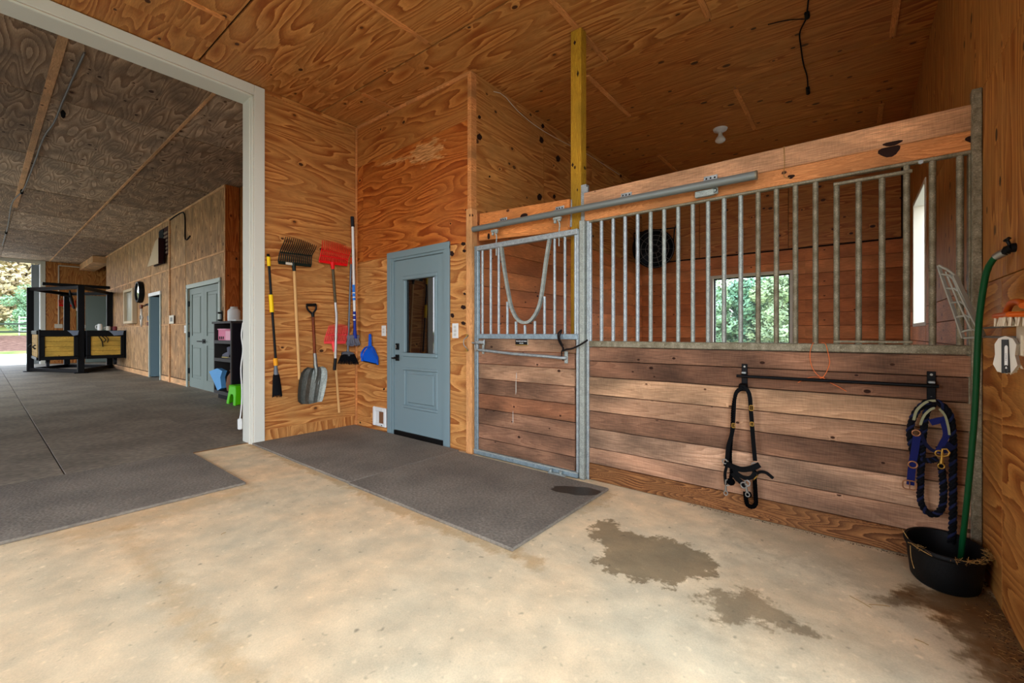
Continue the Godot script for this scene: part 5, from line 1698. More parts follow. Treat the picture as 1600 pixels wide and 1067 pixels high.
func build_tack() -> void:
	# the blanket bar
	var z := ZS
	var t := thing("blanket_bar", "black metal blanket bar on two brackets across the planks", "rail", Vector3(0, 0, z))
	for x: float in [-0.552, 0.311]:
		var s := new_st()
		box(s, Vector3(x, 0.91, 0.004), Vector3(0.034, 0.15, 0.006), 0.002)
		var h := done("bracket", s, M.black_steel, t)
		var c := new_st()
		strap(c, curve([Vector3(x, 0.86, 0.006), Vector3(x, 0.828, 0.012), Vector3(x, 0.815, 0.04), Vector3(x, 0.835, 0.062)], 12), 0.03, 0.006, Vector3(0, 1, 0.2))
		done("bracket_hook", c, M.black_steel, h)
		for y: float in [0.968, 0.85]:
			var sc := new_st()
			tube(sc, [Vector3(x, y, 0.006), Vector3(x, y, 0.0095)], 0.006, 8)
			done("screw", sc, M.steel, h)
		var cl := new_st()
		box(cl, Vector3(x, 0.93, 0.02), Vector3(0.026, 0.012, 0.034), 0.003)
		done("bar_clip", cl, M.galv, h)
	var bs := new_st()
	tube(bs, [Vector3(-0.592, 0.908, 0.036), Vector3(-0.1, 0.909, 0.036), Vector3(0.335, 0.912, 0.036)], 0.0095, 10)
	done("bar", bs, M.black_steel, t)
	# black leather halter and lead
	var zz := ZS + 0.05
	t = thing("halter", "black leather halter with a black rope lead on the left bracket", "halter", Vector3(0, 0, zz))
	var m: Material = M.leather
	rope("lead_rope", [Vector3(-0.552, 0.832, 0.0), Vector3(-0.59, 0.80, 0.004), Vector3(-0.608, 0.70, 0.006), Vector3(-0.612, 0.60, 0.006), Vector3(-0.625, 0.45, 0.0), Vector3(-0.628, 0.36, -0.006), Vector3(-0.62, 0.29, -0.006), Vector3(-0.625, 0.235, 0.0)], 0.011, M.rope_black, M.rope_black, t, 50, 40.0)
	rope("lead_rope", [Vector3(-0.49, 0.32, -0.005), Vector3(-0.487, 0.25, -0.004), Vector3(-0.482, 0.16, 0.0), Vector3(-0.482, 0.115, 0.0), Vector3(-0.50, 0.092, 0.002), Vector3(-0.525, 0.095, 0.002), Vector3(-0.535, 0.125, 0.002), Vector3(-0.54, 0.175, 0.004)], 0.0125, M.rope_black, M.rope_black, t, 40, 30.0)
	var straps := [
		[[Vector3(-0.55, 0.838, 0.01), Vector3(-0.525, 0.825, 0.012), Vector3(-0.512, 0.78, 0.012), Vector3(-0.507, 0.70, 0.01), Vector3(-0.502, 0.63, 0.008), Vector3(-0.496, 0.53, 0.006), Vector3(-0.487, 0.42, 0.006), Vector3(-0.484, 0.385, 0.006)], 0.024],
		[[Vector3(-0.552, 0.836, 0.012), Vector3(-0.58, 0.82, 0.013), Vector3(-0.596, 0.78, 0.013), Vector3(-0.602, 0.68, 0.012), Vector3(-0.606, 0.60, 0.012)], 0.02],
		[[Vector3(-0.606, 0.585, 0.014), Vector3(-0.618, 0.52, 0.012), Vector3(-0.636, 0.45, 0.012), Vector3(-0.643, 0.36, 0.012)], 0.024],
		[[Vector3(-0.66, 0.34, 0.012), Vector3(-0.61, 0.332, 0.03), Vector3(-0.555, 0.325, 0.036), Vector3(-0.50, 0.342, 0.03), Vector3(-0.458, 0.368, 0.012)], 0.034],
		[[Vector3(-0.605, 0.31, 0.012), Vector3(-0.575, 0.285, 0.022), Vector3(-0.535, 0.272, 0.026), Vector3(-0.50, 0.285, 0.02), Vector3(-0.483, 0.32, 0.012)], 0.024],
		[[Vector3(-0.61, 0.285, 0.01), Vector3(-0.585, 0.255, 0.012), Vector3(-0.55, 0.23, 0.014), Vector3(-0.535, 0.215, 0.016)], 0.03],
		[[Vector3(-0.475, 0.31, 0.012), Vector3(-0.45, 0.326, 0.016), Vector3(-0.42, 0.325, 0.018), Vector3(-0.385, 0.30, 0.02)], 0.018],
		[[Vector3(-0.645, 0.32, 0.012), Vector3(-0.655, 0.27, 0.012), Vector3(-0.65, 0.20, 0.012)], 0.018]]
	for e: Array in straps:
		var s := new_st()
		strap(s, curve(e[0], 18), e[1], 0.005, Vector3(0.1, 0.05, 1.0))
		done("leather_strap", s, m, t)
	var hg := new_st()
	box(hg, Vector3(-0.553, 0.84, -0.01), Vector3(0.05, 0.045, 0.035), 0.008)
	done("crown_keeper", hg, M.leather, t)
	for e: Array in [[-0.604, 0.592, 0.014, 0.028], [-0.503, 0.715, 0.016, 0.032], [-0.5, 0.615, 0.014, 0.024]]:
		buckle(Vector3(e[0], e[1], 0.018), e[2] * 1.3, e[3], M.brass, t, "buckle", 0.0028)
	oring(Vector3(-0.655, 0.352, 0.016), 0.014, M.steel, t)
	oring(Vector3(-0.487, 0.36, 0.014), 0.014, M.steel, t)
	oring(Vector3(-0.48, 0.285, 0.014), 0.02, M.brass, t, "ring", Vector3(0.6, 0.8, 0), Vector3(0, 0, 1))
	oring(Vector3(-0.543, 0.225, 0.026), 0.018, M.steel, t)
	snap_hook(Vector3(-0.524, 0.185, 0.03), 0.16, M.steel, t)
	snap_hook(Vector3(-0.65, 0.16, 0.014), 0.0, M.steel, t)
	for e: Array in [[-0.525, 0.165, 0.024], [-0.622, 0.225, 0.026]]:
		var s := new_st()
		lathe(s, [Vector2(0, -e[2]), Vector2(e[2] * 0.75, -e[2] * 0.6), Vector2(e[2], 0), Vector2(e[2] * 0.75, e[2] * 0.6), Vector2(0, e[2])], 12, Transform3D(Basis.IDENTITY, Vector3(e[0], e[1], 0.006)))
		done("rope_knot", s, M.rope_black, t)
	# blue halter with a navy rope
	t = thing("halter", "blue webbing halter with thick navy rope lead on the right bracket", "halter", Vector3(0, 0, zz))
	rope("lead_rope", [Vector3(0.25, 0.50, 0.0), Vector3(0.232, 0.60, 0.012), Vector3(0.225, 0.68, 0.016), Vector3(0.245, 0.77, 0.02), Vector3(0.28, 0.826, 0.03), Vector3(0.312, 0.838, 0.034), Vector3(0.345, 0.82, 0.03), Vector3(0.372, 0.765, 0.024), Vector3(0.381, 0.66, 0.02), Vector3(0.382, 0.52, 0.016), Vector3(0.382, 0.38, 0.014), Vector3(0.381, 0.22, 0.014), Vector3(0.375, 0.14, 0.016)], 0.0148, M.navy_rope, M.rope_fleck, t, 90, 46.0)
	rope("lead_rope", [Vector3(0.315, 0.826, 0.02), Vector3(0.29, 0.79, 0.02), Vector3(0.277, 0.70, 0.02), Vector3(0.270, 0.56, 0.016), Vector3(0.265, 0.42, 0.016), Vector3(0.266, 0.32, 0.016), Vector3(0.29, 0.268, 0.018), Vector3(0.322, 0.27, 0.02), Vector3(0.344, 0.315, 0.02), Vector3(0.348, 0.40, 0.02), Vector3(0.342, 0.50, 0.022), Vector3(0.339, 0.53, 0.022)], 0.0142, M.navy_rope, M.rope_fleck, t, 80, 46.0)
	rope("lead_rope", [Vector3(0.235, 0.585, 0.012), Vector3(0.262, 0.545, 0.02), Vector3(0.295, 0.535, 0.024), Vector3(0.325, 0.55, 0.022)], 0.013, M.navy_rope, M.rope_fleck, t, 20, 14.0)
	for e: Array in [
		[[Vector3(0.238, 0.735, 0.034), Vector3(0.25, 0.79, 0.04), Vector3(0.285, 0.835, 0.044), Vector3(0.318, 0.845, 0.046)], 0.011, "web_stripe"],
		[[Vector3(0.262, 0.715, 0.04), Vector3(0.276, 0.765, 0.044), Vector3(0.30, 0.80, 0.048), Vector3(0.315, 0.808, 0.05)], 0.010, "web_stripe"],
		[[Vector3(0.33, 0.805, 0.046), Vector3(0.35, 0.775, 0.046), Vector3(0.362, 0.72, 0.044), Vector3(0.366, 0.68, 0.042)], 0.009, "web_stripe"],
		[[Vector3(0.25, 0.655, 0.034), Vector3(0.243, 0.59, 0.036), Vector3(0.232, 0.50, 0.038), Vector3(0.225, 0.40, 0.036)], 0.03, "blue_web"],
		[[Vector3(0.30, 0.73, 0.03), Vector3(0.33, 0.745, 0.034), Vector3(0.355, 0.755, 0.034)], 0.03, "blue_web"],
		[[Vector3(0.345, 0.745, 0.04), Vector3(0.355, 0.68, 0.042), Vector3(0.34, 0.63, 0.044), Vector3(0.325, 0.585, 0.044)], 0.024, "blue_web"],
		[[Vector3(0.262, 0.69, 0.03), Vector3(0.275, 0.635, 0.034), Vector3(0.30, 0.598, 0.038), Vector3(0.325, 0.588, 0.042)], 0.016, "navy"],
		[[Vector3(0.325, 0.595, 0.044), Vector3(0.35, 0.61, 0.044), Vector3(0.375, 0.635, 0.042)], 0.04, "navy"]]:
		var s := new_st()
		strap(s, curve(e[0], 16), e[1], 0.005, Vector3(0.05, 0.05, 1.0))
		done("web_strap", s, M[e[2]], t)
	oring(Vector3(0.247, 0.672, 0.04), 0.015, M.copper, t)
	oring(Vector3(0.234, 0.508, 0.044), 0.017, M.copper, t)
	buckle(Vector3(0.222, 0.40, 0.042), 0.052, 0.045, M.copper, t, "buckle", 0.0035)
	snap_hook(Vector3(0.338, 0.535, 0.048), -0.05, M.brass, t)
	oring(Vector3(0.33, 0.583, 0.046), 0.014, M.brass, t)
	# orange baling twine looped over the rail
	t = thing("baling_twine", "orange baling twine looped over the rail and knotted behind the bar", "string", Vector3(0, 0, ZS))
	var w := new_st()
	tube(w, curve([Vector3(-0.182, 1.126, -0.01), Vector3(-0.192, 1.12, 0.016), Vector3(-0.204, 1.07, 0.018), Vector3(-0.203, 1.02, 0.012), Vector3(-0.19, 0.97, 0.012), Vector3(-0.165, 0.935, 0.014), Vector3(-0.144, 0.923, 0.016)], 26), 0.0019, 5)
	tube(w, curve([Vector3(-0.15, 1.128, -0.01), Vector3(-0.13, 1.118, 0.016), Vector3(-0.117, 1.06, 0.018), Vector3(-0.112, 1.01, 0.012), Vector3(-0.125, 0.96, 0.012), Vector3(-0.144, 0.923, 0.016)], 26), 0.0019, 5)
	tube(w, curve([Vector3(-0.144, 0.923, 0.016), Vector3(-0.19, 0.925, 0.014), Vector3(-0.225, 0.912, 0.012), Vector3(-0.265, 0.885, 0.006)], 16), 0.0018, 5)
	tube(w, curve([Vector3(-0.144, 0.923, 0.016), Vector3(-0.115, 0.90, 0.012), Vector3(-0.07, 0.875, 0.008), Vector3(-0.035, 0.852, 0.006)], 16), 0.0018, 5)
	tube(w, [Vector3(-0.156, 0.92, 0.018), Vector3(-0.146, 0.926, 0.022), Vector3(-0.134, 0.918, 0.018)], 0.0045, 6)
	done("twine", w, M.orange, t)

# ------------------------------------------------------------------ the corner on the right
func build_corner() -> void:
	# oval rubber pan
	var tc := Vector3(0.335, 0.0, -2.885)
	var t := thing("rubber_tub", "black rubber feed pan on the floor in the right corner", "tub", tc)
	var s := new_st()
	lathe(s, [Vector2(0.0, 0.0), Vector2(0.118, 0.0), Vector2(0.128, 0.012), Vector2(0.138, 0.09), Vector2(0.143, 0.155), Vector2(0.152, 0.160), Vector2(0.155, 0.172), Vector2(0.150, 0.182), Vector2(0.140, 0.180), Vector2(0.135, 0.168), Vector2(0.130, 0.09), Vector2(0.118, 0.02), Vector2(0.0, 0.016)], 40, Transform3D.IDENTITY, 0.94, 1.22)
	done("pan", s, M.tub, t)
	var lipS := new_st()
	lathe(lipS, [Vector2(0.128, 0.085), Vector2(0.134, 0.090), Vector2(0.130, 0.094)], 40, Transform3D.IDENTITY, 0.94, 1.22)
	done("inner_ridge", lipS, M.black_matt, t)
	# straw on rim and floor
	var sw := thing("straw", "loose straw caught on the rim of the rubber pan", "straw")
	sw.set_meta("kind", "stuff")
	var ss := new_st()
	for k in 95:
		var a := rng.randf_range(-0.15, 1.45) if k > 14 else rng.randf_range(1.4, 2.6)
		var c := tc + Vector3(cos(a) * 0.152 * 0.94, 0.176 + rng.randf() * 0.012, sin(a) * 0.152 * 1.22)
		var d := Vector3(rng.randfn(), rng.randfn() * 0.25, rng.randfn()).normalized() * rng.randf_range(0.008, 0.028)
		tube(ss, [c - d, c + d + Vector3(0, -0.004, 0)], 0.0008, 4)
	tube(ss, curve([tc + Vector3(-0.15, 0.21, 0.02), tc + Vector3(-0.13, 0.18, 0.05), tc + Vector3(-0.115, 0.178, 0.12), tc + Vector3(-0.06, 0.17, 0.18)], 12), 0.0018, 4)
	tube(ss, curve([tc + Vector3(-0.125, 0.175, 0.08), tc + Vector3(-0.125, 0.12, 0.115), tc + Vector3(-0.115, 0.07, 0.12)], 10), 0.0016, 4)
	done("straw_stems", ss, M.straw, sw)
	var sf := thing("straw", "scattered straw and dirt on the floor along the right wall", "straw")
	sf.set_meta("kind", "stuff")
	var s2 := new_st()
	for k in 170:
		var z := rng.randf_range(-2.68, -1.9)
		var x := 0.485 - absf(rng.randfn()) * 0.05
		var c := Vector3(x, 0.003 + rng.randf() * 0.008, z)
		var d := Vector3(rng.randfn(), rng.randfn() * 0.1, rng.randfn()).normalized() * rng.randf_range(0.003, 0.014)
		tube(s2, [c - d, c + d], 0.0006, 4)
	for e: Array in [[0.02, -2.42, 0.045, 0.6], [0.085, -2.44, 0.04, -0.5], [-3.46, -1.62, 0.02, 0.2], [-2.9, -0.9, 0.015, 1.2], [0.2, -2.25, 0.02, 0.3]]:
		var d := Vector3(cos(e[3]), 0, sin(e[3])) * float(e[2])
		var c := Vector3(e[0], 0.003, e[1])
		tube(s2, [c - d, c + d * 0.2 + Vector3(0, 0.002, 0), c + d], 0.0014, 4)
	done("straw_stems", s2, M.straw, sf)
	var dt := new_st()
	for k in 260:
		var z := rng.randf_range(-3.03, -1.85)
		var x := 0.487 - absf(rng.randfn()) * 0.032
		var r := rng.randf_range(0.0015, 0.0045)
		lathe(dt, [Vector2(r, 0.0), Vector2(r * 0.7, r * 0.5), Vector2(0, r * 0.7)], 5, Transform3D(Basis.IDENTITY, Vector3(x, 0, z)))
	for k in 260:
		var x := rng.randf_range(-0.9, 0.47)
		var r := rng.randf_range(0.0015, 0.004)
		lathe(dt, [Vector2(r, 0.0), Vector2(r * 0.7, r * 0.5), Vector2(0, r * 0.7)], 5, Transform3D(Basis.IDENTITY, Vector3(x, 0, ZS + 0.01 + absf(rng.randfn()) * 0.012)))
	done("dirt_crumbs", dt, M.dirt, sf)
	# faucet and hose
	t = thing("faucet", "dark metal spigot on the right wall above the green hose", "faucet", Vector3(XR, 1.485, -2.52))
	var f := new_st()
	tube(f, [Vector3(0.0, 0.03, 0.0), Vector3(-0.014, 0.03, 0.0)], 0.018, 10)
	tube(f, [Vector3(-0.01, 0.032, 0.002), Vector3(-0.02, 0.028, -0.008), Vector3(-0.026, 0.014, -0.02)], [0.014, 0.015, 0.013], 10)
	done("spigot", f, M.black_steel, t)
	var kn := new_st()
	tube(kn, [Vector3(-0.016, 0.04, 0.0), Vector3(-0.022, 0.06, 0.0)], 0.006, 8)
	box(kn, Vector3(-0.023, 0.064, 0.0), Vector3(0.014, 0.012, 0.06), 0.005)
	done("tap_handle", kn, M.black, t)
	t = thing("garden_hose", "dark green hose curving down from the spigot into the rubber pan", "hose")
	var cn := new_st()
	tube(cn, [Vector3(0.472, 1.506, -2.535), Vector3(0.458, 1.499, -2.548), Vector3(0.443, 1.488, -2.562)], [0.0145, 0.016, 0.0145], 10)
	done("hose_coupling", cn, M.steel, t)
	var hs := new_st()
	tube(hs, curve([Vector3(0.444, 1.490, -2.560), Vector3(0.430, 1.452, -2.600), Vector3(0.424, 1.380, -2.640), Vector3(0.419, 1.239, -2.690), Vector3(0.419, 1.072, -2.730), Vector3(0.419, 0.812, -2.780), Vector3(0.410, 0.476, -2.850), Vector3(0.398, 0.167, -2.915), Vector3(0.394, 0.053, -2.930)], 60), 0.0112, 12)
	done("hose_tube", hs, M.hose_green, t)
	# wire blanket arm folded out from the wall
	t = thing("saddle_rack", "grey folding wire rack swung out from the right wall", "rack", Vector3.ZERO)
	var ws := new_st()
	var A := Vector3(0.30, 1.487, -2.93)
	var pts := [Vector3(0.485, 1.172, -2.22), Vector3(0.455, 1.166, -2.69), Vector3(0.445, 1.166, -2.70), Vector3(0.40, 1.45, -2.82), Vector3(0.355, 1.545, -3.0)]
	tube(ws, [Vector3(0.487, 1.166, -2.18), Vector3(0.447, 1.166, -2.78)], 0.005, 6)
	tube(ws, [Vector3(0.487, 1.214, -2.18), Vector3(0.452, 1.205, -2.80)], 0.0045, 6)
	done("wall_arm", ws, M.wire_grey, t)
	var hinge := Vector3(0.447, 1.166, -2.78)
	var u := Vector3(-0.087, 0.281, -0.02)
	var sd := Vector3(-0.052, 0.053, -0.02)
	var sb := Vector3(-0.06, -0.006, -0.02)
	var face := Vector3(0.6, 0.35, 0.75)
	var w2 := new_st()
	strap(w2, [hinge, hinge + u * 0.5, hinge + u], 0.022, 0.006, face)
	strap(w2, [hinge + sb, hinge + (sb + sd) * 0.5 + u * 0.5, hinge + u + sd], 0.015, 0.006, face)
	tube(w2, [hinge + u, hinge + u + sd * 0.5 + Vector3(0, 0.006, 0), hinge + u + sd], 0.006, 6)
	tube(w2, [hinge, hinge + sb * 0.5, hinge + sb], 0.005, 6)
	done("folding_frame", w2, M.clear_plastic, t)
	for k in 5:
		var q := 0.08 + k * 0.2
		var w3 := new_st()
		var ac := sb.lerp(sd, q)
		tube(w3, [hinge + u * q, hinge + u * (q + 0.03) + ac * 0.5 + Vector3(0, 0.004, 0.01), hinge + u * q + ac], 0.005, 6)
		done("cross_wire", w3, M.clear_plastic, t)
	for f0: float in [0.3, 0.62]:
		var w3 := new_st()
		tube(w3, [hinge + sb * f0 + Vector3(0, 0.03, 0.012), hinge + sb.lerp(sd, 0.5) * f0 + u * 0.5 + Vector3(0, 0, 0.016), hinge + u * 0.96 + sd * f0], 0.004, 6)
		done("long_wire", w3, M.clear_plastic, t)
	# brushes on the arm
	t = thing("grooming_brush", "white grooming brush with grey handle hung under the wire arm", "brush", Vector3(0.43, 1.110, -2.325))
	var bs := new_st()
	var pl := PackedVector2Array([Vector2(-0.095, 0.045), Vector2(-0.06, 0.075), Vector2(0.0, 0.088), Vector2(0.07, 0.075), Vector2(0.10, 0.045), Vector2(0.088, -0.01), Vector2(0.11, -0.06), Vector2(0.06, -0.10), Vector2(0.0, -0.105), Vector2(-0.07, -0.098), Vector2(-0.11, -0.06), Vector2(-0.09, -0.01)])
	var fb := Transform3D(Basis(Vector3(0.12, 0, -0.99).normalized() * -1.0, Vector3.UP, Vector3(-0.99, 0, -0.12).normalized()), Vector3.ZERO)
	fb.basis = Basis(Vector3(0.72, 0, -0.69).normalized(), Vector3.UP, Vector3(0.69, 0, 0.72).normalized() ).scaled(Vector3(0.40, 0.68, 0.40))
	fb.basis = Basis(Vector3(0.78, 0, 0.62).normalized() * 0.30, Vector3.UP * 0.70, Vector3(-0.62, 0, 0.78).normalized() * 0.6)
	extrude(bs, pl, 0.03, fb)
	done("brush_body", bs, M.brush_cream, t)
	var hb := new_st()
	extrude(hb, PackedVector2Array([Vector2(-0.02, 0.07), Vector2(0.035, 0.07), Vector2(0.05, -0.10), Vector2(-0.02, -0.105)]), 0.012, fb * Transform3D(Basis.IDENTITY, Vector3(0.0, 0, 0.02)))
	done("handle", hb, M.grip_grey, t)
	var hw := new_st()
	var slot := PackedVector2Array()
	for p: Vector2 in rounded(0.028, 0.12, 0.013, 4):
		slot.append(p)
	extrude(hw, slot, 0.004, fb * Transform3D(Basis.IDENTITY, Vector3(0.025, -0.02, 0.027)))
	done("handle_inlay", hw, M.white, t)
	var cir := new_st()
	tube(cir, ring_pts(fb * Vector3(0.026, -0.082, 0.028), fb.basis.x, fb.basis.y, 0.018, 0.018, 14), 0.003, 5, Vector3.ZERO, 1.0, true)
	done("hang_ring", cir, M.grip_grey, t)
	var tm := TextMesh.new()
	tm.font = SystemFont.new()
	(tm.font as SystemFont).font_names = PackedStringArray(["Droid Sans"])
	tm.text = "Limbo"
	tm.font_size = 24
	tm.pixel_size = 0.0006
	tm.depth = 0.001
	var lt := mesh_node("lettering", tm, M.grip_grey, t)
	lt.transform = fb * Transform3D(Basis(Vector3.BACK, -PI / 2), Vector3(0.025, -0.02, 0.0295))
	for k in 34:
		var b := new_st()
		var x := rng.randf_range(-0.1, 0.1)
		var p := fb * Vector3(x, -0.075 + absf(x) * 0.3, -0.016)
		var q := fb * Vector3(x * 1.2, -0.105 - rng.randf() * 0.012 + absf(x) * 0.35, -0.02 - rng.randf() * 0.01)
		tube(b, [p, q], 0.0016, 4)
		done("bristle", b, M.bristle_cream, t)
	t = thing("grooming_brush", "orange backed brush with cream bristles lying on the wire arm", "brush", Vector3(0.43, 1.222, -2.25))
	var ob := new_st()
	box(ob, Vector3(0, 0.022, 0.02), Vector3(0.075, 0.018, 0.20), 0.006)
	done("brush_back", ob, M.orange_wood, t)
	var oh := new_st()
	tube(oh, curve([Vector3(0, 0.03, -0.085), Vector3(0, 0.055, -0.045), Vector3(0, 0.066, 0.0), Vector3(0, 0.064, 0.08), Vector3(0, 0.05, 0.12)], 16), 0.011, 8)
	done("brush_handle", oh, M.orange_wood, t)
	for k in 90:
		var b := new_st()
		var c := Vector3(rng.randf_range(-0.034, 0.034), 0.014, rng.randf_range(-0.075, 0.115))
		tube(b, [c, c + Vector3(rng.randfn() * 0.004, -0.03, rng.randfn() * 0.006)], [0.0042, 0.003], 4)
		done("bristle_tuft", b, M.bristle_cream, t)
	t = thing("rub_cloth", "cream bristle pad hanging from the wire arm behind the white brush", "pad", Vector3(0.465, 1.165, -2.33))
	var rc := new_st()
	box(rc, Vector3(0, -0.01, 0), Vector3(0.012, 0.11, 0.06), 0.004)
	box(rc, Vector3(0, 0.03, 0.11), Vector3(0.014, 0.045, 0.2), 0.004)
	done("pad", rc, M.bristle_cream, t)


# ------------------------------------------------------------------ the aisle
func build_aisle_things() -> void:
	# double door, four tall panels
	var d := setting("door_2")
	var z := ZA
	for e: Array in [[-11.62, 0.0, -11.535, 2.2], [-9.565, 0.0, -9.48, 2.2], [-11.62, 2.17, -9.48, 2.26]]:
		one_box("casing", Vector3(e[0], e[1], z), Vector3(e[2], e[3], z + 0.03), M.casing_green, d, 0.004)
	for k in 2:
		var x0 := -11.53 + k * 0.985
		var lf := new_st()
		var holes := [Rect2(0.17, 1.12, 0.62, 0.9), Rect2(0.17, 0.2, 0.62, 0.72)]
		for r: Rect2 in rect_minus(Rect2(0, 0, 0.98, 2.15), holes):
			bx(lf, Vector3(x0 + r.position.x, 0.015 + r.position.y, z - 0.06), Vector3(x0 + r.end.x, 0.015 + r.end.y, z - 0.015))
		var leaf := done("door_leaf", lf, M.green_grey, d)
		for h: Rect2 in holes:
			var ps := new_st()
			bx(ps, Vector3(x0 + h.position.x, 0.015 + h.position.y, z - 0.055), Vector3(x0 + h.end.x, 0.015 + h.end.y, z - 0.03))
			box(ps, Vector3(x0 + h.get_center().x, 0.015 + h.get_center().y, z - 0.027), Vector3(h.size.x - 0.12, h.size.y - 0.12, 0.022), 0.011)
			done("door_panel", ps, M.green_grey, leaf)
		var hs := new_st()
		var hx := x0 + (0.93 if k == 0 else 0.05)
		box(hs, Vector3(hx, 1.02, z - 0.01), Vector3(0.06, 0.09, 0.012), 0.004)
		tube(hs, [Vector3(hx, 1.02, z - 0.008), Vector3(hx, 1.02, z + 0.045)], 0.012, 8)
		box(hs, Vector3(hx + (-0.08 if k == 0 else 0.03), 1.02, z + 0.045), Vector3(0.2, 0.024, 0.016), 0.005)
		done("door_handle", hs, M.black, leaf)
	for y: float in [1.78, 1.1, 0.3]:
		one_box("hinge", Vector3(-11.535, y, z - 0.015), Vector3(-11.50, y + 0.12, z + 0.012), M.black, d, 0.003)
	# narrow doorway standing ajar
	var d3 := setting("door_3")
	for e: Array in [[-14.98, 0.0, -14.91, 2.2], [-13.85, 0.0, -13.78, 2.2]]:
		one_box("casing", Vector3(e[0], e[1], z), Vector3(e[2], e[3], z + 0.03), M.casing_green, d3, 0.004)
	one_box("casing_head", Vector3(-14.98, 2.18, z), Vector3(-13.78, 2.27, z + 0.035), M.white, d3, 0.004)
	var ds := new_st()
	box(ds, Vector3(-14.62, 1.1, z - 0.28), Vector3(0.72, 2.15, 0.045), 0.003, Basis(Vector3.UP, 0.95))
	done("door_leaf", ds, M.teal_leaf, d3)
	# picture, mirror, ornaments, cards on the wall
	var t := thing("picture_frame", "tall pale framed picture on the aisle wall beside the round clock", "picture", Vector3(-17.05, 2.0, z))
	for e: Array in [[-0.62, -0.52, -0.54, 0.52], [0.54, -0.52, 0.62, 0.52], [-0.54, 0.44, 0.54, 0.52], [-0.54, -0.52, 0.54, -0.44]]:
		one_box("frame_rail", Vector3(e[0], e[1], 0.0), Vector3(e[2], e[3], 0.12), M.paper, t, 0.01)
	one_box("picture", Vector3(-0.54, -0.44, 0.01), Vector3(0.54, 0.44, 0.05), M.picture, t, 0.0)
	t = thing("wall_clock", "round dark rimmed clock with a pale shiny face on the aisle wall", "clock", Vector3(-15.85, 2.36, z))
	var cs := new_st()
	lathe(cs, [Vector2(0.0, 0.0), Vector2(0.30, 0.0), Vector2(0.31, 0.06), Vector2(0.29, 0.12), Vector2(0.25, 0.12), Vector2(0.24, 0.09)], 32, Transform3D(Basis(Vector3.RIGHT, PI / 2), Vector3.ZERO))
	done("rim", cs, M.black, t)
	var cf := new_st()
	lathe(cf, [Vector2(0.245, 0.08), Vector2(0.0, 0.115)], 32, Transform3D(Basis(Vector3.RIGHT, PI / 2), Vector3.ZERO))
	done("face", cf, M.mirror, t)
	for e: Array in [[0.16, 0.5], [0.11, 2.2]]:
		var hn := new_st()
		box(hn, Vector3(cos(e[1]) * e[0] * 0.5, sin(e[1]) * e[0] * 0.5, 0.118), Vector3(e[0], 0.012, 0.004), 0.0, Basis(Vector3.BACK, e[1]))
		done("hand", hn, M.black, t)
	one_box("clock_pendant", Vector3(-0.1, -0.46, 0.0), Vector3(0.12, -0.36, 0.05), M.handle_brown, t, 0.01)
	t = thing("wall_ornament", "pale diamond shaped ornament under the clock", "ornament", Vector3(-15.85, 1.64, z))
	var os := new_st()
	var star := PackedVector2Array()
	for k in 8:
		var a := TAU * k / 8.0
		var r := [0.17, 0.11, 0.27, 0.11][k % 4] as float
		star.append(Vector2(cos(a), sin(a)) * r)
	extrude(os, star, 0.03, Transform3D(Basis.IDENTITY, Vector3(0, 0, 0.018)))
	done("star_plate", os, M.white_dull, t)
	var ob := new_st()
	lathe(ob, [Vector2(0.07, 0.034), Vector2(0.05, 0.05), Vector2(0.0, 0.055)], 14, Transform3D(Basis(Vector3.RIGHT, PI / 2), Vector3.ZERO))
	done("star_boss", ob, M.wire_grey, t)
	t = thing("coat_hook", "small dark hook rack between the ornament and the narrow doorway", "hook", Vector3(-15.2, 1.98, z))
	one_box("hook_plate", Vector3(-0.16, -0.03, 0.0), Vector3(0.16, 0.03, 0.02), M.maroon, t, 0.005)
	for x: float in [-0.1, 0.1]:
		var hk := new_st()
		tube(hk, curve([Vector3(x, 0, 0.02), Vector3(x, -0.02, 0.07), Vector3(x, -0.06, 0.08), Vector3(x, -0.05, 0.1)], 8), 0.01, 6)
		done("hook", hk, M.black, t)
	t = thing("wall_trinket", "small pale trinket hung low beside the narrow doorway", "ornament", Vector3(-15.12, 1.62, z))
	one_box("tag", Vector3(-0.06, -0.08, 0.0), Vector3(0.06, 0.05, 0.02), M.bristle_grey, t, 0.004)
	one_box("tag_tail", Vector3(-0.08, -0.22, 0.0), Vector3(0.08, -0.12, 0.03), M.handle_brown, t, 0.01)
	t = thing("notice_card", "small pale card pinned to the aisle wall left of the double door", "card", Vector3(-12.74, 1.52, z + 0.03))
	one_box("card", Vector3(-0.19, -0.1, 0.0), Vector3(0.19, 0.1, 0.006), M.off_white, t, 0.001)
	one_box("card_print", Vector3(-0.1, -0.05, 0.006), Vector3(0.1, 0.05, 0.008), M.wire_grey, t, 0.0)
	build_plate_switch("light_switch", Vector3(-11.78, 1.28, z), Vector3.BACK, "small switch plate beside the grey double door in the aisle", 0.11, 0.17, 2)
	t = thing("flag_panel", "dark wooden stars and stripes panel high on the aisle wall", "wall art", Vector3(-13.46, 3.46, z + 0.002))
	one_box("backing", Vector3(-0.42, -0.34, 0.0), Vector3(0.42, 0.36, 0.02), M.flag_red, t, 0.004)
	for k in 7:
		var y := 0.30 - k * 0.097
		if k > 0:
			one_box("pale_stripe", Vector3(-0.42 if k > 3 else 0.02, y - 0.02, 0.02), Vector3(0.36, y + 0.03, 0.032), M.flag_white, t, 0.003)
	one_box("dark_field", Vector3(-0.42, 0.0, 0.02), Vector3(0.0, 0.33, 0.034), M.flag_blue, t, 0.003)
	# the dark pennant hung edge-on
	t = thing("pennant_box", "tapered wall box with a pale face and dark maroon side below the flag panel", "wall art", Vector3(-13.27, 2.9, z + 0.03))
	var pf := new_st()
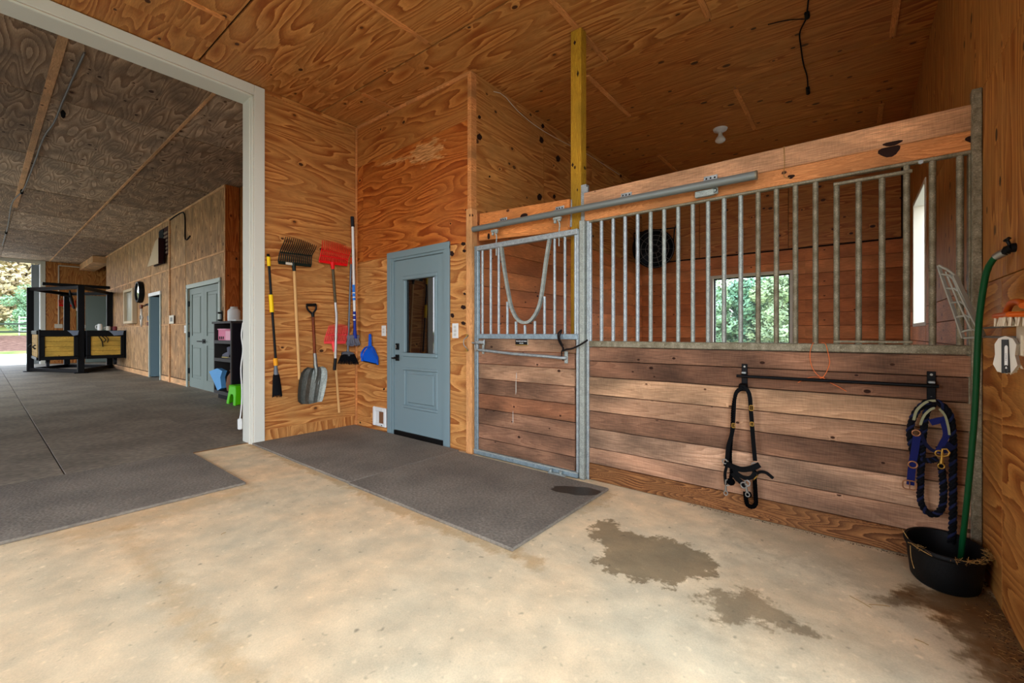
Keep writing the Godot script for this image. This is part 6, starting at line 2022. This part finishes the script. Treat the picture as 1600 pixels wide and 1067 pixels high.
	extrude(pf, PackedVector2Array([Vector2(-0.30, 0.58), Vector2(0.0, 0.62), Vector2(0.0, 0.0), Vector2(-1.1, 0.02)]), 0.02, Transform3D(Basis.IDENTITY, Vector3(0, 0, 0.13)))
	done("face_board", pf, M.paper, t)
	var ps := new_st()
	extrude(ps, PackedVector2Array([Vector2(-0.12, 0.62), Vector2(0.02, 0.62), Vector2(0.02, 0.0), Vector2(-0.06, 0.0)]), 0.03, Transform3D(Basis(Vector3(0, 0, 1), Vector3.UP, Vector3(-1, 0, 0)), Vector3(0.0, 0, 0.12)))
	done("side_board", ps, M.maroon, t)
	var pbk := new_st()
	extrude(pbk, PackedVector2Array([Vector2(-0.30, 0.56), Vector2(-0.02, 0.60), Vector2(-0.02, 0.02), Vector2(-1.06, 0.04)]), 0.02, Transform3D(Basis.IDENTITY, Vector3(0, 0, 0.01)))
	done("back_board", pbk, M.maroon, t)
	# wires stapled to the aisle ceiling and wall
	t = thing("ceiling_wire", "dusty grey wire stapled along the batten of the aisle ceiling", "wire")
	var wsx := new_st()
	tube(wsx, curve([Vector3(-6.0, 3.985, -0.66), Vector3(-7.4, 3.97, -0.63), Vector3(-8.2, 3.96, -0.62), Vector3(-9.0, 3.98, -0.58), Vector3(-10.2, 3.98, -0.57), Vector3(-12.0, 3.965, -0.55), Vector3(-12.6, 3.93, -0.52), Vector3(-14.0, 3.96, -0.44), Vector3(-16.5, 3.95, -0.46), Vector3(-18.0, 3.94, -0.46), Vector3(-21.0, 3.97, -0.46)], 60), 0.011, 5)
	done("wire", wsx, M.wire_grey, t)
	for x: float in [-7.75, -12.62, -18.0]:
		var lump := new_st()
		lathe(lump, [Vector2(0, -0.05), Vector2(0.02, -0.03), Vector2(0.026, 0.02), Vector2(0.012, 0.05), Vector2(0, 0.06)], 10, Transform3D(Basis.IDENTITY, Vector3(x, 3.93, -0.66 if x > -8.0 else (-0.52 if x > -13.0 else -0.46))))
		done("wire_joint", lump, M.black_matt, t)
	t = thing("wall_wire", "dark wire running down the seam beside the flag panel", "wire")
	var ww := new_st()
	tube(ww, curve([Vector3(-12.95, 3.93, z + 0.02), Vector3(-12.3, 3.95, z + 0.02), Vector3(-11.85, 3.92, z + 0.02), Vector3(-11.72, 3.75, z + 0.02), Vector3(-11.72, 3.35, z + 0.02), Vector3(-11.6, 3.27, z + 0.02), Vector3(-11.35, 3.32, z + 0.02)], 30), 0.013, 5)
	done("wire", ww, M.black_matt, t)
	t = thing("wall_bracket", "small black bracket on the aisle wall right of the grey double door", "bracket", Vector3(-9.42, 1.5, z + 0.012))
	one_box("bracket_plate", Vector3(-0.03, -0.12, 0.0), Vector3(0.03, 0.12, 0.015), M.black, t, 0.003)
	for y: float in [-0.08, 0.06]:
		one_box("bracket_lug", Vector3(-0.03, y, 0.015), Vector3(0.03, y + 0.03, 0.07), M.black, t, 0.004)
	# cabinet
	var c := thing("shelf_cabinet", "dark navy open cabinet with three shelves beside the grey double door", "cabinet", Vector3(-9.26, 0, -3.1))
	var W := 0.94
	var D := 0.38
	one_box("side_panel", Vector3(0, 0.09, 0), Vector3(0.04, 1.38, D), M.cabinet_edge, c)
	one_box("side_panel", Vector3(W - 0.04, 0.09, 0), Vector3(W, 1.38, D), M.cabinet_navy, c)
	one_box("side_edge", Vector3(W - 0.05, 0.09, D), Vector3(W, 1.38, D + 0.02), M.cabinet_edge, c)
	one_box("back_panel", Vector3(0.04, 0.09, 0), Vector3(W - 0.04, 1.36, 0.02), M.cabinet_navy, c)
	one_box("top_panel", Vector3(-0.01, 1.36, 0), Vector3(W + 0.01, 1.40, D + 0.03), M.cabinet_edge, c)
	for y: float in [0.09, 0.68, 1.00]:
		one_box("shelf", Vector3(0.04, y, 0.02), Vector3(W - 0.05, y + 0.06, D + 0.01), M.cabinet_edge, c)
	one_box("plinth", Vector3(0.1, 0.0, 0.04), Vector3(W - 0.02, 0.09, D - 0.04), M.black_matt, c)
	var cx := -9.26
	var cz := -3.1
	var shelf3 := 1.06
	t = thing("pink_basket", "pink plastic basket on the cabinet's top shelf", "basket", Vector3(cx + 0.28, shelf3, cz + 0.22))
	var pb := new_st()
	for e: Array in [[-0.2, 0.0, -0.11, 0.2, 0.012, 0.11], [-0.2, 0.012, 0.10, 0.2, 0.19, 0.112], [-0.2, 0.012, -0.112, 0.2, 0.19, -0.10], [-0.21, 0.012, -0.11, -0.198, 0.19, 0.11], [0.198, 0.012, -0.11, 0.21, 0.19, 0.11]]:
		bx(pb, Vector3(e[0], e[1], e[2]), Vector3(e[3], e[4], e[5]), 0.003)
	done("basket_body", pb, M.pink, t)
	one_box("rim", Vector3(-0.22, 0.19, -0.12), Vector3(0.22, 0.21, 0.122), M.pink_light, t, 0.004)
	for k in 3:
		one_box("slot", Vector3(-0.15 + k * 0.09, 0.02, 0.112), Vector3(-0.09 + k * 0.09, 0.07, 0.115), M.maroon, t, 0.001)
	t = thing("pink_box", "pale pink box beside the basket on the cabinet's top shelf", "box", Vector3(cx + 0.62, shelf3, cz + 0.26))
	one_box("box_body", Vector3(-0.12, 0.0, -0.09), Vector3(0.12, 0.17, 0.09), M.pink_light, t, 0.006)
	one_box("box_lid", Vector3(-0.125, 0.17, -0.095), Vector3(0.125, 0.195, 0.095), M.pink, t, 0.005)
	t = thing("black_bottle", "dark bottle at the right end of the cabinet's top shelf", "bottle", Vector3(cx + 0.81, shelf3, cz + 0.26))
	var bl := new_st()
	lathe(bl, [Vector2(0, 0), Vector2(0.05, 0.0), Vector2(0.052, 0.15), Vector2(0.02, 0.19), Vector2(0.02, 0.23), Vector2(0, 0.235)], 16)
	done("bottle_body", bl, M.black, t)
	var shelf2 := 0.74
	t = thing("grey_boot", "pale grey boot lying on the cabinet's middle shelf", "boot", Vector3(cx + 0.36, shelf2, cz + 0.25))
	var bt := new_st()
	tube(bt, [Vector3(-0.12, 0.035, 0.04), Vector3(-0.02, 0.055, 0.02), Vector3(0.07, 0.06, 0.0), Vector3(0.10, 0.10, 0.0), Vector3(0.06, 0.19, 0.0)], [0.034, 0.05, 0.055, 0.055, 0.05], 12)
	done("boot_upper", bt, M.bristle_grey, t)
	one_box("boot_sole", Vector3(-0.16, 0.0, -0.04), Vector3(0.13, 0.02, 0.07), M.yellow_sole, t, 0.008)
	t = thing("dark_boot", "black boot standing at the right of the cabinet's middle shelf", "boot", Vector3(cx + 0.74, shelf2, cz + 0.26))
	var b2 := new_st()
	tube(b2, [Vector3(-0.1, 0.04, 0.05), Vector3(0.0, 0.05, 0.02), Vector3(0.05, 0.07, 0.0), Vector3(0.06, 0.23, 0.0)], [0.035, 0.05, 0.05, 0.055], 12)
	done("boot_upper", b2, M.black_matt, t)
	one_box("boot_sole", Vector3(-0.13, 0.0, -0.03), Vector3(0.10, 0.018, 0.09), M.wire_grey, t, 0.006)
	var shelf1 := 0.15
	t = thing("blue_bag", "pale blue feed bag leaning out of the cabinet's bottom shelf", "bag", Vector3(cx + 0.22, shelf1, cz + 0.36))
	var bg := new_st()
	extrude(bg, PackedVector2Array([Vector2(-0.28, 0.33), Vector2(0.0, 0.40), Vector2(0.19, 0.36), Vector2(0.12, 0.24), Vector2(0.16, 0.05), Vector2(0.02, 0.0), Vector2(-0.08, 0.12)]), 0.08, Transform3D(Basis(Vector3.UP, 0.15), Vector3.ZERO))
	done("bag_body", bg, M.pale_blue, t)
	t = thing("brown_sack", "brown paper sack on the cabinet's bottom shelf", "sack", Vector3(cx + 0.58, shelf1, cz + 0.25))
	var sk := new_st()
	lathe(sk, [Vector2(0, 0.0), Vector2(0.13, 0.01), Vector2(0.16, 0.12), Vector2(0.13, 0.26), Vector2(0.06, 0.34), Vector2(0.09, 0.38), Vector2(0, 0.36)], 14, Transform3D.IDENTITY, 1.0, 0.7)
	done("sack_body", sk, M.brown_bag, t)
	t = thing("dark_shoe", "dark shoe in front of the sack on the bottom shelf", "shoe", Vector3(cx + 0.78, shelf1, cz + 0.30))
	var sh := new_st()
	tube(sh, [Vector3(-0.08, 0.045, 0.04), Vector3(0.0, 0.05, 0.0), Vector3(0.07, 0.06, -0.05)], [0.03, 0.042, 0.04], 10)
	done("shoe_upper", sh, M.black_matt, t)
	one_box("shoe_sole", Vector3(-0.1, 0.0, -0.08), Vector3(0.09, 0.012, 0.06), M.white_dull, t, 0.005)
	t = thing("white_bottle", "white plastic bottle standing on top of the cabinet", "bottle", Vector3(cx + 0.52, 1.40, cz + 0.22))
	var wb := new_st()
	lathe(wb, [Vector2(0, 0), Vector2(0.095, 0.0), Vector2(0.10, 0.03), Vector2(0.10, 0.19), Vector2(0.07, 0.225), Vector2(0.055, 0.235)], 20)
	done("bottle_body", wb, M.white, t)
	var wc := new_st()
	lathe(wc, [Vector2(0.058, 0.232), Vector2(0.058, 0.265), Vector2(0, 0.268)], 16)
	done("bottle_cap", wc, M.white_dull, t)
	t = thing("white_tray", "flat white tray on the right end of the cabinet top", "tray", Vector3(cx + 0.76, 1.40, cz + 0.22))
	one_box("tray_base", Vector3(-0.12, 0.0, -0.09), Vector3(0.12, 0.025, 0.09), M.white, t, 0.006)
	# lime step stool
	t = thing("step_stool", "bright lime green plastic step stool beside the cabinet", "stool", Vector3(-8.1, 0.0, -2.75))
	var stl := new_st()
	var arch := PackedVector2Array([Vector2(-0.20, 0.0), Vector2(-0.10, 0.0), Vector2(-0.09, 0.12), Vector2(-0.05, 0.17), Vector2(0.05, 0.17), Vector2(0.09, 0.12), Vector2(0.10, 0.0), Vector2(0.20, 0.0), Vector2(0.15, 0.27), Vector2(0.12, 0.30), Vector2(-0.12, 0.30), Vector2(-0.15, 0.27)])
	for zz: float in [-0.12, 0.12]:
		stl = new_st()
		extrude(stl, arch, 0.02, Transform3D(Basis(Vector3.RIGHT, -0.10 * signf(zz)), Vector3(0, 0, zz)))
		done("end_panel", stl, M.lime, t)
	one_box("step_top", Vector3(-0.15, 0.285, -0.11), Vector3(0.15, 0.315, 0.11), M.lime, t, 0.012)
	for sg: float in [-1.0, 1.0]:
		var lg := new_st()
		box(lg, Vector3(sg * 0.165, 0.15, 0), Vector3(0.018, 0.29, 0.22), 0.006, Basis(Vector3.BACK, sg * 0.14))
		done("side_panel", lg, M.lime, t)
	# white cord hanging by the jamb
	t = thing("power_cable", "white cord with a plug hanging beside the pale opening jamb", "cord", Vector3(XT - 0.26, 0, -1.84))
	var wcd := new_st()
	tube(wcd, curve([Vector3(0.0, 1.30, 0.02), Vector3(0.0, 1.16, 0.035), Vector3(0.0, 1.0, 0.02), Vector3(0.0, 0.8, 0.04), Vector3(0.0, 0.55, 0.03), Vector3(0.0, 0.38, 0.035), Vector3(0.0, 0.24, 0.05)], 30), 0.007, 6)
	done("cord_length", wcd, M.white, t)
	one_box("plug", Vector3(-0.02, 0.13, 0.03), Vector3(0.02, 0.25, 0.07), M.white, t, 0.008)
	build_stand()
	# far wall: conduit, socket, red fork, door, pole
	var zf := XF
	t = thing("conduit", "thin pale conduit running down the far orange wall to a socket", "conduit", Vector3(XF, 0, -1.97))
	var cd := new_st()
	tube(cd, [Vector3(0.025, 3.88, 0), Vector3(0.025, 1.55, 0)], 0.022, 6)
	tube(cd, [Vector3(0.025, 3.88, 0), Vector3(0.025, 3.88, -1.1)], 0.022, 6)
	done("conduit_pipe", cd, M.off_white, t)
	one_box("socket_box", Vector3(0.0, 1.40, -0.11), Vector3(0.06, 1.56, 0.11), M.off_white, t, 0.008)
	t = thing("manure_fork", "red fork hung head up on the far orange wall", "fork", Vector3(XF, 0, -2.2))
	var fh := new_st()
	box(fh, Vector3(0.06, 2.30, 0), Vector3(0.03, 0.06, 0.46), 0.01)
	for k in 9:
		tube(fh, [Vector3(0.06, 2.30, -0.22 + k * 0.055), Vector3(0.09, 2.40, -0.22 + k * 0.055), Vector3(0.06, 2.52, -0.22 + k * 0.055)], 0.012, 5)
	done("fork_head", fh, M.red, t)
	var fhd := new_st()
	tube(fhd, [Vector3(0.06, 2.28, 0), Vector3(0.05, 1.2, 0.03)], 0.018, 6)
	done("handle", fhd, M.handle_wood, t)
	t = thing("wash_pole", "greenish pole with a pale tip leaning on the far wall behind the stand", "pole", Vector3(XF + 0.06, 0, -2.5))
	var wp := new_st()
	tube(wp, [Vector3(0, 0.0, 0), Vector3(0, 2.1, 0.02)], 0.03, 8)
	done("pole", wp, M.pole_olive, t)
	var wt := new_st()
	tube(wt, [Vector3(0, 2.1, 0.02), Vector3(0, 2.22, 0.02)], 0.028, 8)
	done("pole_tip", wt, M.off_white, t)
	var df := setting("door_4")
	one_box("door_leaf", Vector3(XF, 0.0, -3.9), Vector3(XF + 0.05, 2.75, -2.78), M.green_grey, df, 0.006)
	one_box("casing", Vector3(XF, 0.0, -2.78), Vector3(XF + 0.03, 2.82, -2.72), M.green_grey, df, 0.004)
	t = thing("wall_socket", "small pale socket box low on the far wall beside the grey door", "socket", Vector3(XF, 1.47, -2.66))
	one_box("cover_plate", Vector3(0.0, -0.07, -0.09), Vector3(0.03, 0.07, 0.09), M.off_white, t, 0.006)
	one_box("outlet", Vector3(0.03, -0.03, -0.04), Vector3(0.034, 0.03, 0.04), M.white_dull, t, 0.001)

func build_stand() -> void:
	# black steel stand: four posts, a top frame, a ring of panelled boxes
	var t := thing("vendor_stand", "black steel framed stand with yellow plank panels in the far aisle", "stand", Vector3(-18.0, 0, -1.95))
	var S: Material = M.black_steel
	var posts := {"F": Vector3(-0.1, 0, 0.04), "L": Vector3(-2.1, 0, 0.95), "R": Vector3(-2.1, 0, -0.87), "B": Vector3(-3.6, 0, 0.02)}
	for k: String in posts:
		var p: Vector3 = posts[k]
		var s := new_st()
		box(s, p + Vector3(0, 1.31, 0), Vector3(0.13, 2.62, 0.15), 0.01)
		box(s, p + Vector3(0, 0.012, 0), Vector3(0.3, 0.024, 0.3), 0.005)
		done("post", s, S, t)
	for e: Array in [["F", "L"], ["F", "R"], ["L", "B"], ["R", "B"]]:
		var a: Vector3 = posts[e[0]]
		var b: Vector3 = posts[e[1]]
		var d := (b - a)
		var bas := Basis(d.normalized(), Vector3.UP, d.normalized().cross(Vector3.UP))
		for y: float in [2.57, 0.06]:
			var s := new_st()
			box(s, (a + b) * 0.5 + Vector3(0, y, 0), Vector3(d.length(), 0.10, 0.09), 0.008, bas)
			done("frame_rail", s, S, t)
	var tb := new_st()
	box(tb, Vector3(-1.0, 2.68, 0.02), Vector3(0.1, 0.09, 1.5), 0.01)
	done("top_beam", tb, S, t)
	# front boxes: steel surround with yellow planks
	for k in 2:
		var z0 := -0.03 + 0.12 if k == 0 else -0.93
		var z1 := 0.88 if k == 0 else -0.06
		z0 = 0.10 if k == 0 else -0.93
		for e: Array in [[0.42, 0.52, z0, z1], [1.10, 1.28, z0, z1]]:
			one_box("panel_rail", Vector3(-0.05, e[0], e[2]), Vector3(0.05, e[1], e[3]), S, t, 0.01)
		one_box("panel_stile", Vector3(-0.05, 0.52, z0), Vector3(0.05, 1.10, z0 + 0.10), S, t, 0.01)
		one_box("panel_stile", Vector3(-0.05, 0.52, z1 - 0.10), Vector3(0.05, 1.10, z1), S, t, 0.01)
		for j in 4:
			plank("panel_plank", Vector3(0.0, 0.525 + j * 0.144, z1 - 0.1), Vector3(0, 0, -1), Vector3.UP, z1 - z0 - 0.2, 0.139, 0.03, M.yellow_plank, t, 0.004)
	for e: Array in [[-0.95, -1.0], [0.86, 0.9]]:
		one_box("box_corner", Vector3(-0.06, 0.40, e[0]), Vector3(0.06, 1.30, e[1]), S, t, 0.008)
	# side of the box towards the open door: greyer planks
	one_box("side_rail", Vector3(-2.0, 1.16, 0.86), Vector3(-0.05, 1.27, 0.94), S, t, 0.01)
	one_box("side_rail", Vector3(-2.0, 0.42, 0.86), Vector3(-0.05, 0.50, 0.94), S, t, 0.01)
	for j in 5:
		plank("side_plank", Vector3(-1.98, 0.505 + j * 0.131, 0.89), Vector3.RIGHT, Vector3.UP, 1.9, 0.127, 0.03, M.grey_plank, t, 0.004)
	# trough between the sides
	one_box("trough_floor", Vector3(-2.0, 0.42, -0.9), Vector3(-0.05, 0.46, 0.88), S, t, 0.0)
	one_box("trough_back", Vector3(-2.05, 0.42, -0.9), Vector3(-2.0, 1.28, 0.88), M.black_matt, t, 0.0)
	one_box("trough_side", Vector3(-2.0, 0.42, -0.95), Vector3(-0.05, 1.28, -0.9), M.black_matt, t, 0.0)
	# grey splashes on the top rails
	for e: Array in [[0.10, 0.34], [-0.90, -0.55]]:
		var s := new_st()
		extrude(s, PackedVector2Array([Vector2(-e[1], 1.272), Vector2(-e[0], 1.272), Vector2(-e[0] - 0.02, 1.14), Vector2(-e[1] + 0.12, 1.12), Vector2(-e[1] + 0.08, 1.18)]), 0.004, Transform3D(Basis(Vector3(0, 0, -1), Vector3.UP, Vector3(1, 0, 0)), Vector3(0.053, 0, 0)))
		done("paint_splash", s, M.wire_blue, t)
	for e: Array in [[-0.25, 0.94], [-1.8, 0.94], [0.0, -1.0]]:
		var s := new_st()
		tube(s, [Vector3(e[0], 0.86, e[1]), Vector3(e[0], 0.80, e[1] + 0.06 * signf(e[1])), Vector3(e[0], 0.74, e[1])], 0.02, 6)
		done("catch", s, M.black, t)
	for zz: float in [0.70, -0.75]:
		var s := new_st()
		tube(s, [Vector3(-0.3, 0.30, zz - 0.03), Vector3(-0.3, 0.30, zz + 0.03)], 0.1, 14)
		box(s, Vector3(-0.3, 0.38, zz), Vector3(0.08, 0.12, 0.09), 0.01)
		done("caster", s, M.grip_dark, t)
	var w := new_st()
	tube(w, curve([Vector3(0.04, 1.10, -0.33), Vector3(0.05, 0.95, -0.40), Vector3(0.05, 0.78, -0.42)], 10), 0.012, 5)
	tube(w, curve([Vector3(0.04, 1.10, -0.40), Vector3(0.05, 1.0, -0.48), Vector3(0.05, 0.92, -0.44)], 10), 0.012, 5)
	tube(w, curve([Vector3(0.04, 1.10, -0.48), Vector3(0.05, 1.02, -0.54), Vector3(0.05, 0.9, -0.52)], 10), 0.01, 5)
	done("hanging_strap", w, M.black, t)
	# small things on the stand
	var items := [["white_cup", "white cup on the near rim of the black stand", "cup", -0.55, "white_dull"], ["red_can", "dull red can on the rim of the black stand", "can", -0.70, "maroon_light"], ["white_jug", "tall white jug on the rim of the black stand", "jug", -0.36, "white"]]
	for e: Array in items:
		var o := thing(e[0], e[1], e[2], Vector3(-18.0, 1.28, -1.95 + float(e[3])))
		var s := new_st()
		var h := 0.20 if e[2] == "jug" else 0.13
		lathe(s, [Vector2(0, 0), Vector2(0.05, 0), Vector2(0.06, h * 0.3), Vector2(0.055, h * 0.8), Vector2(0.04, h), Vector2(0, h)], 14)
		done("body", s, M[e[4]], o)
		var hd := new_st()
		tube(hd, curve([Vector3(0, h * 0.8, 0.05), Vector3(0, h * 0.7, 0.09), Vector3(0, h * 0.3, 0.085), Vector3(0, h * 0.25, 0.055)], 8), 0.012, 5)
		done("handle", hd, M[e[4]], o)
	var hg := thing("hanging_tool", "dark forked tool hanging from the black stand's top rail", "tool", Vector3(-18.9, 0, -1.75))
	var hs := new_st()
	tube(hs, [Vector3(0, 2.52, 0), Vector3(0, 2.2, -0.04), Vector3(0, 1.95, -0.1)], [0.02, 0.05, 0.03], 6)
	tube(hs, [Vector3(0, 2.32, 0), Vector3(0, 2.36, 0.12), Vector3(0, 2.34, 0.2)], [0.04, 0.035, 0.015], 6)
	done("tool_body", hs, M.black, hg)

# ------------------------------------------------------------------ mats, fan, lamp, cords
func rubber_mat(label: String, x0: float, x1: float, z0: float, z1: float) -> Node3D:
	var t := thing("rubber_mat", label, "mat", Vector3((x0 + x1) * 0.5, 0, (z0 + z1) * 0.5), "")
	var s := new_st()
	box(s, Vector3(0, 0.011, 0), Vector3(x1 - x0, 0.02, z1 - z0), 0.004, Basis.IDENTITY, Vector2(x0, z0))
	done("mat_sheet", s, M.rubber, t)
	return t

func build_small() -> void:
	rubber_mat("grey rubber mat in front of the blue door and tools", -4.98, -3.085, -3.0, -1.81)
	var m2 := rubber_mat("grey rubber mat with a wet patch in front of the sliding stall door", -3.075, -1.44, -2.96, -1.80)
	var ws := new_st()
	var pl := PackedVector2Array()
	var c := Vector2(-1.60, -2.76)
	for k in 40:
		var a := TAU * k / 40.0
		var r := 1.0 + 0.06 * sin(a * 5.0 + 1.0) + 0.04 * sin(a * 9.0)
		var p := Vector2(cos(a) * 0.19, sin(a) * 0.085).rotated(-0.42) * r
		p.x = minf(p.x, 0.155)
		pl.append(Vector2(p.x + c.x + 2.2575, -(p.y + c.y + 2.38)))
	extrude(ws, pl, 0.0006, Transform3D(Basis(Vector3.RIGHT, -PI / 2), Vector3(0, 0.0213, 0)))
	done("wet_patch", ws, M.rubber_wet, m2)
	rubber_mat("long grey rubber mat lying across the aisle threshold", -5.085, -3.71, -1.305, 2.4)
	# fan in the back corner of the stall
	var t := thing("drum_fan", "dark round drum fan high in the back corner of the stall", "fan", Vector3(-2.62, 2.6, -7.02))
	var xf := Transform3D(Basis(Vector3.UP, 0.55) * Basis(Vector3.RIGHT, PI / 2 + 0.25), Vector3.ZERO)
	var s := new_st()
	lathe(s, [Vector2(0.30, -0.16), Vector2(0.315, -0.16), Vector2(0.315, 0.16), Vector2(0.30, 0.16), Vector2(0.30, -0.16)], 36, xf, 1.0, 1.0, true)
	done("drum", s, M.black_matt, t)
	var fb := new_st()
	lathe(fb, [Vector2(0, -0.158), Vector2(0.302, -0.158), Vector2(0.302, -0.15), Vector2(0, -0.15)], 36, xf, 1.0, 1.0, true)
	done("back_grille", fb, M.black, t)
	for k in 4:
		var g := new_st()
		var r := 0.07 + 0.075 * k
		tube(g, ring_pts(xf * Vector3(0, 0.16, 0), xf.basis.x, xf.basis.z, r, r, 28), 0.004, 5, Vector3.ZERO, 1.0, true)
		done("guard_ring", g, M.wire_grey, t)
	for k in 10:
		var g := new_st()
		var a := TAU * k / 10.0
		tube(g, [xf * Vector3(cos(a) * 0.05, 0.165, sin(a) * 0.05), xf * Vector3(cos(a) * 0.31, 0.16, sin(a) * 0.31)], 0.0035, 5)
		done("guard_wire", g, M.wire_grey, t)
	for k in 3:
		var b := new_st()
		var a := TAU * k / 3.0
		var pts := PackedVector2Array([Vector2(0.04, -0.03), Vector2(0.16, -0.09), Vector2(0.27, -0.06), Vector2(0.27, 0.06), Vector2(0.14, 0.06), Vector2(0.04, 0.03)])
		extrude(b, pts, 0.004, xf * Transform3D(Basis(Vector3.UP, a) * Basis(Vector3.RIGHT, -PI / 2 + 0.4), Vector3(0, 0.0, 0)))
		done("blade", b, M.grip_dark, t)
	var hb := new_st()
	lathe(hb, [Vector2(0, -0.08), Vector2(0.07, -0.08), Vector2(0.07, 0.06), Vector2(0.04, 0.09), Vector2(0, 0.095)], 18, xf)
	done("motor", hb, M.black, t)
	var br := new_st()
	tube(br, [Vector3(-0.36, 0.30, 0.0), Vector3(0.42, 0.30, -0.05)], 0.012, 6)
	tube(br, [Vector3(-0.31, 0.0, 0.0), Vector3(-0.33, 0.3, 0.0)], 0.01, 6)
	tube(br, [Vector3(0.30, 0.02, -0.1), Vector3(0.34, 0.30, -0.05)], 0.01, 6)
	done("hanger", br, M.black_steel, t)
	# lamp on the stall ceiling
	var lx := -1.30
	t = thing("ceiling_lamp", "white porcelain lampholder with a clear bulb on the stall ceiling", "lamp", Vector3(lx, ceil_y(lx), -5.76))
	var ls := new_st()
	lathe(ls, [Vector2(0, -0.045), Vector2(0.03, -0.045), Vector2(0.045, -0.03), Vector2(0.075, -0.022), Vector2(0.082, -0.004), Vector2(0.082, 0.004), Vector2(0, 0.004)], 24)
	done("lampholder", ls, M.white, t)
	var lb := new_st()
	lathe(lb, [Vector2(0, -0.175), Vector2(0.03, -0.172), Vector2(0.055, -0.155), Vector2(0.06, -0.14), Vector2(0.05, -0.115), Vector2(0.026, -0.085), Vector2(0.022, -0.045)], 24)
	done("bulb", lb, M.bulb_glass, t)
	# cord stapled to the ceiling
	t = thing("extension_cable", "black cord with a plug stapled across the stall ceiling", "cord")
	var cx := -0.36
	var cs := new_st()
	var cp := []
	for e: Array in [[-0.27, -3.9], [-0.29, -4.06], [-0.30, -4.12], [-0.355, -4.28], [-0.365, -4.5], [-0.37, -4.8], [-0.36, -5.05], [-0.37, -5.3]]:
		cp.append(Vector3(e[0], ceil_y(e[0]) - 0.008, e[1]))
	tube(cs, curve(cp, 30), 0.006, 5)
	tube(cs, curve([cp[2], Vector3(-0.42, ceil_y(-0.42) - 0.006, -4.05), Vector3(-0.55, ceil_y(-0.55) - 0.004, -4.02)], 8), 0.004, 5)
	done("cord_length", cs, M.black_matt, t)
	var pg := new_st()
	tube(pg, [Vector3(-0.37, ceil_y(-0.37) - 0.012, -5.28), Vector3(-0.375, ceil_y(-0.37) - 0.014, -5.4)], [0.016, 0.019], 8)
	done("plug", pg, M.black, t)
	pg = new_st()
	tube(pg, [Vector3(-0.29, ceil_y(-0.29) - 0.012, -4.04), Vector3(-0.29, ceil_y(-0.29) - 0.012, -4.1)], 0.018, 8)
	done("cable_joint", pg, M.black, t)
	# orange fibre strand on the beam and the wall wire
	t = thing("twine_strand", "thin pale twine hanging over the stall beam", "string", Vector3(-0.335, 2.2, ZS + 0.02))
	var tw := new_st()
	tube(tw, curve([Vector3(0, 0.13, -0.04), Vector3(0, 0.12, -0.005), Vector3(0.003, 0.02, -0.002), Vector3(0.0, -0.06, -0.004), Vector3(0.03, -0.075, -0.004)], 14), 0.0018, 4)
	done("strand", tw, M.straw, t)
	t = thing("ceiling_string", "thin pale wire sagging along the top of the stall side wall", "wire")
	var sw := new_st()
	tube(sw, curve([Vector3(-2.93, 3.70, -3.35), Vector3(-2.92, 3.725, -3.5), Vector3(-2.925, 3.66, -3.75), Vector3(-2.92, 3.62, -4.1), Vector3(-2.925, 3.64, -4.6), Vector3(-2.925, 3.70, -5.4), Vector3(-2.93, 3.72, -6.4)], 30), 0.004, 4)
	done("wire", sw, M.off_white, t)
